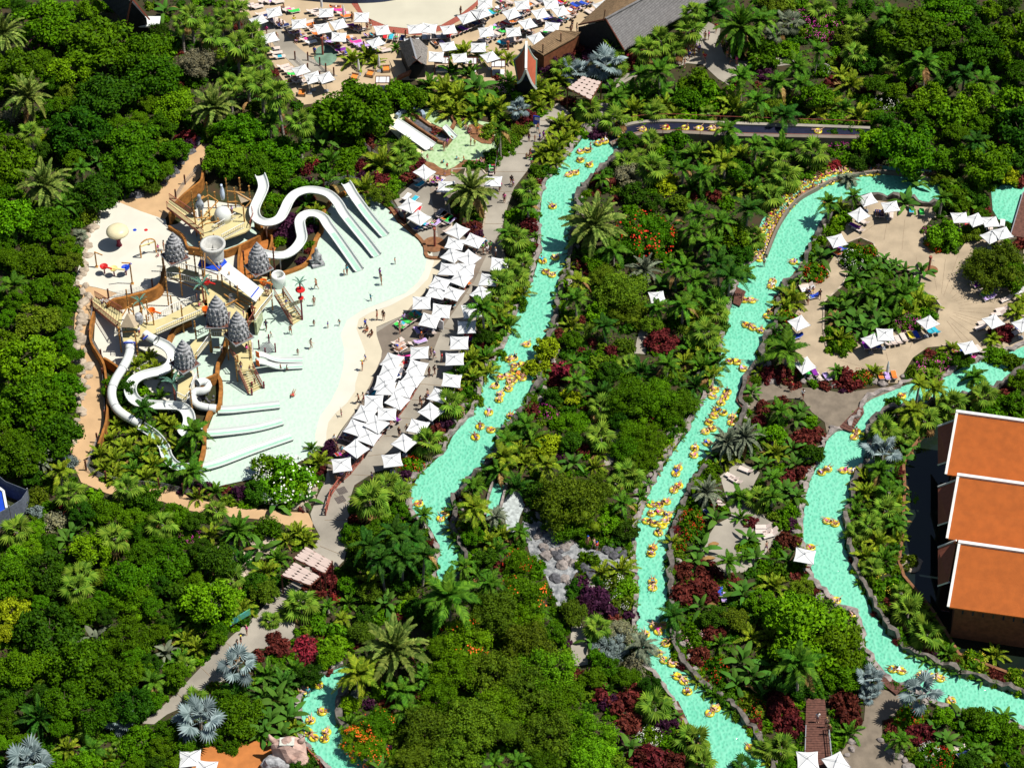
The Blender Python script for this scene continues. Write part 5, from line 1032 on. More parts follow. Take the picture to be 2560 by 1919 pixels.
0 and slide('green flume of the steep slide beside the rock rapids', 1242, 1240, [('trough', 1.0, [(1250,1212,.9),(1244,1240,.6),(1236,1275,.35),(1230,1300,.15)], .2)])
for px, w in (([(950,655,.125),(900,588,.125)], .5),): pass
# splash features on the pad
mu = root('mushroom_fountain', P(298, 613, .14), 'cream mushroom fountain with a maroon stem on the splash pad', 'fountain', px=295, py=585)
MB().lathe([(.42,0),(.28,.35),(.25,.9),(.4,1.1),(.22,1.5),(.2,2.3)], n=12).obj('stem', M['maroonp'], mu); MB().lathe([(.3,2.15),(1.3,2.1),(1.5,2.3),(1.45,2.6),(1.1,2.95),(.6,3.12),(.02,3.15)], n=26).obj('cap', M['mush'], mu, smooth=True)
ar = root('spray_arch', P(372, 640, .14), 'bamboo spray arch on the splash pad', 'arch', px=370, py=610); o = ar.location; a, b = P(353,644,.14)-o, P(391,631,.14)-o; h = 2.6
pt = [a, a+Z3*h*.7]+[a.lerp(b, .5-.5*math.cos(t))+Z3*(h*.7+h*.34*math.sin(t)) for t in np.linspace(.3, PI-.3, 7)]+[b+Z3*h*.7, b]; MB().tube(pt, .10, 8).obj('arch_pipe', M['bamboo'], ar); MB().bar(a+Z3*1.9, b+Z3*1.9, .12).obj('cross_bar', M['yellowp'], ar)
MB().bar(b+Vector((-.9, 0, 2.3)), b+Vector((-.9, 0, 1.5)), .06).lathe([(.02,0),(.2,.1),(.02,.25)], tuple(b+Vector((-.9,0,1.3))), 8).obj('hanging_bell', M['maroonp'], ar)
for x, y, h, dx, l in ((242, 667, 2.6, 1.0, 'left side of the splash pad'), (331, 709, 3.6, -1.0, 'lower edge of the splash pad')):
    cr = root('water_crook', P(x, y, .14), 'bamboo water crook at the '+l, 'spray pole', px=x, py=y-18); MB().bar((0, 0, 0), (0, 0, h), .16).box((0,0,.05),(.4,.4,.1)).obj('pole', M['bamboo'], cr); MB().bar((0, 0, h-.05), (dx, -.25, h-.35 if dx > 0 else h+.25), .12).obj('arm', M['bamboo'], cr)
for x, y, c, n, e in ((262, 684, 'red', 'red', (280,672)), (286, 689, 'yellowp', 'yellow', (312,674)), (316, 687, 'blue', 'blue', (328,658))):
    sp = root('tipping_spoon', P(x, y, .14), n+' tipping water spoon on the splash pad', 'water toy', px=x, py=y-18); MB().bar((0,0,0),(0,0,1.0),.16).obj('post', M['maroonp'], sp); MB().lathe([(.12,1.0),(.45,1.1),(.55,1.35),(.45,1.3),(.1,1.15)], n=14).obj('bowl', M[c], sp); e_ = P(*e, 1.5)-sp.location; MB().bar((0,0,1.25), e_, .22, .12).obj('channel', M[c], sp)
for x, y, c in ((337, 575, 'blue'), (365, 575, 'red')): t = root('floor_jet', P(x, y, .145), c+' round floor jet on the splash pad', 'floor jet', px=x, py=y); MB().lathe([(.25, 0), (.25, .03), (.02, .04)], n=14).obj('disc', M[c], t)
for x, y, z, c, n in ((515,705,4.2,'red','red'),(658,706,3.8,'orange','orange'),(514,775,3.8,'orange','large orange'),(379,778,3.6,'orange','small orange')):
    t = root('tipping_bucket', P(x, y, z), n+' tipping bucket hung on the play towers', 'water bucket', px=x, py=y); MB().lathe([(.15,-.35),(.42,-.2),(.5,.3),(.42,.28),(.1,-.2)], n=14).obj('bucket', M[c], t); MB().bar((.3,0,0),(1.2,-.3,-.1),.16).obj('spout', M[c], t)
# metal palm sculptures
def metal_palm(x, y, h, label, n=6, L=1.5, m='verdigris'):
    t = root('palm_sculpture', P(x, y, .12), label, 'sculpture', px=x, py=y-h*13); MB().tube([(0,0,0),(.05,0,h*.5),(0,0,h)], [.16,.13,.11], 8).obj('stem', M['rustmetal'], t)
    for i in range(n):
        o = place('frond', FEA['areca'][i % 3], t, (0, 0, h)); o.rotation_euler = (0, -R(45-8*(i % 3)), i*2*PI/n); o.scale = (L, L*.6, L); omat(o, M[m])
metal_palm(359, 835, 5.4, 'green metal palm sculpture by the beige tent'); metal_palm(513, 790, 5.2, 'green metal palm sculpture in the central tower', 6, 2.0); metal_palm(438, 1008, 3.2, 'green metal palm sculpture by the southern tower', 5, 2.2)
sg = root('name_sign', P(756, 799, .12), 'wooden sign reading LOST CITY hung on a maroon pole with red discs in the pool', 'sign', px=742, py=765); o = sg.location
MB().bar((0,0,0),(0,0,6.2),.2).obj('pole', M['maroonp'], sg); MB().lathe([(.03,5.1),(.62,5.12),(.62,5.2),(.03,5.3)], n=16).lathe([(.03,3.7),(.38,3.72),(.38,3.8),(.03,3.85)], n=14).obj('disc', M['red'], sg)
s0, s1 = P(724,764,2.6)-o, P(757,750,2.9)-o; bd_ = MB().bar(s0, s1, .08, .62).obj('board', M['mush'], sg); 
tc = bpy.data.curves.new('lettering_curve', 'FONT'); tc.body = 'LOST CITY'; tc.size = .52; tc.extrude = .01; tc.align_x = 'CENTER'; tc.align_y = 'CENTER'; tc.materials.append(M['darkwood'])
to = bpy.data.objects.new('tmp_text', tc); COL.objects.link(to); tm = bpy.data.meshes.new_from_object(to.evaluated_get(bpy.context.evaluated_depsgraph_get())); bpy.data.objects.remove(to); to = place('lettering', tm, bd_); mdp = (s0+s1)/2; dv = (s1-s0).normalized(); nn = Vector((dv.y, -dv.x, 0)).normalized(); upv = nn.cross(-dv) if False else dv.cross(nn)*-1
rm = Matrix((dv, nn.cross(dv) if nn.cross(dv).z > 0 else -nn.cross(dv), nn)).transposed().to_4x4(); to.matrix_local = Matrix.Translation(mdp+nn*.06) @ rm
metal_palm(752, 800, .1, 'spare', 0) if False else None
for i in range(6):
    f = place('frond', FEA['areca'][i % 3], sg, (0, 0, 6.1)); f.rotation_euler = (0, -R(40), i*1.05); f.scale = (1.3, .8, 1.3); omat(f, M['verdigris'])
ib = root('information_board', P(604, 1560, 0), 'sloping park map board beside the lower left path', 'sign', px=604, py=1548)
MB().bar((-1.2,-.9,1.2),(1.0,.9,1.2),.1,.9).obj('board', mat('map_print', (.10,.38,.12), .5, .6, 1.5, col2=(.05,.35,.5)), ib); MB().bar((-.9,-.7,0),(-.9,-.7,1),.12).bar((.7,.7,0),(.7,.7,1),.12).obj('post', M['darkwood'], ib)
nbd = root('notice_board', P(1101, 826, 0), 'white notice board at the end of the upper fence', 'sign', px=1101, py=812); MB().box((0,0,1.1),(.08,1.0,1.5),.9).obj('panel', M['c_white'], nbd); MB().bar((0,-.3,0),(0,-.3,.5),.08).bar((0,.3,0),(0,.3,.5),.08).obj('post', M['metal'], nbd)
nb2 = root('notice_board', P(1341, 318, 0), 'blue and white notice board on the promenade near the conveyor', 'sign', px=1341, py=305); MB().box((0,0,1.2),(.9,.08,1.5),-.3).obj('panel', M['blue'], nb2); MB().box((.05,-.06,1.5),(.6,.03,.5),-.3).obj('notice', M['c_white'], nb2)
# ================================================================ parasols
def canopy_mesh(s=1.18):
    n = 6; v = []; f = []
    for side in range(4):
        a0, a1 = PI/4+side*PI/2, PI/4+(side+1)*PI/2; A = Vector((math.cos(a0), math.sin(a0), 0))*s*1.414; B = Vector((math.cos(a1), math.sin(a1), 0))*s*1.414
        base = len(v); rows = 4
        for r in range(rows+1):
            t = r/rows
            for k in range(n+1):
                u = k/n; p = A.lerp(B, u)*t; inw = 1-.07*math.sin(PI*u)*t; z = .32*(1-t)**1.15-.05*math.sin(PI*u)*t; v.append((p.x*inw, p.y*inw, z))
        for r in range(rows):
            for k in range(n): q = base+r*(n+1)+k; f.append((q, q+n+1, q+n+2, q+1))
        e = base+rows*(n+1); o = len(v)
        for k in range(n+1): x, y, z = v[e+k]; v.append((x, y, z-.09))
        for k in range(n): f.append((e+k, o+k, o+k+1, e+k+1))
    mb = MB(); mb.add(v, f); mb.lathe([(.11, .31), (.10, .36), (.02, .39)], n=8); return mb.mesh('canopy', M['canvas'])
CAN = canopy_mesh(); UPOLE = MB().bar((0, 0, 0), (0, 0, 2.75), .055).mesh('pole', M['metal'])
rb = MB()
for k in range(4): a = PI/4+k*PI/2; rb.bar((0, 0, 2.72), (math.cos(a)*1.7, math.sin(a)*1.7, 2.22), .03)
RIB = rb.mesh('ribs', M['metal']); UBASE = MB().box((0, 0, .06), (.6, .6, .12)).mesh('base', M['metal'])
UCL = MB().lathe([(.05, .8), (.20, 1.0), (.17, 1.9), (.08, 2.6), (.03, 2.75)], n=10).mesh('folded_canopy', M['canvas'])
UMB = []
def parasol(px, py, zone, deg=None, s=1.0, h=None, side='', zb=0.04):
    h = h or random.uniform(2.0, 2.5)
    g = P(px, py, h+.35); t = root('parasol', (g.x, g.y, zb), 'open white square parasol '+zone, 'parasol', px=px, py=py, group='white square parasols')
    rz = R(deg if deg is not None else random.uniform(-35, 35)); c = place('canopy', CAN, t, (0, 0, h), rz, s); c.rotation_euler = (random.uniform(-.09, .09), random.uniform(-.09, .09), rz)
    p = place('pole', UPOLE, t, (0, 0, 0)); p.scale = (1, 1, (h+.5)/2.75); r_ = place('ribs', RIB, t, (0, 0, h-2.2), rz); r_.scale = (s, s, 1); place('base', UBASE, t, (0, 0, 0)); UMB.append((px, py)); cover(px, py, 18); return t
Z1 = 'on the crowded sand beach at the top'
for x, y, d in [(155,90,12),(370,190,5),(575,230,20),(605,95,2),(715,195,25),(715,305,0),(910,135,0),(1035,350,30),(1090,245,15),(1375,235,8),(1495,230,-5),(1665,240,15),(1820,140,25),(1940,95,28),(1660,385,15),(1920,395,0),(1555,475,0),(1760,485,8),(2020,475,30),(120,310,25),(385,590,25),(490,655,20),(600,655,28),(20,160,30),(1340,352,0)]:
    (x, y), = tl(1, 0, [(x, y)]); parasol(x, y, Z1, d, .92)
for x, y, d in [(40,15,0),(20,90,25),(250,95,28),(335,25,5),(480,95,25),(565,20,10),(640,75,28),(378,175,30),(570,200,-8),(450,290,28),(265,240,5),(50,240,8),(970,35,28)]:
    (x, y), = zm(1200, 0, 3.1725, [(x, y)]); parasol(x, y, Z1, d, .92)
Z2 = 'on the deck beside the play pool'
for x, y, d in [(1330,100,35),(1410,205,38),(1740,320,38),(1885,405,25),(1720,430,12),(1695,530,35),(1840,555,40),(1660,650,10),(1810,650,5),(1770,735,30),(1590,770,20),(1560,850,15),(1700,860,25),(1430,940,0),(1600,1010,5),(1500,1095,15),(1410,1370,0),(1175,1440,25),(1150,1540,15),(1390,1500,15),(1350,1600,25),(1110,1640,10)]:
    (x, y), = tl(1, 1, [(x, y)]); parasol(x, y, Z2, -d)
for x, y, d in [(1120,20,5),(1280,30,20),(1015,140,0),(1220,130,30),(940,240,25),(1130,240,0),(1040,330,35),(860,360,25),(975,440,25),(865,540,40),(740,680,-8)]:
    (x, y), = tl(1, 2, [(x, y)]); parasol(x, y, Z2, -d)
Z3_ = 'on the river side of the promenade'
for x, y, d in [(2105,610,5),(2010,740,10),(1950,860,35),(1860,1010,-10),(1820,1150,0),(1755,1285,0),(1715,1425,0),(1690,1610,5)]:
    (x, y), = tl(1, 1, [(x, y)]); parasol(x, y, Z3_, -d)
for x, y, d in [(1580,80,25),(1510,220,40),(1400,350,15),(1280,490,38),(1175,640,-10)]: (x, y), = tl(1, 2, [(x, y)]); parasol(x, y, Z3_, -d)
for x, y, d in [(1455,1470,40),(2050,1550,5),(1640,1595,5)]: (x, y), = tl(1, 0, [(x, y)]); parasol(x, y, 'beside the small pool', -d, .95 if x != 1640 else .6)
for x, y, d in [(860,50,20),(790,180,35),(1060,110,8),(600,405,20),(1660,205,5),(1795,225,25),(1925,240,8),(2030,340,20),(1930,370,30),(1385,1110,30),(1015,1215,0),(905,1265,30),(270,1115,30),(1950,1100,30),(1735,1325,20),(320,1480,30),(2205,1130,30)]:
    (x, y), = tl(3, 1, [(x, y)]); parasol(x, y, 'around the stone plaza', d, .92)
for x, y, d in [(320,1465,12)]: (x, y), = tl(3, 2, [(x, y)]); parasol(x, y, 'leaning over the right river', -d)
for x, y, d in [(345,1575,0),(590,1600,25)]: (x, y), = tl(3, 3, [(x, y)]); parasol(x, y, 'beside the plank footbridge at the bottom', d)
for x, y, d in [(1640,1560,5),(1775,1655,-5)]: (x, y), = tl(0, 3, [(x, y)]); parasol(x, y, 'under the blue-grey palm at the lower left', d)
parasol(1280+1255/3.455, 480+890/3.455, 'half hidden by palms between the two rivers', 10, .85)
def closed(px, py, zone): g = P(px, py, 1.6); t = root('folded_parasol', (g.x, g.y, .04), 'folded white parasol '+zone, 'parasol', px=px, py=py, group='folded parasols'); place('folded_canopy', UCL, t); place('pole', UPOLE, t); place('base', UBASE, t)
for x, y in [(565,30),(755,100),(885,570),(1062,540),(460,730)]: (x, y), = tl(1, 0, [(x, y)]); closed(x, y, 'standing on the top beach')
closed(1920+1035/3.455, 480+1520/3.455, 'beside two loungers at the lower edge of the plaza')
# ================================================================ sun loungers and towels
lb = MB()
for y in (-.30, .30): lb.bar((-.95, y, .30), (.55, y, .30), .05)
for x in (-.8, .35):
    lb.bar((x, -.33, .30), (x, .33, .30), .04)
    for y in (-.30, .30): lb.bar((x, y, 0), (x, y, .30), .05)
LFR = lb.mesh('frame', M['frame']); LSE = MB().box((-.30, 0, .335), (1.25, .58, .04)).mesh('seat', M['sling']); LBK = MB().add(*(lambda a: (a, [(0, 1, 2, 3), (4, 7, 6, 5), (0, 4, 5, 1), (2, 6, 7, 3), (1, 5, 6, 2), (0, 3, 7, 4)]))([(.34, -.30, .33), (.92, -.28, .68), (.92, .28, .68), (.34, .30, .33), (.36, -.30, .29), (.94, -.28, .64), (.94, .28, .64), (.36, .30, .29)])).mesh('backrest', M['sling'])
TWL = MB().box((-.28, 0, .37), (1.15, .60, .03)).add([(.33, -.31, .39), (.85, -.29, .70), (.85, .29, .70), (.33, .31, .39)], [(0, 1, 2, 3)]).mesh('towel', M['c_white'])
TW2 = MB().box((-.1, 0, .37), (.6, .56, .05)).mesh('towel', M['c_white'])
LYING = []
def lounger(px, py, deg, zone, tw=None, body=None, part=False, slingc=None, zb=.06):
    g = P(px, py, zb+.3); t = root('sun_lounger', (g.x, g.y, zb), 'white-framed sun lounger with '+(tw+' towel ' if tw else 'bare pink sling ')+zone, 'sun lounger', rz=R(deg), px=px, py=py, group='sun loungers '+zone)
    place('frame', LFR, t); a = place('seat', LSE, t); b = place('backrest', LBK, t)
    if slingc: omat(a, M[slingc]); omat(b, M[slingc])
    if tw:
        w = place('towel', TW2 if part else TWL, None, (g.x, g.y, zb), R(deg)); tag(w, tw+' towel on a lounger '+zone, 'towel', px, py, 'towels '+zone); omat(w, M['c_'+tw])
    if body: LYING.append((g.x, g.y, zb+.40, R(deg), px, py, zone))
TC = ['blue', 'purple', 'pink', 'turquoise', 'grey', 'navy', 'red', 'orange', 'green', 'lilac', 'white', 'black']
def row(ox, oy, s, a, b, n, deg, zone, p=.6, q=.3):
    for i in range(n):
        t = i/(max(1, n-1)); x = a[0]+(b[0]-a[0])*t; y = a[1]+(b[1]-a[1])*t; lounger(ox+x/s+random.uniform(-1, 1), oy+y/s, deg+random.uniform(-5, 5), zone, random.choice(TC) if random.random() < p else None, random.random() < q, random.random() < .3)
BZ = 'on the top beach'
r1 = lambda *a: row(600, 0, 3.1725, *a[:4], BZ, *a[4:])
r1((170,110),(345,205),7,205,.5,.3); r1((350,70),(425,90),3,200); r1((575,85),(690,150),4,200,.5,.5); r1((755,60),(845,130),4,190); r1((535,175),(640,290),6,205,.5,.2); r1((395,235),(560,335),5,205,.9,.4)
r1((690,310),(830,420),6,200,.8,.4); r1((860,205),(950,235),4,200,.9,.5); r1((345,525),(450,610),5,200,.6,.1); r1((265,385),(310,450),3,195,.3,.4); r1((850,300),(980,370),5,200,.8,.2); r1((190,10),(300,15),3,200); r1((1030,280),(1120,270),3,200); r1((1020,380),(1150,400),4,200,.4); r1((60,40),(140,55),3,200,.5,.4)
r1((600,640),(690,640),3,200,.5); r1((400,650),(520,640),3,200,.4)
r2 = lambda *a: row(900, 0, 3.1725, *a[:4], BZ, *a[4:])
r2((200,295),(330,310),4,265,.9,.5); r2((510,300),(700,290),6,272,.8,.3); r2((730,270),(975,165),9,318,.7,.4); r2((1005,120),(1150,60),5,318,.7,.6); r2((1070,225),(1235,160),7,318,.8,.5); r2((985,325),(1130,250),5,318,.9,.2); r2((1130,345),(1260,310),5,318,.4,.3); r2((600,350),(660,350),2,300,.7)
r3 = lambda *a: row(1200, 0, 3.1725, *a[:4], BZ, *a[4:])
r3((260,150),(380,90),5,318,.8,.5); r3((330,250),(410,265),3,318,.7,.4); r3((400,40),(490,10),3,318,.8,.4); r3((450,175),(560,140),4,318,.8,.4); r3((600,190),(740,110),5,318,.9,.3); r3((590,30),(680,20),4,318,.8); r3((690,95),(790,60),4,318,.9,.6); r3((760,45),(860,25),4,318,.8,.7); r3((870,100),(960,80),3,318,.3); r3((520,260),(590,250),3,318); r3((170,20),(240,20),3,318,.4,.3)
DZ = 'on the pool deck'
r4 = lambda i, j, *a: row(640*i, 480*j, 3.455, *a[:4], DZ if i == 1 else 'around the stone plaza', *a[4:])
r4(1,1,(1290,150),(1400,160),3,250,.9,.3); r4(1,1,(1400,310),(1560,270),5,235,1,.1); r4(1,1,(1600,200),(1680,250),3,235,.7); r4(1,1,(1640,260),(1660,330),2,235); r4(1,1,(1240,1160),(1400,1050),6,318,.9,.5); r4(1,1,(1400,1200),(1520,1200),4,300,.5,.3); r4(1,1,(1540,920),(1680,970),4,300,.6,.3)
r4(1,1,(1225,1290),(1250,1360),3,220,.4,.6); r4(1,1,(1290,1400),(1280,1500),5,200,.9,.1); r4(1,1,(1230,1560),(1200,1640),4,215,.9,.1); r4(1,1,(1370,1300),(1420,1290),2,210,.7,.3); r4(1,1,(1440,540),(1540,330),0,0); r4(1,1,(1690,780),(1820,780),4,300,.5,.2); r4(1,1,(1850,1240),(1860,1270),2,200,1)
r4(1,2,(1000,60),(1010,90),2,230,.8,.4); r4(1,2,(770,450),(860,480),4,230,.5,.4); r4(1,2,(1060,390),(1200,300),4,310,.7,.2); r4(1,2,(740,600),(860,620),4,220,.6,.3); r4(1,2,(1150,90),(1180,120),2,220); r4(1,2,(1010,220),(1080,200),3,300,.6)
row(940, 260, 3.1725, (345,600), (345,640), 2, 230, 'beside the small pool', 1, .2); row(940, 260, 3.1725, (430,610), (510,610), 3, 240, 'beside the small pool', .7, .6); row(940, 260, 3.1725, (930,470), (915,540), 4, 270, 'beside the small pool', 1, 0); row(940, 260, 3.1725, (500,670), (560,690), 2, 240, 'beside the small pool', .5, .5); row(940,260,3.1725,(240,740),(300,760),2,240,'beside the small pool',1,0); row(940,260,3.1725,(500,860),(580,920),4,240,'beside the small pool',.6,.3)
PZ = 'around the stone plaza'
for x, y, d, c in [(945,190,265,'navy'),(985,195,265,'navy'),(1060,205,262,None),(1240,160,262,'turquoise'),(1330,180,268,'green'),(755,295,320,'purple'),(780,320,320,None),(820,255,320,None),(1720,310,262,'red'),(1770,310,262,'blue'),(1825,320,265,'white'),(1870,320,265,'white'),(1922,310,262,None),(2025,275,260,'white'),(1800,755,20,'turquoise'),(1830,795,25,'purple'),(1870,840,25,None),(1895,875,25,'green'),(1915,910,25,'lilac'),(1950,855,25,None),(2060,920,30,None),
                   (1395,1200,300,'turquoise'),(1445,1195,300,'turquoise'),(1235,1240,285,'yellow'),(1285,1240,285,'blue'),(1030,1295,285,None),(1080,1290,285,None),(1125,1280,285,None),(1175,1260,285,None),(845,1330,280,'purple'),(890,1330,285,'purple'),(945,1325,290,'blue'),(1870,1120,20,None),(1845,1165,20,None),(2025,1010,15,None),(1990,1050,15,None),(245,1250,20,'blue'),(340,1555,285,'green'),(405,1560,285,'purple'),(440,1600,290,None),(510,1600,290,'lilac'),(975,1590,275,'orange'),(1030,1595,275,'lilac'),(1090,1585,275,'orange'),(330,810,15,None),(345,840,15,'white'),(395,900,20,'blue'),(1640,1390,320,'red'),(1700,1400,320,'blue'),(1740,1420,320,'pink'),(1830,1360,300,None),(2170,860,30,'white'),(2190,1160,30,'blue'),(580,490,320,'red'),(630,490,320,'blue'),(590,525,320,'orange'),(2165,1200,30,None)]:
    (x, y), = tl(3, 1, [(x, y)]); lounger(x, y, d, PZ, c, c in ('red', 'navy'))
for x, y, d, c in [(1900,800,320,None),(1930,830,320,None),(2020,740,330,None),(1790,1020,300,None),(1700,1120,300,'navy'),(2170,1230,0,None),(2170,1270,0,None)]: (x, y), = tl(2, 2, [(x, y)]); lounger(x, y, d, 'in the shaded garden patio', c)
for x, y, d, c in [(20,1270,20,None),(20,1300,20,None),(80,430,10,None),(90,500,10,'purple')]: (x, y), = tl(3, 2, [(x, y)]); lounger(x, y, d, 'in the shaded garden patio', c)
for x, y, d, c in [(1800,140,270,'blue'),(1830,190,270,'lilac')]: (x, y), = tl(2, 3, [(x, y)]); lounger(x, y, d, 'in the shaded garden patio', c)
for x, y, d, c in [(1640,1480,210,None),(1690,1540,210,'navy'),(2120,1630,200,'turquoise')]: (x, y), = tl(3, 3, [(x, y)]); lounger(x, y, d, 'in the lower right garden', c)
# ================================================================ people: bodies grown as one skin, five poses
def body(name, j, fem=False):
    """j: joints; returns chains for one continuous figure"""
    w = .125 if not fem else .115
    ch = [[(j['pel'], .125), (j['bel'], .115), (j['che'], .145), (j['nk'], .055), (j['hd'], .095), (j['top'], .06)]]
    for s in ('l', 'r'):
        ch.append([(j['pel'], .125), (j['hip'+s], .105), (j['kn'+s], .062), (j['an'+s], .036), (j['to'+s], .03)])
        ch.append([(j['che'], .145), (j['sh'+s], .062), (j['el'+s], .042), (j['wr'+s], .028), (j['ha'+s], .032), (j['fi'+s], .014)])
    return skinned(name, ch, [M['skin0']], 1)
def V3(*a): return tuple(a)
def J(pel, bel, che, nk, hd, top, hl, kl, al, tl2, shl, el, wl, hl2, mir=None, **o):
    m = lambda p: (p[0], -p[1], p[2]); d = dict(pel=pel, bel=bel, che=che, nk=nk, hd=hd, top=top, hipl=hl, knl=kl, anl=al, tol=tl2, shl=shl, ell=el, wrl=wl, hal=hl2)
    for k in ('hip', 'kn', 'an', 'to', 'sh', 'el', 'wr', 'ha'): d[k+'r'] = m(d[k+'l'])
    d.update(o)
    for s in ('l', 'r'):
        a, b = Vector(d['wr'+s]), Vector(d['ha'+s]); d['fi'+s] = tuple(b+(b-a).normalized()*.09)
    return d
POSE = {}
POSE['stand'] = J((0,0,.93),(0,0,1.12),(0,0,1.32),(0,0,1.50),(0.02,0,1.62),(0.01,0,1.73),(0,.09,.86),(.02,.10,.48),(0,.11,.07),(.15,.12,.03),(0,.19,1.41),(-.02,.25,1.13),(.05,.27,.88),(.08,.27,.80))
POSE['walk'] = J((0,0,.92),(.01,0,1.12),(.03,0,1.32),(.05,0,1.50),(.08,0,1.62),(.08,0,1.72),(0,.09,.86),(.20,.09,.50),(.22,.10,.08),(.36,.10,.04),(.03,.19,1.41),(-.12,.24,1.15),(-.10,.26,.90),(-.08,.26,.82), knr=(-.02,-.10,.47), anr=(-.33,-.10,.16), tor=(-.26,-.11,.05), elr=(.14,-.24,1.15), wrr=(.33,-.22,1.02), har=(.40,-.21,1.0))
POSE['reach'] = J((0,0,.92),(0,0,1.12),(.02,0,1.32),(.03,0,1.50),(.05,0,1.62),(.05,0,1.72),(0,.10,.86),(.08,.14,.48),(0,.18,.07),(.14,.20,.03),(0,.19,1.41),(.05,.42,1.52),(.08,.60,1.70),(.09,.66,1.76))
POSE['sit'] = J((0,0,.16),(-.03,0,.34),(-.04,0,.54),(-.02,0,.72),(0.02,0,.84),(0.01,0,.94),(.02,.10,.14),(.42,.14,.42),(.52,.15,.07),(.66,.16,.04),(-.03,.19,.63),(.12,.25,.42),(.36,.20,.42),(.43,.18,.43))
POSE['lie'] = J((0,0,.12),(.18,0,.14),(.38,0,.24),(.52,0,.36),(.62,0,.42),(.71,0,.48),(-.05,.09,.11),(-.44,.12,.22),(-.84,.13,.10),(-.92,.14,.20),(.46,.19,.28),(.30,.28,.14),(.06,.30,.13),(-.02,.30,.13))
POSE['ride'] = J((0,0,.10),(.12,0,.20),(.26,0,.36),(.38,0,.48),(.46,0,.56),(.53,0,.64),(-.06,.10,.14),(-.42,.17,.42),(-.80,.24,.30),(-.92,.25,.38),(.32,.19,.42),(.26,.44,.38),(.05,.56,.40),(-.02,.58,.40))
POSE['ride2'] = J((0,0,.10),(.12,0,.20),(.26,0,.36),(.38,0,.46),(.46,0,.52),(.54,0,.58),(-.06,.08,.14),(-.44,.09,.34),(-.82,.10,.26),(-.93,.12,.34),(.32,.19,.40),(.50,.38,.40),(.66,.52,.46),(.72,.58,.50), wrr=(.05,-.56,.40), elr=(.26,-.44,.38), har=(-.02,-.58,.40))
BODY = {k: body('body_'+k, j) for k, j in POSE.items()}
for b in BODY.values(): b.name = 'body'
def cloth(j, kind):
    g = lambda a, b, t: tuple(Vector(j[a]).lerp(Vector(j[b]), t)); ch = []
    if kind == 'trunks': ch = [[(g('pel','bel',.45), .13), (j['pel'], .145)]]+[[(j['pel'], .145), (j['hip'+s], .122), (g('hip'+s,'kn'+s,.55), .10)] for s in 'lr']
    if kind == 'brief': ch = [[(g('pel','bel',.2), .12), (j['pel'], .142), ]]+[[(j['pel'], .142), (g('pel','hip'+s,.9), .115)] for s in 'lr']
    if kind == 'top': ch = [[(g('bel','che',.55), .135), (g('che','nk',.15), .155)]]
    if kind == 'shirt': ch = [[(g('pel','bel',.2), .145), (j['bel'], .145), (j['che'], .17), (g('che','nk',.6), .09)]]+[[(j['che'], .17), (j['sh'+s], .085), (g('sh'+s,'el'+s,.7), .062)] for s in 'lr']
    return skinned(kind, ch, [M['c_blue']], 1)
CLO = {(k, c): cloth(POSE[k], c) for k in POSE for c in ('trunks', 'brief', 'top', 'shirt')}
def hairm(j):
    h, t = Vector(j['hd']), Vector(j['top']); d = (t-h).normalized(); c = h+d*.05; mb = MB(); back = d.cross(Vector((0, 1, 0))).normalized(); c = c+back*(-.02)
    q = d.to_track_quat('Z', 'Y').to_matrix().to_4x4(); pr = [(.10, -.05), (.118, .0), (.105, .05), (.06, .085), (.01, .095)]; m0 = MB().lathe(pr, n=9); return mb.add([Matrix.Translation(c) @ q @ Vector(v) for v in m0.v], m0.f).mesh('hair', M['hair'])
HAIR = {k: hairm(j) for k, j in POSE.items()}
FACE = {}
def facem(j):
    h, t = Vector(j['hd']), Vector(j['top']); d = (t-h).normalized(); fw = Vector((0, 1, 0)).cross(d).normalized(); mb = MB(); q = lambda x, y, z: h+fw*x+Vector((0, y, 0))+d*z
    for y in (-.035, .035): mb.box(tuple(q(.088, y, .03)), (.02, .025, .012))
    mb.box(tuple(q(.10, 0, .0)), (.03, .022, .03)); mb.box(tuple(q(.085, 0, -.045)), (.02, .05, .012)); return mb.mesh('face', M['maroonp'])
FACE = {k: facem(j) for k, j in POSE.items()}
TOPC = ['red', 'blue', 'turquoise', 'purple', 'pink', 'white', 'black', 'orange', 'green', 'yellow', 'navy', 'lilac']
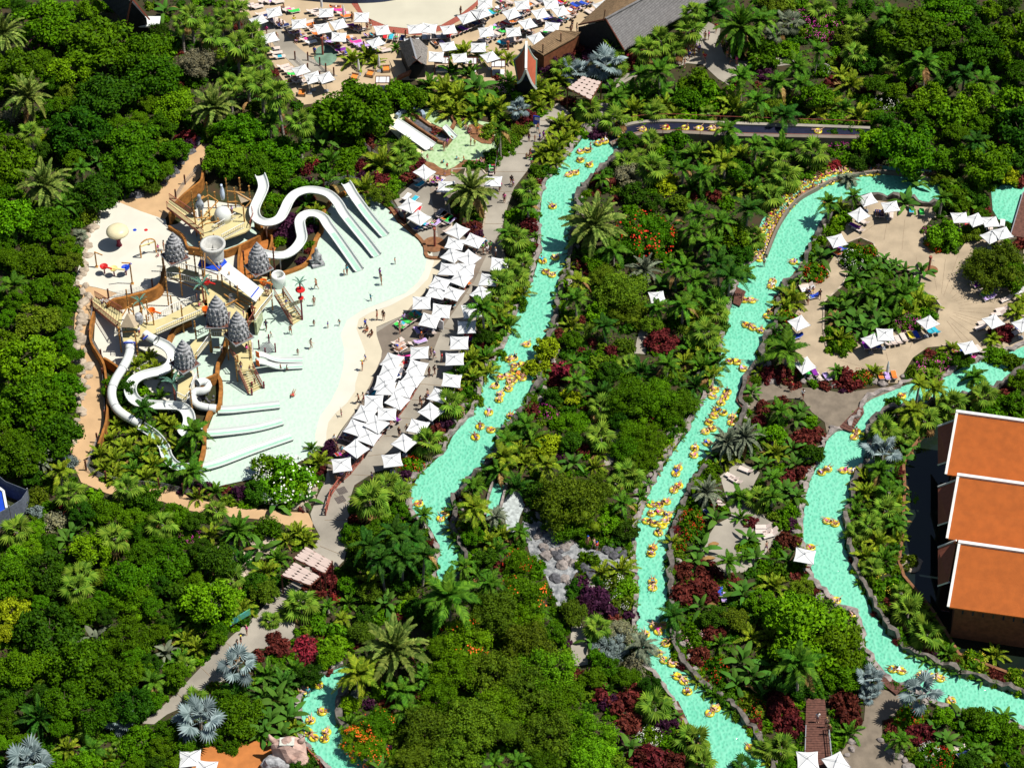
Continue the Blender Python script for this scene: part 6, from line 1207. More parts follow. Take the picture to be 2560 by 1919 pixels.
def person(loc, deg, pose, where_, px, py, sc=1.0, col=None, kind=None, share=False, skin=None, hat=None, top=None, grp='people'):
    kind = kind or random.choice(['trunks', 'trunks', 'bikini', 'swimsuit', 'shirt'] if pose in ('stand', 'walk', 'reach') else ['trunks', 'trunks', 'bikini', 'swimsuit']); col = col or random.choice(TOPC)
    verb = dict(stand='standing', walk='walking', reach='waving', sit='sitting', lie='lying', ride='riding a tube', ride2='riding a tube')[pose]
    what = dict(trunks=col+' trunks', bikini=col+' bikini', swimsuit=col+' swimsuit', shirt=col+' shirt')[kind]
    t = root('person', loc, ('child' if sc < .8 else 'adult')+' in '+what+' '+verb+' '+where_, 'person', rz=R(deg), sc=sc, px=px, py=py, group=grp)
    b = place('body', BODY[pose], t); omat(b, M[skin or random.choice(['skin0', 'skin0', 'skin1', 'skin1', 'skin2'])]); h = place('hair', HAIR[pose], t); omat(h, M[hat] if hat else M[random.choice(['hair', 'hair', 'blond'])]); place('face', FACE[pose], t)
    if kind == 'trunks': omat(place('trunks', CLO[(pose, 'trunks')], t), M['c_'+col])
    elif kind == 'bikini': omat(place('bikini_bottom', CLO[(pose, 'brief')], t), M['c_'+col]); omat(place('bikini_top', CLO[(pose, 'top')], t), M['c_'+col])
    elif kind == 'swimsuit': omat(place('swimsuit', CLO[(pose, 'brief')], t), M['c_'+col]); o = place('swimsuit_top', CLO[(pose, 'shirt')], t); omat(o, M['c_'+col])
    else: omat(place('shirt', CLO[(pose, 'shirt')], t), M['c_'+col]); omat(place('shorts', CLO[(pose, 'trunks')], t), M['c_'+(top or 'navy')])
    return t
def folk(i, j, pts, wh, z=.05, s=3.455, ox=None, oy=None):
    for it in pts:
        x, y = it[:2]; o = it[2] if len(it) > 2 else {}
        o = dict(o); px, py = ((640*i+x/s, 480*j+y/s) if ox is None else (ox+x/s, oy+y/s)); pose = o.pop('p', random.choice(['stand', 'walk', 'stand'])); sc = o.pop('sc', random.uniform(.93, 1.03)); zz = o.pop('z', z); w = o.pop('w', wh)
        g = P(px, py, zz+(.85*sc if pose in ('stand', 'walk', 'reach') else .35)); person((g.x, g.y, zz), o.pop('d', random.uniform(0, 360)), pose, w, px, py, sc, **o)
C_ = lambda **k: dict(sc=.66, **k)
wp_ = 'in the shallow play pool'
folk(1, 1, [(1200,595,C_(col='orange')),(760,695,C_(col='orange',kind='shirt')),(785,670,dict(col='turquoise',kind='shirt')),(1070,700,dict(col='purple',kind='shirt')),(1082,760,dict(col='black',kind='trunks')),(520,795,dict(col='black')),(990,912,C_(col='turquoise',p='reach')),(500,942,dict(col='blue')),(720,1125,C_(p='walk')),(620,1145,C_()),(500,1130,C_(hat='c_navy')),(298,1185,dict(p='walk')),(130,1230,C_()),(472,1310,dict(col='black',kind='trunks',p='walk')),(360,1380,C_()),(265,1520,C_()),(85,1150,dict(col='navy',kind='shirt')),(212,1515,C_())], wp_, .1)
folk(1, 1, [(1045,1060,dict(col='red',kind='trunks')),(1100,1062,dict(col='black')),(960,1180,dict(p='sit')),(1000,1215,dict(p='sit')),(945,1135,dict()),(945,1430,C_()),(918,1495,dict(hat='c_yellow',col='orange'))], 'on the pale beach edge', .1)
folk(1, 2, [(735,250,C_(p='reach',col='pink')),(885,122,dict(col='black',kind='trunks')),(930,112,dict(col='red')),(675,475,dict(col='white',kind='shirt')),(688,530,dict(col='blue')),(705,560,dict(col='pink')),(738,572,dict(col='turquoise')),(320,72,dict(p='lie',w='in the shallow play pool'))], 'on the pale beach edge', .1)
folk(1, 1, [(1275,1085),(1240,1180,dict(col='navy')),(1428,1250,dict(hat='c_orange',col='black')),(1235,1290,dict(p='sit')),(1215,1350,dict(p='sit')),(1510,1385,dict()),(1540,1400),(1605,1425,dict(col='red')),(1495,1550),(1540,1540),(1855,920),(1962,480,dict(col='green',kind='shirt',hat='c_blue')),(1998,500,dict(col='white',kind='shirt')),(2022,470),(1985,440,dict(col='turquoise',kind='shirt')),(2070,520,dict(col='white',kind='shirt')),(1890,490),(1820,470),(2145,50),(1960,420)], 'on the umbrella promenade', .05)
folk(1, 2, [(1485,90),(1415,140),(1430,175),(1470,130),(1235,412,dict(col='black')),(1302,390,dict(col='red')),(740,790,dict(col='lilac',kind='shirt')),(690,820,dict(col='black')),(1000,800)], 'on the umbrella promenade', .05)
folk(2, 0, [(1668,312,dict(col='yellow')),(1700,305,dict(col='pink')),(1617,422),(1590,400),(1562,430),(1577,452),(1530,480),(1500,450),(1545,402),(1650,470,dict(col='yellow',kind='shirt')),(1668,497,dict(col='red')),(1465,522),(1492,545),(1860,470),(1895,507,dict(col='white',kind='shirt')),(1940,522,dict(col='pink')),(1945,592,dict(col='white',kind='shirt')),(1870,445),(1850,330),(1852,372,dict(col='white',kind='shirt')),(1800,340),(1820,360),(2115,530),(2150,542),(1765,240)], 'on the shaded upper right path', .06)
folk(2, 0, [(225,1105,dict(col='turquoise')),(145,1182,dict(col='purple')),(197,1192,C_(col='pink')),(270,1167),(240,1192),(155,1322,dict(col='red')),(125,1352,dict(col='green',p='sit')),(165,1392),(10,1570,C_(col='pink'))], 'on the upper promenade', .05)
folk(2, 0, [(520,200,dict(col='black',kind='shirt')),(510,250,dict(col='turquoise')),(560,240),(45,335,dict(col='blue')),(-300,95)], 'at the edge of the top beach', .05)
folk(2, 0, [(678,1272,dict(col='white',kind='shirt',top='red',w='below the conveyor'))], '', .06)
folk(1, 0, [(960,228,dict(col='red',kind='trunks')),(990,215),(830,150),(1767,97,dict(col='black')),(1190,292,dict(p='sit')),(1290,302),(505,445,dict(col='blue',kind='shirt')),(88,262,dict(col='pink')),(180,322,dict(col='black')),(350,340,dict(p='sit')),(330,180)], 'among the loungers of the top beach', .05)
folk(0, 0, [(540,332),(563,307,dict(col='purple',kind='shirt')),(752,292,dict(col='black',kind='trunks')),(782,307,C_()),(640,422,C_(p='sit')),(697,437,C_(col='orange')),(535,452,C_(p='sit',col='turquoise')),(565,492,C_(col='red')),(407,420,C_(col='pink')),(365,400,C_(col='white')),(433,352,C_(p='sit',col='blue')),(712,190,dict(p='sit')),(730,215,dict(p='sit',col='pink')),(745,205,dict(p='sit')),(803,207,dict(col='orange')),(545,197,C_(p='sit',col='turquoise')),(223,207,C_(p='sit')),(797,457,C_(col='pink')),(542,550,C_(col='blue')),(830,450,dict(p='sit',col='purple'))], 'in the small pool', .08, 3.1725, 940, 260)
folk(0, 0, [(1075,602,dict(col='black',kind='shirt')),(1090,632,C_(col='lilac')),(1017,742,C_(col='red')),(985,650,dict(col='pink')),(975,640)], 'on the promenade beside the small pool', .05, 3.1725, 940, 260)
folk(3, 1, [(450,882,dict(col='black',kind='shirt')),(360,842,dict(p='sit',z=.35)),(390,842,dict(p='sit',z=.35)),(345,930,dict(col='white')),(585,455,dict(p='sit',col='red')),(1475,455)], 'on the stone plaza', .05)
folk(3, 2, [(302,87,dict(col='white',kind='shirt',top='red')),(205,20,dict(col='red'))], 'on the boarded deck between the rivers', .07)
folk(3, 3, [(430,1217,dict(col='white')),(505,1262,dict(col='black')),(530,1322,dict(col='black'))], 'on the plank footbridge', .65)
folk(0, 3, [(2130,462,dict(col='pink',kind='shirt')),(2080,552,dict(col='black',kind='shirt',hat='c_yellow')),(2050,590)], 'on the lower left path', .05)
folk(2, 3, [(610,872),(660,832,dict(col='red'))], 'on the shaded path at the bottom', .05)
folk(2, 2, [(655,1352,dict(hat='c_blue')),(712,1372,dict(col='pink')),(735,1402,dict(hat='c_blue',col='red')),(782,1222),(962,392,dict(col='red')),(2200,1400)], 'near the rocky rapid', .3)
folk(2, 1, [(2178,600,dict(col='white',kind='shirt',top='red',w='by the tube queue'))], '', .06)
folk(1, 3, [(450,1000,dict(col='turquoise',kind='shirt',top='navy',w='in the lower left river'))], '', .06)
pt = 'on the play towers'
folk(0, 0, [(1240,590,dict(col='lilac',kind='shirt',top='red',z=2.5)),(60,1200,dict(z=.16,w='on the splash pad'))], pt, 2.4, 6.91, 400, 440)
folk(0, 0, [(633,690,C_(col='purple')),(665,820,dict(p='sit')),(1440,985,C_(col='purple')),(1075,1200,dict()),(1150,1190,C_(col='blue')),(1795,500,dict(col='orange')),(2130,650,dict()),(2175,800,C_(col='blue',z=1.6)),(1060,1600,C_()),(1500,1580,dict(p='sit',col='pink'))], pt, 2.55, 6.91, 400, 640)
folk(0, 0, [(1020,880,dict(col='white',kind='shirt',top='red')),(380,390,dict(col='white',kind='shirt',z=1.2)),(790,840,C_()),(1100,990,C_())], pt, 2.55, 6.91, 200, 700)
folk(0, 0, [(800,455,dict(col='blue')),(890,482,C_(col='white')),(937,605,C_(col='red',p='reach',z=1.0)),(855,265,dict(p='sit',col='pink'))], pt, 2.3, 3.966, 400, 800)
folk(0, 1, [(1365,482,C_(col='pink')),(1367,535,C_(p='sit'))], 'on the splash pad', .16)
crowd = []
for x, y, z, a, px, py, zn in [q for q in LYING if q[5] < 235 and 'beach' in q[6]]:
    mx = Matrix.Translation((x, y, z-.12)) @ Matrix.Rotation(a, 4, 'Z'); po = random.choice(['lie', 'lie', 'sit']); crowd += [(BODY[po], mx, M[random.choice(['skin0', 'skin1', 'skin2'])]), (HAIR[po], mx, M['hair']), (CLO[(po, 'trunks')], mx, M['c_'+random.choice(TOPC)])]
    LYING.remove((x, y, z, a, px, py, zn))
CROWD = crowd
for x, y, z, a, px, py, zn in LYING: person((x, y, z-.12), math.degrees(a), random.choice(['lie', 'lie', 'sit']), 'on a lounger '+zn, px, py, random.uniform(.92, 1.02), grp='sunbathers')
# ================================================================ river tubes with riders
def torus(Rr, r, n=20, k=10, cx=0):
    v = []; f = []
    for i in range(n):
        a = 2*PI*i/n
        for j in range(k): b = 2*PI*j/k; v.append((cx+math.cos(a)*(Rr+r*math.cos(b)), math.sin(a)*(Rr+r*math.cos(b)), r*math.sin(b)+r*.75))
    for i in range(n):
        for j in range(k): f.append((i*k+j, ((i+1) % n)*k+j, ((i+1) % n)*k+(j+1) % k, i*k+(j+1) % k))
    return v, f
T1 = MB().add(*torus(.42, .20)).mesh('ring', M['tubey'], True); T2_ = MB().add(*torus(.40, .20, cx=.52)).mesh('ring', M['tubey'], True); T3_ = MB().add(*torus(.40, .20, cx=-.52)).mesh('ring', M['tubey'], True)
def patchm(c):
    mb = MB()
    x, y = math.cos(c)*.44, math.sin(c)*.44; mb.box((x, y, .352), (.09, .15, .02), c)
    return mb
PAB = patchm(.6).mesh('handle_patch', M['blue']); PAO = patchm(2.1).mesh('handle_patch', M['orange']); BOT = MB().lathe([(.36, .06), (.36, .09), (.01, .1)], n=12).mesh('floor', M['tubey'])
LANE = []
def tube_boat(px, py, dbl, wh, deg=None, z=None, riders=None, sc=1.0):
    z = ZW if z is None else z; g = P(px, py, z+.2); deg = random.uniform(0, 360) if deg is None else deg
    t = root('river_tube', (g.x, g.y, z-.06), ('double' if dbl else 'single')+' yellow inflatable tube '+wh, 'inflatable tube', rz=R(deg), px=px, py=py, group='yellow river tubes'); sc *= .95; t.scale = (sc, sc, sc)
    for k, (me, cx) in enumerate(((T2_, .52), (T3_, -.52)) if dbl else ((T1, 0),)):
        place('ring', me, t); [place('handle_patch', pm, t, (cx, 0, 0), a0+random.uniform(0, .6)) for pm, a0 in ((PAB, 0), (PAO, .9), (PAB, 3.1), (PAO, 3.9))]; place('floor', BOT, t, (cx, 0, 0))
    if 'lane' in wh:
        mx = Matrix.Translation((g.x, g.y, z+.02)) @ Matrix.Rotation(R(deg), 4, 'Z'); LANE.extend([(BODY['ride'], mx, M[random.choice(['skin0', 'skin1', 'skin1', 'skin2'])]), (HAIR['ride'], mx, M['hair']), (CLO[('ride', 'trunks')], mx, M['c_'+random.choice(TOPC)])]); return
    n = (2 if dbl else 1) if riders is None else riders; cs, sn = math.cos(R(deg)), math.sin(R(deg))
    for k in range(n):
        cx = (.45, -.50)[k] if dbl else -.02; q = (g.x+cx*cs*sc, g.y+cx*sn*sc, z+.02); person(q, deg+(180 if k == 0 and dbl and random.random() < .4 else 0)+random.uniform(-25, 25), random.choice(['ride', 'ride2']), wh, px, py, random.uniform(.9, 1.0), grp='tube riders')
W1, W2, W3, W4 = 'on the left river', 'on the middle river', 'on the right river', 'on the small lower left river'
for x, y, z in [(1130,1115,.75),(940,1165,.5),(1330,1100,.95),(1495,1100,1.05),(1620,1105,1.1),(1730,1105,1.15),(1810,1112,1.2)]: (a, b), = tl(2, 0, [(x, y)]); tube_boat(a, b, False, 'riding up the conveyor', random.uniform(-20, 20), z)
tube_boat(1504, 354, True, 'at the foot of the conveyor', 25, .2)
for x in (2045,): tube_boat(x, 327, False, 'at the far end of the conveyor', 0, 1.5)
for i, j, l, w in ((2,0,[(620,1300,1,15),(590,1380,0),(668,1420,0),(520,1495,1,25)],W1),(2,1,[(350,120,0),(265,590,0),(372,560,0),(318,698,1,-35),(128,1310,0),(15,1430,0),(60,1490,1,10),(40,1560,1),(90,1600,0),(10,1620,0)],W1),(1,1,[(2185,1440,0),(2150,1590,1),(2195,1640,0)],W1),
                   (1,2,[(2065,10,0),(2180,35,0),(2105,105,1,80),(2010,240,0),(1935,360,0),(2030,390,0),(1895,452,0),(2200,270,0),(1405,1025,0),(1615,1130,1,60)],W1),
                   (2,1,[(2105,570,1,-15),(2160,490,1,20),(2125,430,0),(2040,930,1,-5),(2050,1155,1,-35),(2150,1190,0),(1910,1460,1,-5),(1995,1520,0)],W2),
                   (2,2,[(1720,40,1,-10),(1730,98,0),(1850,85,1,70),(1805,155,0),(1795,228,1,-35),(1745,268,0),(1900,303,1,80),(1700,325,0),(1700,392,1,30),(1690,503,0),(1580,545,0),(1570,607,0),(1425,742,1,70),(1420,890,1,50),(1200,1032,0),(1305,1022,1,30),(1240,1103,1,15),(1345,1122,0),(1330,1172,0),(1195,1187,1,-25),(1265,1277,0),(1210,1432,1,75)],W2),
                   (2,3,[(1215,70,1,88),(1245,450,1,-60),(1310,420,0),(1150,497,0),(1330,577,0),(1260,660,0),(1350,737,1,-30),(1455,882,1,-45),(1515,992,0),(1735,1157,1,45),(2080,1502,1,-50)],W2),
                   (3,1,[(220,598,0),(35,788,1,75),(510,90,0),(10,1045,1)],W2),(3,2,[(1155,97,0),(1375,107,0),(755,427,1,70),(490,742,1,35),(685,742,1,-5),(545,1187,1,-25),(370,1405,0)],W3),
                   (3,3,[(590,207,0),(735,322,0),(1115,807,1,-15),(1325,852,0),(1450,872,1,-15),(1580,1072,0)],W3),(1,3,[(540,937,0),(570,1167,0),(470,1242,0),(475,1367,1,-50),(600,1372,1,80),(405,990,0)],W4)):
    for q in l:
        (a, b), = tl(i, j, [(q[0], q[1])]); tube_boat(a, b, bool(q[2]), w, q[3]+180*random.randint(0, 1) if len(q) > 3 else None)
(a, b), = tl(2, 2, [(1300, 1212)]); tube_boat(a, b, False, 'without a rider on the middle river', 0, riders=0)
lane = resample([Vector((x, y, 0)) for x, y in [(2335,432),(2270,431),(2195,424),(2135,428),(2075,444),(2018,463),(1975,494),(1945,530),(1920,575),(1900,612),(1885,645)]], 15.5)
for k, p in enumerate(lane):
    if 2210 < p.x < 2290: continue
    for s in (-1, 1):
        if p.x > 2200 and s > 0: continue
        d = (lane[min(k+1, len(lane)-1)]-lane[max(k-1, 0)]).normalized(); nn = Vector((-d.y, d.x, 0)); q = p+nn*(s*(10 if p.x < 2130 else 6)+random.uniform(-3, 3)); tube_boat(q.x, q.y, False, 'in the crowded queue lane', sc=.95)
# ================================================================ boulders
def boulder_mesh(seed, m):
    import bmesh
    b = bmesh.new(); bmesh.ops.create_icosphere(b, subdivisions=2, radius=1); off = Vector((seed*3.1, seed, 0))
    for v in b.verts: v.co = v.co*(1+.38*mnoise.noise(v.co*1.1+off)+.12*mnoise.noise(v.co*3+off)); v.co.z *= .7
    me = bpy.data.meshes.new('boulder'); b.to_mesh(me); b.free(); me.materials.append(m); return me
BLD = [boulder_mesh(i, M['rock']) for i in range(5)]
def join_all(name, items, **k):
    """items: (mesh, matrix, material); one object"""
    V = []; F = []; T = []; MI = []; mats = []; o = 0; cache = {}
    for me, mx, m in items:
        if me.name not in cache:
            a = np.empty(len(me.vertices)*3, np.float32); me.vertices.foreach_get('co', a); l = np.empty(len(me.loops), np.int32); me.loops.foreach_get('vertex_index', l); t = np.empty(len(me.polygons), np.int32); me.polygons.foreach_get('loop_total', t); cache[me.name] = (a.reshape(-1, 3), l, t)
        a, l, t = cache[me.name]; M4 = np.array(mx); V.append(a @ M4[:3, :3].T+M4[:3, 3]); F.append(l+o); T.append(t); o += len(a)
        if m not in mats: mats.append(m)
        MI.append(np.full(len(t), mats.index(m), np.int32))
    V = np.concatenate(V).astype(np.float32); F = np.concatenate(F).astype(np.int32); T = np.concatenate(T); MI = np.concatenate(MI); me = bpy.data.meshes.new(name)
    me.vertices.add(len(V)); me.vertices.foreach_set('co', V.ravel()); me.loops.add(len(F)); me.loops.foreach_set('vertex_index', F); me.polygons.add(len(T)); me.polygons.foreach_set('loop_start', np.concatenate([[0], np.cumsum(T)[:-1]]).astype(np.int32)); me.polygons.foreach_set('loop_total', T); me.polygons.foreach_set('material_index', MI)
    for m in mats: me.materials.append(m)
    me.update(calc_edges=True); return place(name, me, kind='stuff', **k)
def boulder(*a, **k): ROCKS.append((a, k))
ROCKS = []
def boulder_(px, py, r, m='rock', wh='river bank', share=True, z=.1):
    g = P(px, py, r*.3); t = place('boulder', random.choice(BLD), None, (g.x, g.y, z), random.uniform(0, 6), (r*random.uniform(.8, 1.3), r*random.uniform(.7, 1.1), r*random.uniform(.7, 1.2))); omat(t, M[m])
    tag(t, ('pale grey' if m == 'rock' else 'dark grey' if m == 'darkrock' else 'sandy')+' boulder '+wh, 'boulder', px, py, 'boulders '+wh, share)
def boulders(line, side, step, m='rock', wh='along the river bank', r=(.3, .62), off=(.4, 1.3)):
    L = resample([P(x, y) for x, y in line], step)
    for i, p in enumerate(L):
        d = (L[min(i+1, len(L)-1)]-L[max(0, i-1)]).normalized(); q = p+Vector((-d.y, d.x, 0))*side*random.uniform(*off); x, y = PX((q.x, q.y, .2)); boulder(x, y, random.uniform(*r), m, wh)
boulders(A_L[:26], -1, 1.5, wh='along the left river'); boulders(A_R[3:], 1, 1.7, wh='along the left river'); boulders(B_L[13:29], -1, 1.5, wh='along the middle river', off=(.4, 2.0)); boulders(B_R[8:], 1, 2.2, wh='along the middle river'); boulders(C_U[13:], -1, 2.0, wh='along the right river'); boulders(C_D[4:], 1, 2.0, wh='along the right river')
boulders([(2259,945),(2190,965),(2100,962),(2036,955),(1980,950),(1920,952)], -1, 1.0, wh='along the plaza edge', off=(-.2, .8)); boulders([(2130,1855),(2110,1885),(2090,1930)], 1, 1, wh='along the lower right deck', off=(0,.5)); boulders([(2205,1850),(2240,1882),(2290,1925)], -1, .9, wh='along the lower right deck', off=(0,.5))
for q in range(46):
    t = q/45; x = 1350+110*t+random.uniform(-45, 45); y = 1290+190*t+random.uniform(-25, 25); boulder(x, y, random.uniform(.3, .8), random.choice(['rock', 'darkrock', 'rock']), 'in the rocky rapid')
for x, y in ((1300,1095),(1520,1372),(1535,1388),(1560,1385),(1530,1360),(1545,1375)): boulder(x, y, random.uniform(.6, .8), 'darkrock', 'at the foot of the rapid')
boulders([(490,350),(470,372),(448,400),(425,432),(395,455),(365,470),(330,482),(295,492)], 1, .9, 'darkrock', 'along the upper tan path', (.4, .8), (.2, 1.0))
boulders([(240,500),(222,540),(208,600),(190,660),(180,700),(195,740),(200,790),(180,830),(190,880),(200,930),(195,990),(180,1060),(165,1110)], 1, .95, 'sandrock', 'along the left tan path', (.4, .85), (.1, 1.4))
for x, y, r in ((545,1465,1.2),(560,1480,1.0),(535,1500,.9),(575,1455,.9),(555,1512,.9),(530,1478,.7),(600,1440,.8),(620,1430,.7),(640,1425,.6)): boulder(x, y, r, 'sandrock', 'above the lower left path')
for x, y, r in ((770,1245,.9),(780,1225,.8),(755,1258,.8),(740,1262,.7),(765,1268,.7)): boulder(x, y, r, 'sandrock', 'under the white flowering bush')
for x, y, r in ((1500,285,1.1),(1520,300,1.0),(1480,300,1.1),(1535,285,.9),(1510,268,.8),(1495,315,.9),(1555,300,.8),(1460,312,.8),(1475,325,.8)): boulder(x, y, r, 'rock', 'beside the conveyor foot')
for x, y, r in ((685,548,1.3),(672,560,1.0),(695,562,.9)): boulder(x, y, r, 'sandrock', 'inside the curled slide')
for _ in range(26): boulder(random.uniform(500, 535), random.uniform(985, 1030), random.uniform(.12, .25), 'darkrock', 'in the gravel under the curled tube')
ROCKS.sort(key=lambda q: -q[0][2]); lo = []
for a, k in ROCKS[:285]: boulder_(*a, **k)
for a, k in ROCKS[285:]:
    px, py, r = a[:3]; g = P(px, py, r*.3); lo.append((random.choice(BLD), Matrix.Translation((g.x, g.y, .1)) @ Matrix.Rotation(random.uniform(0, 6), 4, 'Z') @ Matrix.Diagonal((r*1.1, r*.9, r, 1)), M[a[3] if len(a) > 3 else 'rock']))
join_all('bank_stones', lo)
join_all('sunbathing_crowd', CROWD); join_all('queueing_riders', LANE)
ic = root('planted_rock_islet', P(2273, 1410, 0), 'small round pond islet edged with sandy rock', 'islet', px=2273, py=1403); bumpy(0, M['sandrock'], 'rock', ic, (1.5, 1.3, .5), (0, 0, .1), 5); omat(place('foliage', SH[0], ic, (0, 0, .4), 0, 1.2), M['olive'])
li = root('water_plant', P(2282, 1246, 0), 'round clump of bright green floating plants in the dark pond', 'plant', px=2282, py=1241); o = place('foliage', SH[1], li, (0, 0, -.1)); o.scale = (1.0, 1.6, .3); omat(o, M['lime'])
# ================================================================ planting, by hand
def pl(i, j, items):
    for it in items:
        k, x, y, r = it[:4]; o = dict(it[4]) if len(it) > 4 else {}; px, py = 640*i+x/3.455, (480 if j < 3 else 479.67)*j+y/3.455; r = r/3.455
        if k in SPEC: palm(k, px, py, r, **o)
        elif k == 'yucca': spiky(px, py, r, **o)
        else: tree(px, py, r, **o)
YP = dict(m='yellowpalm'); DK = dict(m='darkpalm'); A = lambda **k: dict(m='palm', **k)
def T(m, adj, kind='SH', noun='shrub', **k): return dict(m=m, adj=adj, kind=kind, noun=noun, **k)
MAR = T('maroon', 'maroon-leaved'); PUR = T('purple', 'dark purple-leaved'); CRI = T('crimson', 'crimson-leaved'); LIM = T('lime', 'light green'); MAG = T('leaf', 'magenta-flowered', flower='f_magenta', fidx=1); WHI = T('leaf', 'white-flowered', flower='f_white', fidx=1); RED = T('leaf', 'red-flowered', flower='f_red', fidx=1)
pl(0, 0, [('date',30,250,230,dict(adj='yellowish')),('date',230,800,215),('date',1830,880,245,dict(h=4)),('date',380,1560,255),('fan',260,1130,130),('fan',2040,360,160),('fan',1830,290,140),('fan',2170,250,130),('fan',1650,110,140),('fan',2050,60,130),('fan',1900,130,120),('fan',1980,700,120),('queen',690,1440,110,dict(h=3)),('queen',1540,940,90,dict(h=2)),('t',450,1180,150,T('yellow','yellow-green','CRB','tree',h=2)),
  ('s',310,370,90,MAG),('s',670,1140,60,MAG),('s',1600,1180,120,dict(CRI, m='maroon', adj='deep red')),('s',1620,1240,90,PUR),('s',980,1580,90,MAG),('s',700,1150,50,MAG),('s',880,1360,70,dict(MAG)),('s',1690,1010,50,MAG),('areca',1320,1080,90,A()),('banana',850,1360,110),('t',1700,520,190,T('grey','grey-green','CRF','tree',h=3)),('t',100,1000,110,T('grey','twiggy grey','SHF')),('fan',2130,640,100),('banana',1540,290,120),('banana',1420,60,120),('banana',2150,830,110),('fan',1560,180,110)])
pl(1, 0, [('fan',40,690,150,dict(h=7)),('fan',210,790,160,dict(h=7.5)),('fan',370,1030,150,dict(h=6)),('fan',40,540,140),('fan',30,400,120),('date',1850,1600,245,dict(h=3.2, adj='orange-fruited')),('areca',830,510,120,YP),('areca',960,470,110,YP),('areca',1040,530,80),('areca',1210,400,60,A()),('queen',2110,1110,110,dict(h=4.5)),
  ('t',850,900,350,T('leaf','large round bright','CR','tree',h=4.5)),('t',880,1010,240,T('leaf','round bright','CR','tree',h=2.6)),('t',1250,780,200,T('leaf','broad-leaved','CRB','tree',h=2.6)),('t',1400,830,130,T('leaf','broad-leaved','CRB','tree',h=2.2)),
  ('areca',1640,760,170),('areca',1560,900,150,YP),('areca',1750,800,170),('banana',1900,720,160),('areca',1950,880,180,A()),('areca',2080,900,150),('areca',1690,600,120,A()),('areca',1850,620,120,A()),('areca',1500,700,120,A()),('areca',2180,680,110,A()),('areca',1700,930,140,YP),('areca',1850,980,120,YP),('areca',1340,960,90,A()),
  ('areca',1800,430,110,YP),('areca',1930,460,100,YP),('areca',2080,470,90,YP),('areca',2180,490,90,YP),('areca',1720,440,80,YP),
  ('s',2150,750,90,dict(T('leaf','pink-flowered'), flower='f_pink', fidx=1)),('s',2090,660,50,MAR),
  ('s',1010,1130,90,MAR),('s',980,1230,70,MAR),('s',1000,1180,60,PUR),('fan',1270,1270,130,dict(h=1.5)),('fan',1240,1400,120,dict(h=1)),('fan',1330,1330,110,dict(h=1)),('areca',1060,1170,70,A()),('s',1390,1400,80,MAR),('s',1330,1460,60,MAR),
  ('banana',560,1180,140),('banana',620,1100,110),('areca',640,1350,120,A()),('t',800,1330,120,T('leaf','bright green','SH')),('s',920,1420,90,dict(T('maroon','dusty maroon'))),('s',910,1530,70,PUR),('s',1080,1540,110,MAR),('s',1190,1590,90,LIM),
  ('t',200,1330,260,T('leaf','bright green','CR','tree',h=2.5)),('t',120,1500,200,T('leaf','bright green','CR','tree',h=2)),('fan',170,920,110,dict(h=1.5)),('s',430,1440,90,dict(CRI, m='maroon', adj='rusty red')),('s',520,1400,50,CRI),('s',480,1560,70,PUR),('areca',620,1560,110,A()),('areca',480,1600,90,A()),('t',770,1440,110,T('leaf','bright green','SH')),
  ('s',2000,1130,100,dict(T('olive','yellow-flowered'), flower='f_yellow')),('s',2150,1180,120,T('olive','grassy','SHF')),('s',2050,1320,90,T('leaf','dark green')),('s',2170,1290,80,T('leaf','dark green')),('s',1830,1700,160,dict(MAR))])
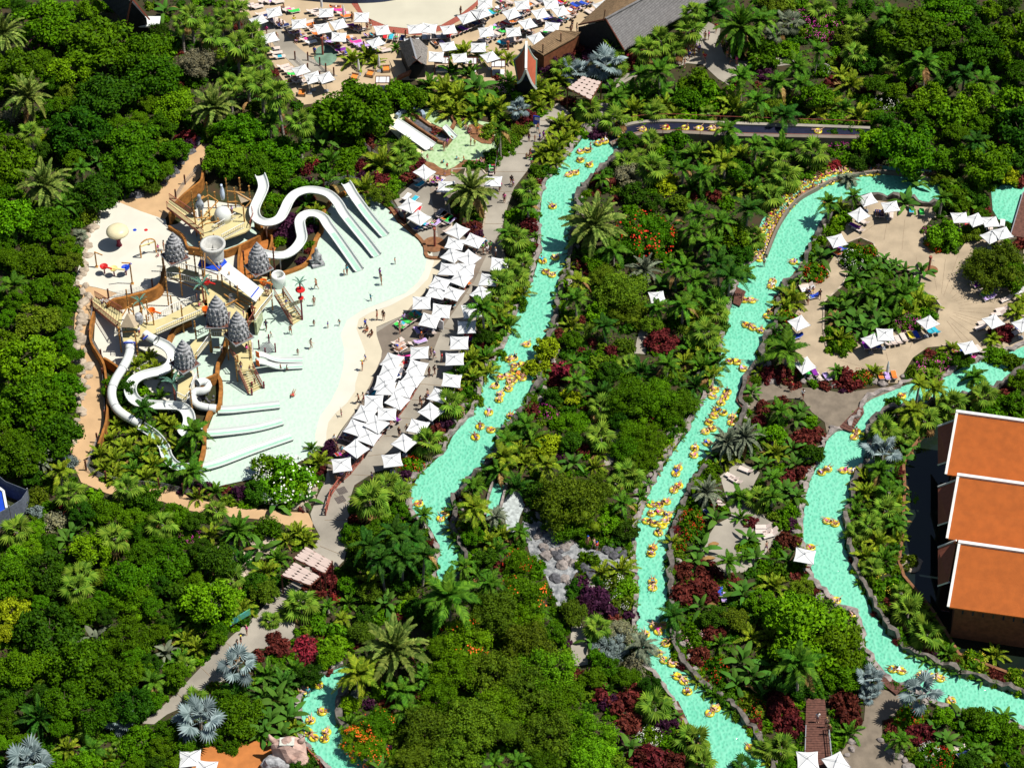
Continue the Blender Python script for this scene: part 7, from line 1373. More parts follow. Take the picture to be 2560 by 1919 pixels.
pl(2, 0, [('fan',1150,400,150,dict(h=3)),('fan',1300,320,160,dict(h=3)),('fan',1530,240,160,dict(h=4)),('fan',1400,420,120,dict(h=2)),('fan',860,390,130,dict(h=2)),('fan',1570,100,130),('blue',550,600,150),('fan',440,560,120,dict(h=1.5)),('blue',800,520,170),('fan',920,530,120,dict(h=1.5)),('blue',60,920,110),
  ('fan',650,930,150,dict(h=1.5)),('areca',420,1040,130),('areca',350,1260,150),('areca',530,1080,110),('areca',440,1170,120),('areca',260,1310,100),('areca',380,1380,100),('areca',230,720,130,YP),('areca',340,800,120),('areca',430,660,110),('areca',180,830,100,YP),('areca',250,900,80,YP),('areca',100,700,100),('s',160,990,90,MAR),('s',60,1130,100,T('olive','grassy','SHF')),('s',30,1200,80,T('leaf','bright green')),
  ('queen',1280,590,180,dict(h=4)),('queen',1120,640,130,dict(h=3)),('date',1960,190,250,dict(h=5, m='palm')),('queen',2140,150,180,A(h=5)),('t',2100,380,250,T('leaf','round dark green','CRB','tree',h=2.5)),('t',1950,330,100,T('leaf','dark','CRB','tree')),
  ('queen',1990,640,150,dict(h=4)),('t',1600,700,200,T('leaf','bright green','CRB','tree',h=2)),('t',1700,800,180,T('leaf','bright green','CRB','tree',h=2)),('t',1520,830,160,T('leaf','bright green','CRB','tree',h=2)),('fan',1700,960,100,dict(h=.8)),('areca',1920,880,170,YP),('areca',1820,850,130),('queen',2120,860,160,dict(h=3)),('fan',2060,950,120,dict(h=2)),('s',1930,700,60,MAR),('s',1780,960,60,MAR),
  ('areca',1000,780,150,A()),('areca',1150,800,150,A()),('queen',920,820,120,dict(h=2.5)),('areca',1050,900,140),('fan',1230,940,120,dict(h=1.5)),('areca',1330,880,120,YP),('areca',1420,960,110),('areca',1270,750,130,A()),('areca',870,740,110,A()),('s',1440,970,50,MAR),('areca',1440,800,130,A()),
  ('s',800,360,0,MAR) if False else ('s',720,330,110,PUR),('s',600,320,90,PUR),('s',540,400,100,MAR),('s',440,480,100,PUR),('s',330,520,110,PUR),('s',270,560,80,PUR),('s',380,430,70,PUR),('s',1010,480,90,dict(MAR, m='crimson')),('s',1180,260,80,MAR),('s',1080,280,60,MAR),('s',1060,400,80,LIM),('s',1400,180,80,LIM),('s',660,250,60,T('leaf','green')),('s',990,550,80,MAR),
  ('s',220,1470,90,T('leaf','bright green')),('fan',150,1620,140,dict(h=1.8)),('s',220,1560,60,MAR),('fan',980,1380,130,dict(h=1)),('fan',1210,1200,120,dict(h=1)),('fan',1200,1420,170,dict(h=2.5)),('fan',1100,1330,100,dict(h=1)),('t',1430,1170,160,T('leaf','broad-leaved bright','CRB','tree',h=1)),('t',1050,1500,180,T('grey','silver twiggy','CRF','tree',h=1.5)),
  ('s',1330,1590,120,T('yellow','bright yellow-leaved','CRB')),('s',1370,1530,70,T('yellow','bright yellow-leaved')),('s',780,1560,110,MAR),('queen',780,1540,100,dict(h=1.5)),('queen',1850,1400,170,dict(h=3.5, m='yellowpalm')),('queen',1650,1490,140,A(h=3)),('queen',1480,1450,120,dict(h=2.5)),('areca',1600,1300,140,A()),('areca',1760,1300,140),('areca',1880,1250,130,A()),('queen',1870,1110,140,dict(h=3)),('queen',2110,1230,120,dict(h=3)),('areca',1980,1300,130),('areca',1750,1560,140,A()),('areca',1950,1560,140),('areca',2120,1450,140,A()),('areca',1560,1590,120,A()),('areca',2080,1600,130,A()),('t',1950,1450,140,T('leaf','green','CRB','tree'))])
pl(3, 0, [('blue',170,180,130,dict(m='dusty')),('blue',60,270,100,dict(m='dusty')),('s',330,140,120,MAG),('s',530,200,120,MAG),('s',430,280,110,MAG),('s',60,440,60,MAG),('s',600,340,70,MAG),('queen',1060,110,180,dict(h=5)),('queen',1370,540,180,dict(h=4)),('queen',250,560,170,dict(h=3.5)),('queen',420,420,140,A(h=4)),('queen',90,700,150,dict(h=3)),('queen',300,720,130,dict(h=3)),('fan',750,440,140,dict(h=2)),('areca',720,690,140),('areca',640,620,110,YP),('fan',1040,530,110,dict(h=1.5)),('s',620,520,70,MAR),('s',850,770,80,MAR),('s',1200,740,90,MAR),('s',1020,850,110,WHI),('s',480,590,70,WHI),('s',880,860,110,T('leaf','dark green')),
  ('areca',540,880,120),('areca',430,950,110,YP),('areca',660,900,110,A()),('t',420,800,180,T('leaf','dark','CRB','tree')),('s',600,1200,120,MAG),('s',700,1240,90,MAG),('s',1140,1190,110,PUR),('t',900,1230,200,T('bright','bright green','CRB','tree',h=2)),('s',570,1420,70,dict(CRI)),('fan',390,1300,160,dict(h=2)),('fan',150,1500,170,dict(h=2)),('fan',60,1350,140,dict(h=2)),('areca',120,1250,170,A()),('s',330,1520,70,LIM),
  ('t',1400,800,170,T('bright','bright broad-leaved','CRB','tree',h=3)),('t',1560,960,220,T('bright','bright broad-leaved','CRB','tree',h=3)),('t',1780,850,220,T('bright','bright broad-leaved','CRB','tree',h=4)),('t',1550,1350,170,T('bright','bright broad-leaved','CRB','tree',h=3)),('t',1260,900,110,T('bright','bright broad-leaved','CRB','tree',h=2)),('t',2090,1500,100,T('yellow','yellow-green','CRB','tree',h=3)),('queen',1700,640,150,dict(h=4, m='darkpalm')),('queen',1880,700,160,dict(h=4)),('queen',1820,1200,150,DK),('s',2040,1200,60,CRI),('s',1190,1410,70,MAR),('banana',1260,1570,120,dict(h=2)),('queen',700,1540,110,dict(h=1.8, m='dusty')),('fan',1640,1600,100,dict(h=1)),('fan',1800,1570,110,dict(h=1))])
pl(0, 1, [('fan',690,370,90,dict(h=.6, m='dusty')),('s',620,420,60,PUR),('queen',130,290,130,dict(h=2)),('queen',130,790,160,dict(h=2)),('queen',540,110,140,dict(h=3)),('s',690,110,80,MAG),('yucca',560,1190,80,dict(m='dusty')),('yucca',520,1010,80,dict(m='grass')),('t',760,170,120,T('olive','grassy','SHF')),('areca',440,1060,80,A()) if False else ('t',300,560,230,T('leaf','bright green','CR','tree',h=2)),('t',500,800,180,T('leaf','bright green','CR','tree',h=2)),
  ('areca',1180,1480,110),('areca',1280,1420,100,YP),('areca',1340,1500,90),('areca',1440,1580,90,A()),('banana',1500,1600,80,dict(h=.5, m='bluepalm')) if False else ('areca',1240,1560,90)])
pl(1, 1, [('areca',440,70,110,A()),('areca',520,150,90),('s',380,50,90,PUR),('s',470,60,60,MAR),('s',290,260,120,PUR),('s',250,380,110,dict(MAR, m='purple')),('s',200,420,80,dict(T('leaf','green'))),('queen',480,240,90,dict(h=1)),('s',460,310,80,PUR),('s',440,460,80,T('leaf','green')),('s',400,590,70,PUR),('s',450,500,50,MAR),('s',130,60,100,T('leaf','green')),('s',240,60,90,T('leaf','bright green')),('s',100,110,70,T('olive','green')),('s',1860,290,110,dict(MAR)),('s',1900,330,90,dict(PUR)),
  ('queen',2180,340,120,dict(h=2.5)),('fan',2120,760,150,dict(h=2)),('fan',2180,640,110,dict(h=2)),('fan',2080,880,120,dict(h=1.5)),('queen',1970,1000,170,dict(h=4.5)),('areca',2080,1050,150),('areca',2130,930,120,YP),('areca',1950,1130,100) if False else ('areca',2180,1120,120,A()),('s',2060,1270,90,dict(T('leaf','yellow-flowered'), flower='f_yellow')),('s',1910,1310,80,MAR),('areca',1860,1420,140),('areca',1980,1400,130,A()),('areca',1780,1540,140,A()),('areca',1880,1580,130),('areca',2000,1540,110,YP),('areca',1720,1640,100),('s',2100,1400,80,T('leaf','bright green')),('s',1800,1420,50,MAR)])
pl(2, 1, [('date',715,230,300,dict(h=4)),('fan',30,380,150,dict(h=2)),('s',150,290,90,MAR),('queen',140,110,110,dict(h=2.5)),('s',140,450,100,T('leaf','bright green')),('fan',80,590,120,dict(h=1)),('s',10,620,60,MAR),('fan',30,720,150,dict(h=1.5)),('areca',80,850,110),('s',50,950,100,T('leaf','bright green')),
  ('t',1150,330,270,dict(m='leaf', adj='orange-red flowering', kind='CRF', noun='tree', h=3, flower='f_red', fidx=1)),('t',950,820,270,T('olive','olive feathery','CRF','tree',h=3)),('t',800,720,150,T('olive','olive feathery','CRF','tree',h=2)),('t',1000,1000,200,T('olive','olive feathery','CRF','tree',h=1.6)),('date',1150,660,170,dict(h=1.5, m='dusty')),('queen',560,920,140,dict(h=3)),('queen',560,760,130,dict(h=2, m='yellowpalm')),('s',750,1030,150,T('lime','yellow-green','CRB','shrub')),('yucca',680,1180,90),('yucca',790,1270,90),('yucca',650,1260,80),('yucca',1470,1190,90,dict(adj='pale flowering')),('areca',510,1130,110,YP),('queen',530,1460,120,dict(h=3.5)),('t',300,1330,150,T('yellow','thin yellow-green','CRB','tree',h=2)),('t',220,1520,150,T('yellow','thin yellow-green','CRB','tree',h=2)),
  ('s',430,1520,130,dict(MAR, m='crimson')),('s',390,1620,90,MAR),('s',680,90,0.1,MAR) if False else ('s',400,1230,80,MAR),('s',860,1350,80,dict(CRI, m='maroon')),('s',970,1310,120,T('olive','dark','CRB')),('s',1290,1270,170,T('maroon','dusky red-brown','CRB')),('fan',1000,1470,110,dict(h=.6)),('queen',1340,1470,150,dict(h=2)),('queen',1270,990,120,dict(h=2.5)),('areca',1400,1030,0.1,YP) if False else ('queen',1480,960,160,dict(h=3.5, m='palm')),('queen',1510,640,160,dict(h=3.5)),('queen',1600,760,150,dict(h=3)),('queen',1420,680,120,A(h=3)),('queen',1800,600,180,dict(h=4, m='darkpalm')),('queen',1880,700,180,dict(h=4, m='darkpalm')),('queen',1620,180,170,A(h=4)),('queen',1780,240,160,dict(h=4)),('queen',1560,330,150,A(h=3)),('queen',2030,150,190,DK),('queen',1700,440,150,dict(h=3)),('fan',2090,370,130,dict(h=2)),('t',1900,330,170,T('bright','bright green','CRB','tree',h=3)),('queen',2020,690,110,A(h=3)),('fan',1740,900,150,dict(h=2, m='palm')),('fan',1770,1020,130,dict(h=1.5)),('areca',1600,1050,160,YP),('queen',1570,890,140,A(h=3)),('fan',1660,1180,170,dict(h=2)),('areca',1560,1330,150,A()),('areca',1700,1330,140),('areca',1640,1480,150,A()),('areca',1500,1440,120),('areca',1770,1440,110,A()),('areca',1720,1560,120),('s',1820,1150,80,T('grass','grassy')),('s',1500,560,90,T('leaf','green')),('s',1380,1120,100,T('leaf','dark')),('s',2190,1400,90,dict(T('olive','red-brown')))])
pl(3, 1, [('s',400,680,125,dict(RED, kind='SH')),('s',720,570,115,dict(WHI)),('s',840,490,100,dict(RED)),('s',830,560,90,T('leaf','green')),('banana',450,510,130,dict(h=.6)),('areca',610,130,120,YP),('queen',540,80,130,dict(h=3.5)),('queen',740,20,110,dict(h=3)),('s',640,200,110,T('bright','yellow-green')),('s',590,280,90,T('bright','yellow-green')),('s',560,330,60,T('leaf','dark')),('banana',1190,80,110,dict(h=.8)),
  ('t',1520,340,170,T('lime','bushy yellow-green','CRB','tree',h=2)),('s',1450,440,100,dict(RED)),('s',1560,450,100,T('leaf','green')),('s',1380,320,60,MAG),('s',1600,390,90,T('leaf','green')),('t',1980,620,300,T('olive','wide feathery dark','CRF','tree',h=3)),('t',1850,600,160,T('olive','wide feathery','CRF','tree',h=2)),('t',2130,690,190,T('leaf','wide feathery','CRF','tree',h=2.5)),
  ('banana',1020,510,80,dict(h=1.2)),('banana',1110,560,80,dict(h=1.2)),('banana',1190,610,90,dict(h=1)),('banana',960,590,90,dict(h=.8)),('banana',1060,630,80,dict(h=.5)),('banana',1330,670,110,dict(h=.7)),('banana',760,700,110,dict(h=.4)),('banana',880,640,100,dict(h=.4)),
  ('queen',870,850,150,A(h=2)),('queen',1000,790,150,A(h=2)),('queen',1150,870,160,dict(h=2)),('areca',1240,790,120,A()),('areca',700,900,130,A()),('areca',1300,900,150,YP),('areca',1380,960,110,YP),('areca',1200,980,150),('banana',770,1060,140),('banana',650,970,120),('banana',900,1010,140),('banana',960,1120,150),('banana',840,1150,140),('banana',720,1140,110),('banana',600,1070,110),('areca',1060,920,140,A()),('areca',1100,1060,140,A()),('areca',580,950,110,A()),('areca',620,1240,120,YP),('s',620,1320,110,T('leaf','bright green')),('s',700,1290,90,T('leaf','bright green')),('s',560,1200,90,T('leaf','bright green')),('s',540,1360,60,LIM),('s',1250,1100,110,MAG),('s',1170,1120,100,MAG),('s',1380,1060,90,T('leaf','dark')),('s',750,1250,60,MAG),
  ('areca',210,890,150,YP),('areca',150,960,120,YP),('s',200,1080,100,RED),('areca',100,1060,90),('queen',160,1340,230,dict(h=3)),('s',180,1530,120,MAR),('s',250,1580,70,T('leaf','green')),('s',40,1570,120,T('maroon','dark red')),('queen',590,1540,90,dict(h=1)),('s',700,1600,140,MAR),('s',800,1590,110,dict(RED)),('areca',920,1540,90),('s',1400,1520,150,dict(MAG)),('s',1300,1550,120,T('olive','olive')),('s',1520,1440,100,MAG),('areca',1590,1330,90,dict(YP)),('fan',1410,1590,140,dict(h=1)),('queen',1790,1590,150,dict(h=2.2)),('queen',1300,1640,120,YP),('t',1480,1600,0.2,LIM) if False else ('s',1600,1480,70,T('leaf','green')),('s',2040,1210,130,MAR),('queen',1950,1260,100,dict(h=1.5, m='yellowpalm')),('t',1960,1400,140,T('lime','yellow-green','CRB','tree',h=1)),('t',2110,1460,130,T('leaf','thin','CRB','tree',h=2)),('queen',2150,1030,140,YP),('queen',2200,930,110,YP),('t',2180,1600,120,T('leaf','dark','CRB','tree',h=2)),
  ('banana',1780,60,110,A(h=1)),('s',1850,160,100,MAR),('s',1760,150,70,MAR),('t',1640,40,150,T('leaf','dark','CRB','tree',h=2)),('queen',1500,40,110,A(h=3))])
pl(0, 2, [('fan',600,920,150,dict(h=3)),('fan',1110,870,150,dict(h=2.5)),('fan',1380,1190,150,dict(h=3)),('fan',980,1310,170,dict(h=3)),('fan',690,1620,160,dict(h=2.5)),('fan',130,1240,170,dict(h=2)),('date',340,640,140,dict(h=1.5, m='dusty')),('queen',510,740,150,dict(h=2, m='yellowpalm')),('fan',1860,1070,130,dict(h=1)),('date',2050,1240,190,dict(h=1.5, m='palm')),('areca',1820,1270,110,YP),('s',560,660,110,T('silver','silvery grey','SHF')),('t',320,960,130,T('olive','olive','SHF')),
  ('areca',860,580,110),('areca',980,620,130),('areca',1080,520,120,YP),('areca',1200,600,130,A()),('areca',1280,520,120,YP),('areca',1320,660,130),('areca',1150,720,120,A()),('areca',1000,740,110),('areca',900,700,110,YP),('areca',1250,770,120,YP),('areca',960,450,110),('areca',1300,380,120,A()),('areca',1180,400,110),('areca',1480,340,100,YP),('areca',1400,300,90),('areca',1560,520,120),('areca',1620,600,110,A()),('areca',1380,500,120),('areca',1000,330,90),('areca',1100,250,100,YP),('areca',1450,700,110,A()),('banana',1240,130,70,dict(h=.2, m='dusty')),('areca',1380,90,100,A()),('areca',1060,160,80,A()),('areca',980,800,90),('queen',1650,750,160,dict(h=2)),('areca',1450,830,100,A()),('areca',1000,230,60,A()),
  ('s',2080,930,110,PUR),('s',1760,870,80,PUR),('areca',1860,900,90,A()),('areca',1700,960,100,YP),('s',1630,1290,100,MAG),('s',230,500,90,MAR),('s',520,1070,70,MAR),('areca',420,700,90,YP),('s',300,1080,90,T('silver','silvery')),('banana',640,1250,120,dict(h=.4)),('banana',560,1320,120,dict(h=.4)),('s',1700,1490,60,T('yellow','yellow-green')),('queen',1790,1560,100,dict(h=1)),('t',480,1170,120,T('grey','grey-green','SHF')),('banana',740,1150,100),('t',900,1070,170,T('leaf','dark green','CR','tree',h=1.5)),('t',1250,1010,200,T('leaf','green','CR','tree',h=1.5)),('t',1500,1120,170,T('leaf','green','CR','tree',h=1.2)),('t',1450,1520,220,T('leaf','dark green','CR','tree',h=2)),('t',150,1460,130,T('lime','yellow-green','CRB','tree',h=2))])
pl(1, 2, [('t',250,790,275,dict(m='lime', adj='large white-flowering', kind='CRB', noun='tree', h=2.2, flower='f_white', fidx=1)),('t',90,700,160,dict(m='leaf', adj='white-flowering', kind='CRB', noun='tree', h=2, flower='f_white', fidx=1)),('t',330,860,170,T('lime','yellow-green','CRB','tree',h=1.6)),('fan',990,970,200,dict(h=3.5)),('fan',1140,850,150,dict(h=2.5)),('fan',1230,900,130,dict(h=2)),('fan',1060,1100,120,dict(h=2)),('fan',1480,480,160,dict(h=2)),('fan',1670,140,160,dict(h=2)),('queen',1880,860,140,dict(h=2.5)),('queen',1880,1060,180,dict(h=3.5, m='yellowpalm')),('queen',2080,1130,120,dict(h=2, m='dusty')),
  ('areca',550,640,120,YP),('areca',480,540,80,A()),('s',620,570,80,PUR),('s',650,520,70,PUR),('s',560,740,60,MAR),('areca',360,1260,120,YP),('areca',430,1320,110),('areca',270,1330,90,YP),('t',100,1240,150,T('leaf','round green','SHF','tree',h=1)),('areca',180,1480,110,A()),('areca',80,1580,130,YP),('s',580,1590,110,dict(MAR)),('s',540,1640,80,MAR),
  ('s',1570,400,100,MAR),('s',1640,340,80,PUR),('s',1540,480,70,MAR),('s',1350,680,110,dict(RED, m='bright')),('s',1400,610,70,T('bright','bright green')),('s',1280,790,90,PUR),('s',1370,640,60,T('bright','bright green')),('s',1750,270,70,T('bright','bright green')),('s',1800,60,90,T('leaf','green')),('s',1900,130,80,T('bright','bright green')),('s',1600,330,60,PUR),
  ('t',820,1270,130,T('leaf','bright green','CRB','tree',h=1.2)),('queen',1000,1390,190,DK),('queen',1180,1280,180,DK),('queen',1350,1330,180,dict(h=3, m='darkpalm')),('queen',1250,1480,180,DK),('queen',1100,1520,160,DK),('queen',1430,1460,150,DK),('queen',1440,1120,110,A(h=2)),('t',1120,1260,230,T('leaf','dark green','CR','tree',h=2.5)),('t',950,1350,170,T('leaf','dark green','CR','tree',h=2)),('t',1300,1420,230,T('leaf','dark green','CR','tree',h=2.5)),('areca',1120,1190,120,A()),('s',840,1170,60,MAR),
  ('queen',2130,620,170,dict(h=2, m='yellowpalm')),('queen',2100,730,150,dict(h=1.5)),('queen',2170,480,150,dict(h=2, m='palm')),('areca',2190,380,110,A()),('areca',2060,1240,120,A()),('areca',2010,1330,120),('areca',2080,1400,120,A()),('queen',1800,1560,130,dict(h=2)),('areca',1900,1620,110,A()),('areca',2130,1280,110,YP)])
pl(2, 2, [('t',500,990,330,T('olive','very wide round dark olive','CRF','tree',h=3.5)),('t',480,1140,230,T('leaf','wide dark olive','CRF','tree',h=2)),('t',680,900,200,T('olive','wide dark olive','CRF','tree',h=3)),('queen',960,1000,130,dict(h=2.5)),('fan',1000,740,170,dict(h=1)),('fan',900,830,110,dict(h=.8)),('fan',1060,800,110,dict(h=.8)),('date',1680,920,160,dict(h=1.5, m='dusty')),('date',1850,480,170,dict(h=2, m='dusty')),('date',2010,440,170,dict(h=2.5, m='dusty')),('areca',1860,620,120,YP),('fan',2130,960,150,dict(h=4)),('queen',1960,960,140,dict(h=3.5)),('queen',2000,820,90,dict(h=2)) if False else ('areca',1980,1130,90,A()),('banana',2150,430,120,A()),('banana',2180,660,110),('banana',1760,1150,130),('banana',2050,1320,110,dict(h=1)),('banana',1650,1400,130),('banana',1600,1500,120),('queen',1860,1510,120,dict(h=2.5)),('queen',2010,1480,90,dict(h=1.5)),('banana',2110,1480,100),('s',1990,1420,70,LIM),('s',2080,1380,90,T('leaf','green')),('s',1550,1160,130,RED),('s',1500,1250,110,RED),('s',1560,1050,100,T('leaf','bright green')),('s',1740,740,90,T('leaf','green')),('s',1680,680,80,T('bright','bright green')),('s',2060,1180,80,MAR),('s',2180,180,90,MAR),('s',2130,300,80,MAR),('s',1440,1380,80,RED),('s',1500,1600,120,MAR),('s',1700,1600,130,MAR),
  ('t',500,80,110,T('yellow','thin yellow-green','CRB','tree',h=1.5)),('s',160,220,100,MAR),('s',300,230,110,MAG),('t',520,320,150,dict(m='bright', adj='cascading green', kind='CRF', noun='shrub')),('s',600,290,90,T('bright','bright green','SHF')),('queen',120,330,140,A(h=2)),('areca',160,450,140,A()),('s',320,490,150,T('yellow','yellow-green','CRB')),('s',250,580,120,T('yellow','yellow-green')),('areca',60,560,130,YP),('areca',120,650,110),('yucca',760,220,110,dict(m='palm')),('t',1050,100,250,T('leaf','tall','CRF','tree',h=3)),('t',1250,80,220,T('leaf','tall','CRF','tree',h=3)),('t',1450,150,180,T('leaf','bright','CRF','tree',h=2)),('fan',760,170,140,dict(h=1.5)),('s',1150,270,90,T('maroon','dark red')),('t',1050,420,170,T('leaf','dark','CRF','tree',h=2)),('t',1180,460,170,T('leaf','dark','CRF','tree',h=2)),('t',1000,560,170,T('leaf','dark','CRF','tree',h=1.5)),('t',1120,640,150,T('leaf','green','CRF','tree',h=1.5)),('s',740,480,90,T('leaf','bright')),('areca',760,570,90,YP),('t',1400,280,120,T('leaf','green','CRF','tree',h=1)),('areca',720,690,90,YP),
  ('areca',950,1570,140,YP),('areca',780,1600,110,YP),('s',650,1530,130,T('leaf','green')),('t',80,1520,160,dict(m='leaf', adj='orange-flowered', kind='CRF', noun='tree', h=1.5, flower='f_red', fidx=0)),('queen',60,1260,110,A(h=1)),('s',860,1300,70,T('orange' if False else 'olive','rust'))])
pl(3, 2, [('fan',1010,370,160,dict(h=2)),('queen',1250,220,160,dict(h=2.5, m='yellowpalm')),('queen',1440,30,130,dict(h=2.5, m='yellowpalm')),('fan',1360,280,160,dict(h=1.5)),('fan',1600,150,160,dict(h=1.5)),('fan',1860,80,150,dict(h=1.5)),('blue',1000,570,190),('queen',980,730,160,A(h=1.5)),('areca',850,790,130),('fan',1040,900,140,dict(h=1.5, m='palm')),('areca',850,900,130,YP),('fan',1030,1060,160,dict(h=1.5)),('areca',760,1080,110,A()),('fan',880,1200,150,dict(h=1.5)),('fan',760,1260,120,dict(h=1)),('queen',1100,1200,120,dict(h=1.5)),('areca',960,1330,140),('areca',850,1450,140,YP),('areca',1000,1480,130,A()),('fan',900,1560,120,dict(h=1)),('areca',1060,940,110,YP),('s',1160,590,60,T('yellow','yellow')),('s',1080,160,90,T('leaf','white-dotted')),('fan',1200,420,110,dict(h=1)),('areca',780,980,100,A()),('areca',1100,770,100,A()),('s',1110,1400,80,T('leaf','dark')),('areca',1130,1310,90,YP),
  ('queen',110,210,140,dict(h=2)),('banana',240,270,110),('banana',280,210,90),('s',120,160,90,MAR),('s',380,370,60,T('lime','bright')),('s',290,460,130,MAR),('s',350,410,80,MAR),('banana',210,520,110),('banana',230,660,110),('areca',60,560,120,YP),('s',240,750,110,MAR),('s',160,800,90,MAR),('banana',160,890,110),('banana',240,930,110),('queen',40,800,120,dict(h=2)),('queen',40,960,120,A(h=2)),('s',180,1100,110,T('leaf','green')),('s',210,1200,80,PUR),('s',180,1340,110,MAR),('s',120,1210,90,T('leaf','green')),('banana',180,1500,110),('s',260,1560,90,T('leaf','green')),('s',100,1600,110,T('leaf','green')),('s',2050,200,150,dict(T('leaf','dark'))),('s',1950,240,120,T('leaf','dark')),('t',2150,130,130,T('leaf','dark','CRB','tree',h=2))])
pl(0, 3, [('blue',2060,740,190,dict(h=3)),('blue',1720,1230,240,dict(h=3)),('blue',250,1580,230,dict(h=1.5)),('blue',1040,1230,140,dict(h=1)),('fan',640,70,160,dict(h=3)),('fan',1690,1040,130,dict(h=1)),('queen',1980,220,130,dict(h=2.5, m='yellowpalm')),('queen',1320,900,150,dict(h=1.5)),('areca',570,1460,120,YP),('fan',760,1330,110,dict(h=1)),('queen',800,1500,150,dict(h=2)),('fan',1000,1480,90,dict(h=.8)),('date',330,1200,230,dict(h=1.5, m='darkpalm')),('areca',1600,520,130,YP),('areca',1700,600,120),('areca',1560,700,110,A()),('fan',1600,760,100,dict(h=.8)),('areca',1500,420,120,A()),('banana',1430,640,110,dict(m='dusty')),('banana',820,500,140,dict(m='dusty')),('t',100,280,180,T('yellow','yellow-green','CRB','tree',h=2)),('t',30,480,120,T('yellow','yellow-green','CRB','tree',h=2)),
  ('t',1550,170,200,T('dark','dark green','CRB','tree',h=1.5)),('t',420,440,330,T('dark','wide dark green','CR','tree',h=2.5)),('t',700,750,300,T('leaf','wide green','CR','tree',h=3)),('t',950,870,260,T('leaf','green','CR','tree',h=2.5)),('t',1100,500,230,T('leaf','green','CRF','tree',h=2)),('t',1130,160,230,T('leaf','green','CRF','tree',h=2)),('t',80,920,200,T('dark','dark green','CR','tree',h=2)),('t',500,870,0.2,LIM) if False else ('t',60,1260,150,T('leaf','bright green','CR','tree',h=1.5)),('t',2080,1180,230,T('leaf','bright green','CR','tree',h=2)),('t',1980,1400,170,T('leaf','bright green','CR','tree',h=1.5)),('t',1220,1430,230,T('leaf','bright green','CR','tree',h=1.5)),('s',1260,1560,110,T('leaf','bright green')),('areca',920,1560,90,YP),('s',1850,950,70,dict(T('orange' if False else 'olive','orange-tipped'), flower='f_orange')),('s',760,640,110,dict(T('leaf','blue-flowered'), flower='f_blue', fidx=0)),('areca',1950,160,90,A())])
pl(1, 3, [('date',1190,600,340,dict(h=4, adj='very large')),('queen',1680,170,300,dict(h=5, adj='very large')),('queen',860,820,220,dict(h=4, m='yellowpalm')),('queen',1300,1150,170,A(h=2)),('queen',1440,870,150,A(h=2)),('queen',1250,980,160,dict(h=2)),('fan',380,220,180,dict(h=1.5)),('fan',290,290,120,dict(h=1)),('s',600,60,140,dict(MAR)),('s',500,90,120,MAR),('s',690,190,60,CRI),('s',430,600,130,CRI),('s',430,690,100,CRI),('s',190,600,130,MAR),('s',150,540,90,MAR),('s',640,440,140,T('lime','bright yellow-green','SH')),('s',660,570,140,T('lime','bright yellow-green','SH')),('s',500,360,100,LIM),('queen',750,360,100,dict(m='yellowpalm', h=1)),('areca',800,200,100,A()),('queen',620,250,90,dict(h=1)),('banana',1130,200,130),('queen',1350,600,120,A(h=2)),
  ('areca',110,820,150,A()),('areca',230,900,150,dict(m='banana')),('banana',180,1000,170,dict(h=1)),('banana',280,1150,170,dict(h=1)),('areca',80,1000,130,dict(m='banana')),('banana',110,1180,150,dict(h=1)),('banana',220,1300,150,dict(h=1)),('areca',330,1300,110,YP),('areca',330,780,100,A()),('banana',60,1320,130),('s',40,1380,60,T('bright','bright green')),('fan',130,370,110,dict(h=1)),
  ('t',840,1400,150,dict(m='bright', adj='orange-red flowering', kind='CRF', noun='tree', h=1.6, flower='f_orange', fidx=2)),('t',1060,1260,190,dict(m='bright', adj='orange-flowered', kind='CRF', noun='tree', h=1.8, flower='f_orange', fidx=0)),('t',980,1500,170,dict(m='bright', adj='orange-red flowering', kind='CRF', noun='tree', h=1.6, flower='f_orange', fidx=1)),('t',1800,530,260,dict(m='bright', adj='red-flowered feathery', kind='CRF', noun='tree', h=3, flower='f_orange', fidx=0)),
  ('t',2050,300,270,T('olive','yellow-green feathery','CRF','tree',h=3.5)),('t',2050,800,270,T('olive','yellow-green feathery','CRF','tree',h=3)),('t',1700,800,230,T('leaf','green feathery','CRF','tree',h=3)),('t',1500,1300,270,T('olive','yellow-green feathery','CRF','tree',h=3)),('t',1850,1250,300,T('olive','yellow-green feathery','CRF','tree',h=3.5)),('t',1700,1550,260,T('olive','yellow-green feathery','CRF','tree',h=3)),('t',1350,1550,200,T('olive','dark feathery','CRF','tree',h=2.5)),('t',2100,1100,230,T('bright','green feathery','CRF','tree',h=3)),('t',1600,1050,200,T('leaf','green feathery','CRF','tree',h=2.5)),('queen',2060,1600,130,dict(h=3)),('t',850,1030,60,T('silver','small silver','SHF','shrub')),('s',1330,750,60,MAG)])
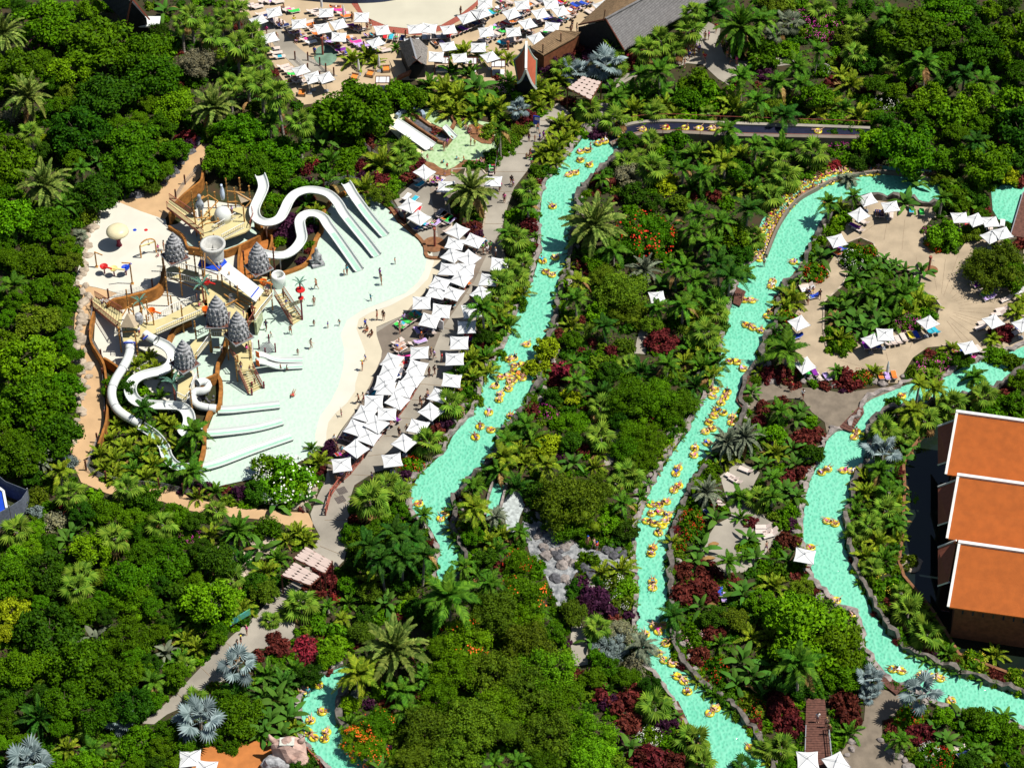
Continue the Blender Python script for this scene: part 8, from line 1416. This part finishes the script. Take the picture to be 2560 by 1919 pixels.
pl(2, 3, [('fan',1240,1090,190,dict(h=1.5)),('fan',1570,1400,190,dict(h=1)),('fan',1650,1590,150,dict(h=1)),('s',960,1080,160,MAR),('s',780,1000,120,MAR),('s',1000,1250,140,MAR),('s',570,850,100,MAR),('s',830,1100,110,PUR),('s',900,1350,110,T('purple','purple')),('s',1200,1560,190,MAR),('s',1400,1600,140,MAR),('s',1080,1560,120,MAR),('s',1180,1370,120,WHI),('s',1290,1290,100,PUR),('s',1420,1270,70,PUR),('s',720,150,150,PUR),('s',640,230,120,PUR),('s',820,250,120,PUR),('s',1030,330,80,PUR),('s',1000,90,130,T('lime','yellow-green flowering','SHF')),('s',880,40,110,dict(WHI, m='olive')),('s',950,220,110,dict(T('olive','pale-flowered'), flower='f_white')),('t',850,600,170,T('silver','silver-green','CRF','shrub')),('t',950,470,150,T('grey','grey-green','CRF','shrub')),('queen',1130,600,170,dict(m='dusty', h=1.5)),('s',780,520,110,T('leaf','dark')),('banana',680,540,110),('yucca',1180,1240,70),('areca',830,960,90,A()),('s',1060,760,120,T('grey','dark grey-green','SHF')),
  ('t',300,800,300,T('lime','bright feathery','CRF','tree',h=3)),('t',120,550,270,T('olive','yellow-green feathery','CRF','tree',h=3)),('t',120,950,270,T('olive','yellow-green feathery','CRF','tree',h=3)),('t',420,1050,250,T('leaf','green feathery','CRF','tree',h=2.5)),('t',300,1350,280,T('olive','yellow-green feathery','CRF','tree',h=3)),('t',650,1350,270,T('lime','bright feathery','CRF','tree',h=2)),('t',700,1550,250,T('lime','bright feathery','CRF','tree',h=2)),('t',100,150,250,dict(m='bright', adj='orange-flowered', kind='CRF', noun='tree', h=2.5, flower='f_orange', fidx=0)),('t',110,380,170,T('bright','green feathery','CRF','tree',h=2)),('queen',240,310,110,A(h=1)),('queen',60,1590,140,A(h=2.5)),('s',300,620,110,T('olive','yellow','SH')),('s',390,300,70,T('leaf','green')),
  ('banana',2000,650,180,dict(h=1)),('banana',2080,800,160,dict(h=1)),('banana',1950,880,150,dict(h=.6)),('banana',1640,230,130,dict(h=.5)),('queen',1390,330,150,dict(h=1.5, m='darkpalm')),('s',1520,130,160,MAR),('s',1680,60,120,MAR),('s',1720,180,90,MAR),('s',1560,520,120,dict(T('leaf','pink-flowered'), flower='f_pink', fidx=0)),('s',1750,480,120,T('maroon','dark red')),('s',1620,680,120,MAR),('areca',1800,560,110,A()),('s',1760,800,140,RED),('s',1860,1000,130,T('leaf','dark')),('s',2060,1130,140,dict(RED, m='olive')),('s',2120,1270,90,MAR),('fan',1560,60,60,dict(h=.5)),('areca',2130,300,120,A()),('t',2150,200,160,T('bright','bright green','CR','tree',h=2)),('fan',2150,1480,120,dict(h=1)),('fan',2010,1620,150,dict(h=1.5, m='darkpalm'))])
pl(3, 3, [('t',380,420,400,T('bright','very large spreading bright green','CR','tree',h=4.5)),('t',200,300,260,T('bright','large bright green','CR','tree',h=3.5)),('t',560,600,280,T('bright','large bright green','CR','tree',h=3.5)),('t',250,650,250,T('bright','large bright green','CR','tree',h=3)),('t',650,850,170,T('bright','bright green','CR','tree',h=2)),('queen',290,720,240,dict(h=6)),('s',670,1100,160,MAR),('s',690,1220,140,MAR),('s',140,1150,170,MAR),('s',200,1280,140,dict(MAR)),('s',80,1050,130,MAR),('blue',880,870,150,dict(h=1.5)),('blue',860,1010,110,dict(h=1)),('blue',1350,1000,200,dict(h=4)),('fan',1210,280,190,dict(h=1.5)),('fan',1380,470,190,dict(h=1.5)),('fan',1150,130,120,dict(h=1)),('fan',110,1450,170,dict(h=1)),('s',1030,70,140,dict(T('leaf','yellow-flowered'), flower='f_yellow')),('s',930,60,90,T('leaf','green')),('s',1780,710,130,dict(T('leaf','white-flowered'), flower='f_yellow')),('areca',1960,670,110,YP),('s',2150,870,120,dict(T('lime','yellow-flowered'), flower='f_yellow')),('s',1500,560,60,T('leaf','green')),('s',1620,740,60,MAR),
  ('t',1950,1280,220,T('leaf','dark green','CRB','tree',h=1.5)),('t',1800,1200,150,T('leaf','dark green','CRB','tree',h=1.5)),('t',2120,1360,150,T('leaf','dark green','CRB','tree',h=1.5)),('banana',1680,1180,130),('banana',2050,1150,110,dict(h=1)),('s',1220,1210,120,dict(RED, m='leaf')),('s',1330,1350,150,MAR),('s',1260,1350,110,T('maroon','dark')),('banana',1450,1300,120),('banana',1540,1400,120),('s',1400,1500,110,WHI),('s',1500,1560,130,dict(RED)),('banana',1850,1520,120),('queen',1850,1500,130,dict(h=1)),('s',1770,1420,110,T('leaf','green')),('s',2080,1520,130,T('leaf','dark')),('s',1200,1500,0.2,MAR) if False else ('s',1300,1580,80,T('leaf','green')),('s',1960,1600,110,T('leaf','green')),('t',2190,1600,120,T('leaf','green','CRB','tree'))])
tree(640, 405, 45, 'leaf', 'CR', h=5.5, adj='leafy green', noun='tree'); tree(590, 415, 40, 'leaf', 'CR', h=4, adj='leafy green', noun='tree')
def fringe(line, side, step, lo, hi, offs):
    L = resample([Vector((x, y, 0)) for x, y in line], step)
    for i, p in enumerate(L):
        d = (L[min(i+1, len(L)-1)]-L[max(i-1, 0)]).normalized(); r = random.uniform(lo, hi); q = p-Vector((-d.y, d.x, 0))*side*(r*offs)
        if not (0 < q.x < 2560 and 0 < q.y < 1919): continue
        k = random.random()
        if k < .35: palm('areca', q.x, q.y, r*1.2, m=random.choice(['palm', 'yellowpalm', 'darkpalm']))
        elif k < .45: palm('banana', q.x, q.y, r*1.2)
        else: tree(q.x, q.y, r, random.choice(['leaf', 'dark', 'bright', 'olive', 'maroon']), random.choice(['SH', 'SHF']), adj='overhanging bank', noun='shrub', name='bank_shrub', share=True)
fringe(POND[1:12], 1, 26, 14, 22, 1.0) if False else None
fringe([(2330,1060),(2273,1134),(2258,1163),(2261,1220),(2256,1336),(2247,1409),(2259,1445),(2293,1485),(2330,1530),(2397,1640),(2528,1690)], -1, 24, 15, 24, .55)
gb = random.Random(5)
for _ in range(34):
    x, y = gb.uniform(2065, 2345), gb.uniform(600, 880)
    if FORB[int(y/4), int(x/4)] or FORB[int(y/4)+4, int(x/4)]: continue
    tree(x, y, gb.uniform(15, 26), gb.choice(['dark', 'leaf', 'leaf', 'bright']), 'SH', adj='plaza bed', noun='shrub', name='bank_shrub', share=True)
for px, py, r in ((1175,463,20),(1490,545,16),(2300/3.455+640-0, 0, 0)):
    if r: g = P(px, py, 3.4); t = place('fruit_cluster', FL[1], None, (g.x, g.y, 2.6), 0, (r/scl(py),)*3); omat(t, M['f_fruit']); tag(t, 'orange fruit clusters in the crown of a date palm', 'fruit', px, py)
fringe(A_R[4:], 1, 27, 15, 24, .35); fringe(B_R[9:17]+B_R[24:], 1, 27, 14, 24, .4); fringe(C_D[5:], 1, 30, 13, 20, .6); fringe(A_L[6:], -1, 34, 12, 17, 1.0); fringe(B_L[14:], -1, 34, 12, 18, .95); fringe(C_U[16:30], -1, 40, 10, 14, 1.1)
for x, y, r in ((2385,480,30),(2420,470,32),(2455,500,28),(2400,510,24),(2440,455,26),(2365,455,18),(2455,530,22),(2085,330,24),(2120,322,26),(2150,335,22),(2190,330,26),(2235,325,24),(2475,470,16)): tree(x, y, r, random.choice(['leaf', 'dark', 'bright']), 'CRB', adj='leafy broad-leaved', noun='tree', h=1.5, share=True)
for x, y, r in ((1325,1290,22),(1345,1410,24),(1300,1350,24),(1440,1460,26),(1500,1450,24),(1545,1440,20),(1375,1295,18),(1430,1335,20),(1380,1500,16),(1490,1355,18)): tree(x, y, r, random.choice(['leaf', 'dark']), 'SH', adj='overhanging bank', noun='shrub', name='bank_shrub', share=True)
# ================================================================ canopy and beds filled in until no gap is left
def zone(px, py):
    if px < 640 and py < 420 and not (px > 430 and py < 240): return 'hill'
    if px < 260 and py < 1160: return 'hill'
    if px > 2180 and py < 430: return 'ehill'
    if px < 560 and py > 1230: return 'swood'
    if 980 < px < 1420 and py > 1600: return 'feather'
    return 'garden'
okc = ~FORB; TARG = okc.copy()
cellr = np.random.default_rng(3)
def fits(px, py, r, tol=.13):
    j0, j1, i0, i1 = max(0, int((px-r)/4)), min(GW, int((px+r)/4)+1), max(0, int((py-r*.85)/4)), min(GH, int((py+r*.85)/4)+1)
    if j1 <= j0 or i1 <= i0: return False, 1
    sub = ((gx[i0:i1, j0:j1]-px)/r)**2+((gy[i0:i1, j0:j1]-py)/(r*.85))**2 < 1; n = max(1, sub.sum())
    return (FORB[i0:i1, j0:j1] & sub).sum()/n < tol, (COV[i0:i1, j0:j1] & sub).sum()/n
nf = 0
def fill(r0, r1, tries, maxcov, fn, zs):
    global nf; c = 0
    free = np.argwhere(TARG & ~COV)
    for _ in range(tries):
        if not len(free): break
        i, j = free[cellr.integers(0, len(free))]; px, py = (j+.5)*4+cellr.uniform(-2, 2), (i+.5)*4+cellr.uniform(-2, 2)
        if COV[i, j] or zone(px, py) not in zs: continue
        r = cellr.uniform(r0, r1)
        ok, cv = fits(px, py, r)
        if ok and cv < maxcov: fn(px, py, r); nf += 1; c += 1
    return c
def hillf(px, py, r):
    k = cellr.random(); m = 'leaf' if k < .55 else 'bright' if k < .78 else 'dark' if k < .96 else 'olive'; z_ = zone(px, py)
    if z_ == 'ehill': m = 'leaf' if k < .5 else 'bright' if k < .7 else 'dark'
    tree(px, py, r, m, 'CR' if z_ != 'ehill' or k < .4 else 'CRB', adj='dense '+dict(leaf='green', bright='bright green', dark='dark green', olive='olive green')[m], noun='tree', share=True)
hr = fill(58, 95, 1000, .38, hillf, ('hill', 'ehill', 'swood')); h2 = fill(28, 42, 1500, .5, hillf, ('hill', 'ehill', 'swood'))
def featf(px, py, r): tree(px, py, r, random.choice(['olive', 'leaf', 'lime']), 'CRF', adj='feathery yellow-green', noun='tree', share=True)
fill(35, 55, 500, .5, featf, ('feather',))
def gard(px, py, r):
    k = cellr.random()
    if k < .16: palm('areca', px, py, r*1.15, m=random.choice(['palm', 'yellowpalm', 'darkpalm']))
    elif k < .24: palm('queen', px, py, r*1.2, h=2.5, m=random.choice(['palm', 'darkpalm', 'yellowpalm']))
    elif k < .30: palm('fan', px, py, r*1.15, h=1.5)
    elif k < .35: palm('banana', px, py, r*1.1)
    else:
        m, a = random.choice([('leaf', 'dense green'), ('leaf', 'dense green'), ('dark', 'dark green'), ('dark', 'dark green'), ('bright', 'bright green'), ('olive', 'olive green')]); tree(px, py, r, m, random.choice(['CRB', 'CR']), adj=a, noun='tree', h=1.6, share=True)
g1 = fill(30, 42, 1600, .40, gard, ('garden',))
BUSH = []; SHL = [crown_mesh('crown_small', 171+i, 10, 300, .36, .22, .40, .75) for i in range(3)]
def small(px, py, r):
    k = cellr.random()
    if k < .10: m, a = 'maroon', 'maroon-leaved'
    elif k < .14: m, a = 'purple', 'dark purple-leaved'
    elif k < .45: m, a = 'leaf', 'small green'
    elif k < .70: m, a = 'dark', 'small dark green'
    elif k < .85: m, a = 'bright', 'small bright green'
    else: m, a = 'olive', 'small olive green'
    if zone(px, py) in ('hill', 'ehill', 'swood') and m in ('maroon', 'purple'): m, a = 'leaf', 'small green'
    L = r/scl(py); g, z = stand(px, py, L*.45, L*.3); sc = L*cellr.uniform(.95, 1.1)
    BUSH.append((random.choice(SHL), Matrix.Translation((g.x, g.y, max(.02, z-L*.4))) @ Matrix.Rotation(cellr.uniform(0, 6), 4, 'Z') @ Matrix.Scale(sc, 4), M[m])); cover(px, py, r*.8)
s1 = fill(18, 27, 3200, .45, small, ('garden', 'hill', 'ehill', 'swood', 'feather')); s2 = fill(12, 17, 2600, .5, small, ('garden', 'hill', 'ehill', 'swood', 'feather'))
join_all('undergrowth', BUSH)
print('FILL', hr, h2, g1, s1, s2, 'covered', (COV & TARG).sum()/TARG.sum())
# low ground cover: one mass of small leaves over every bed
u = rng.uniform(0, 2560, 60000); v = rng.uniform(0, 1919, 60000); ii = np.clip((v/4).astype(int), 0, GH-1); jj = np.clip((u/4).astype(int), 0, GW-1)
k_ = ~FORB[ii, jj]; 
for di, dj in ((2, 0), (-2, 0), (0, 2), (0, -2)): k_ &= ~FORB[np.clip(ii+di, 0, GH-1), np.clip(jj+dj, 0, GW-1)]
u, v = u[k_], v[k_]; a_ = (u-1280)/FPX; b_ = (959.5-v)/FPX; dz = b_*CD_-SD; dy = b_*SD+CD_; t_ = -cam.location.z/dz; gxw = a_*t_; gyw = cam.location.y+dy*t_
cc = np.stack([gxw, gyw, rng.uniform(.05, .45, len(u))], 1); cc = np.repeat(cc, 2, 0)+rng.normal(size=(len(u)*2, 3))*np.array([.18, .18, .08]); cc[:, 2] = np.maximum(cc[:, 2], .05)
nr = unit(rng.normal(size=(len(cc), 3))*.6+np.array([0, 0, 1.0])); v4, f4 = leaf_quads(cc, nr, .42, .22, rng); gc = place('ground_cover', np_mesh('ground_cover', v4, f4, [M['leaf']])); gc['kind'] = 'stuff'
# ================================================================ labels: repeats are numbered along the picture
NUM = 'first second third fourth fifth sixth seventh eighth ninth tenth eleventh twelfth thirteenth fourteenth fifteenth sixteenth seventeenth eighteenth nineteenth twentieth'.split()
def nth(i):
    if i < 20: return NUM[i]
    n = i+1; return '%d%s' % (n, 'th' if 10 <= n % 100 <= 20 else {1: 'st', 2: 'nd', 3: 'rd'}.get(n % 10, 'th'))
by = {}
for T_ in THINGS:
    if T_[5]: continue
    by.setdefault(T_[1], []).append(T_)
for lab, L in by.items():
    if len(L) == 1: continue
    xs = [t[3] for t in L]; ys = [t[4] for t in L]; hor = max(xs)-min(xs) >= max(ys)-min(ys)
    L.sort(key=lambda t: t[3] if hor else t[4])
    for i, t in enumerate(L): t[0]['label'] = lab+', '+nth(i)+(' from the left' if hor else ' from the top')
lw = [t[0] for t in THINGS if len(t[0]['label'].split()) > 16]; print('LONG', len(lw), [o['label'] for o in lw[:4]])
print('THINGS', len(THINGS), 'OBJECTS', len(S.objects))
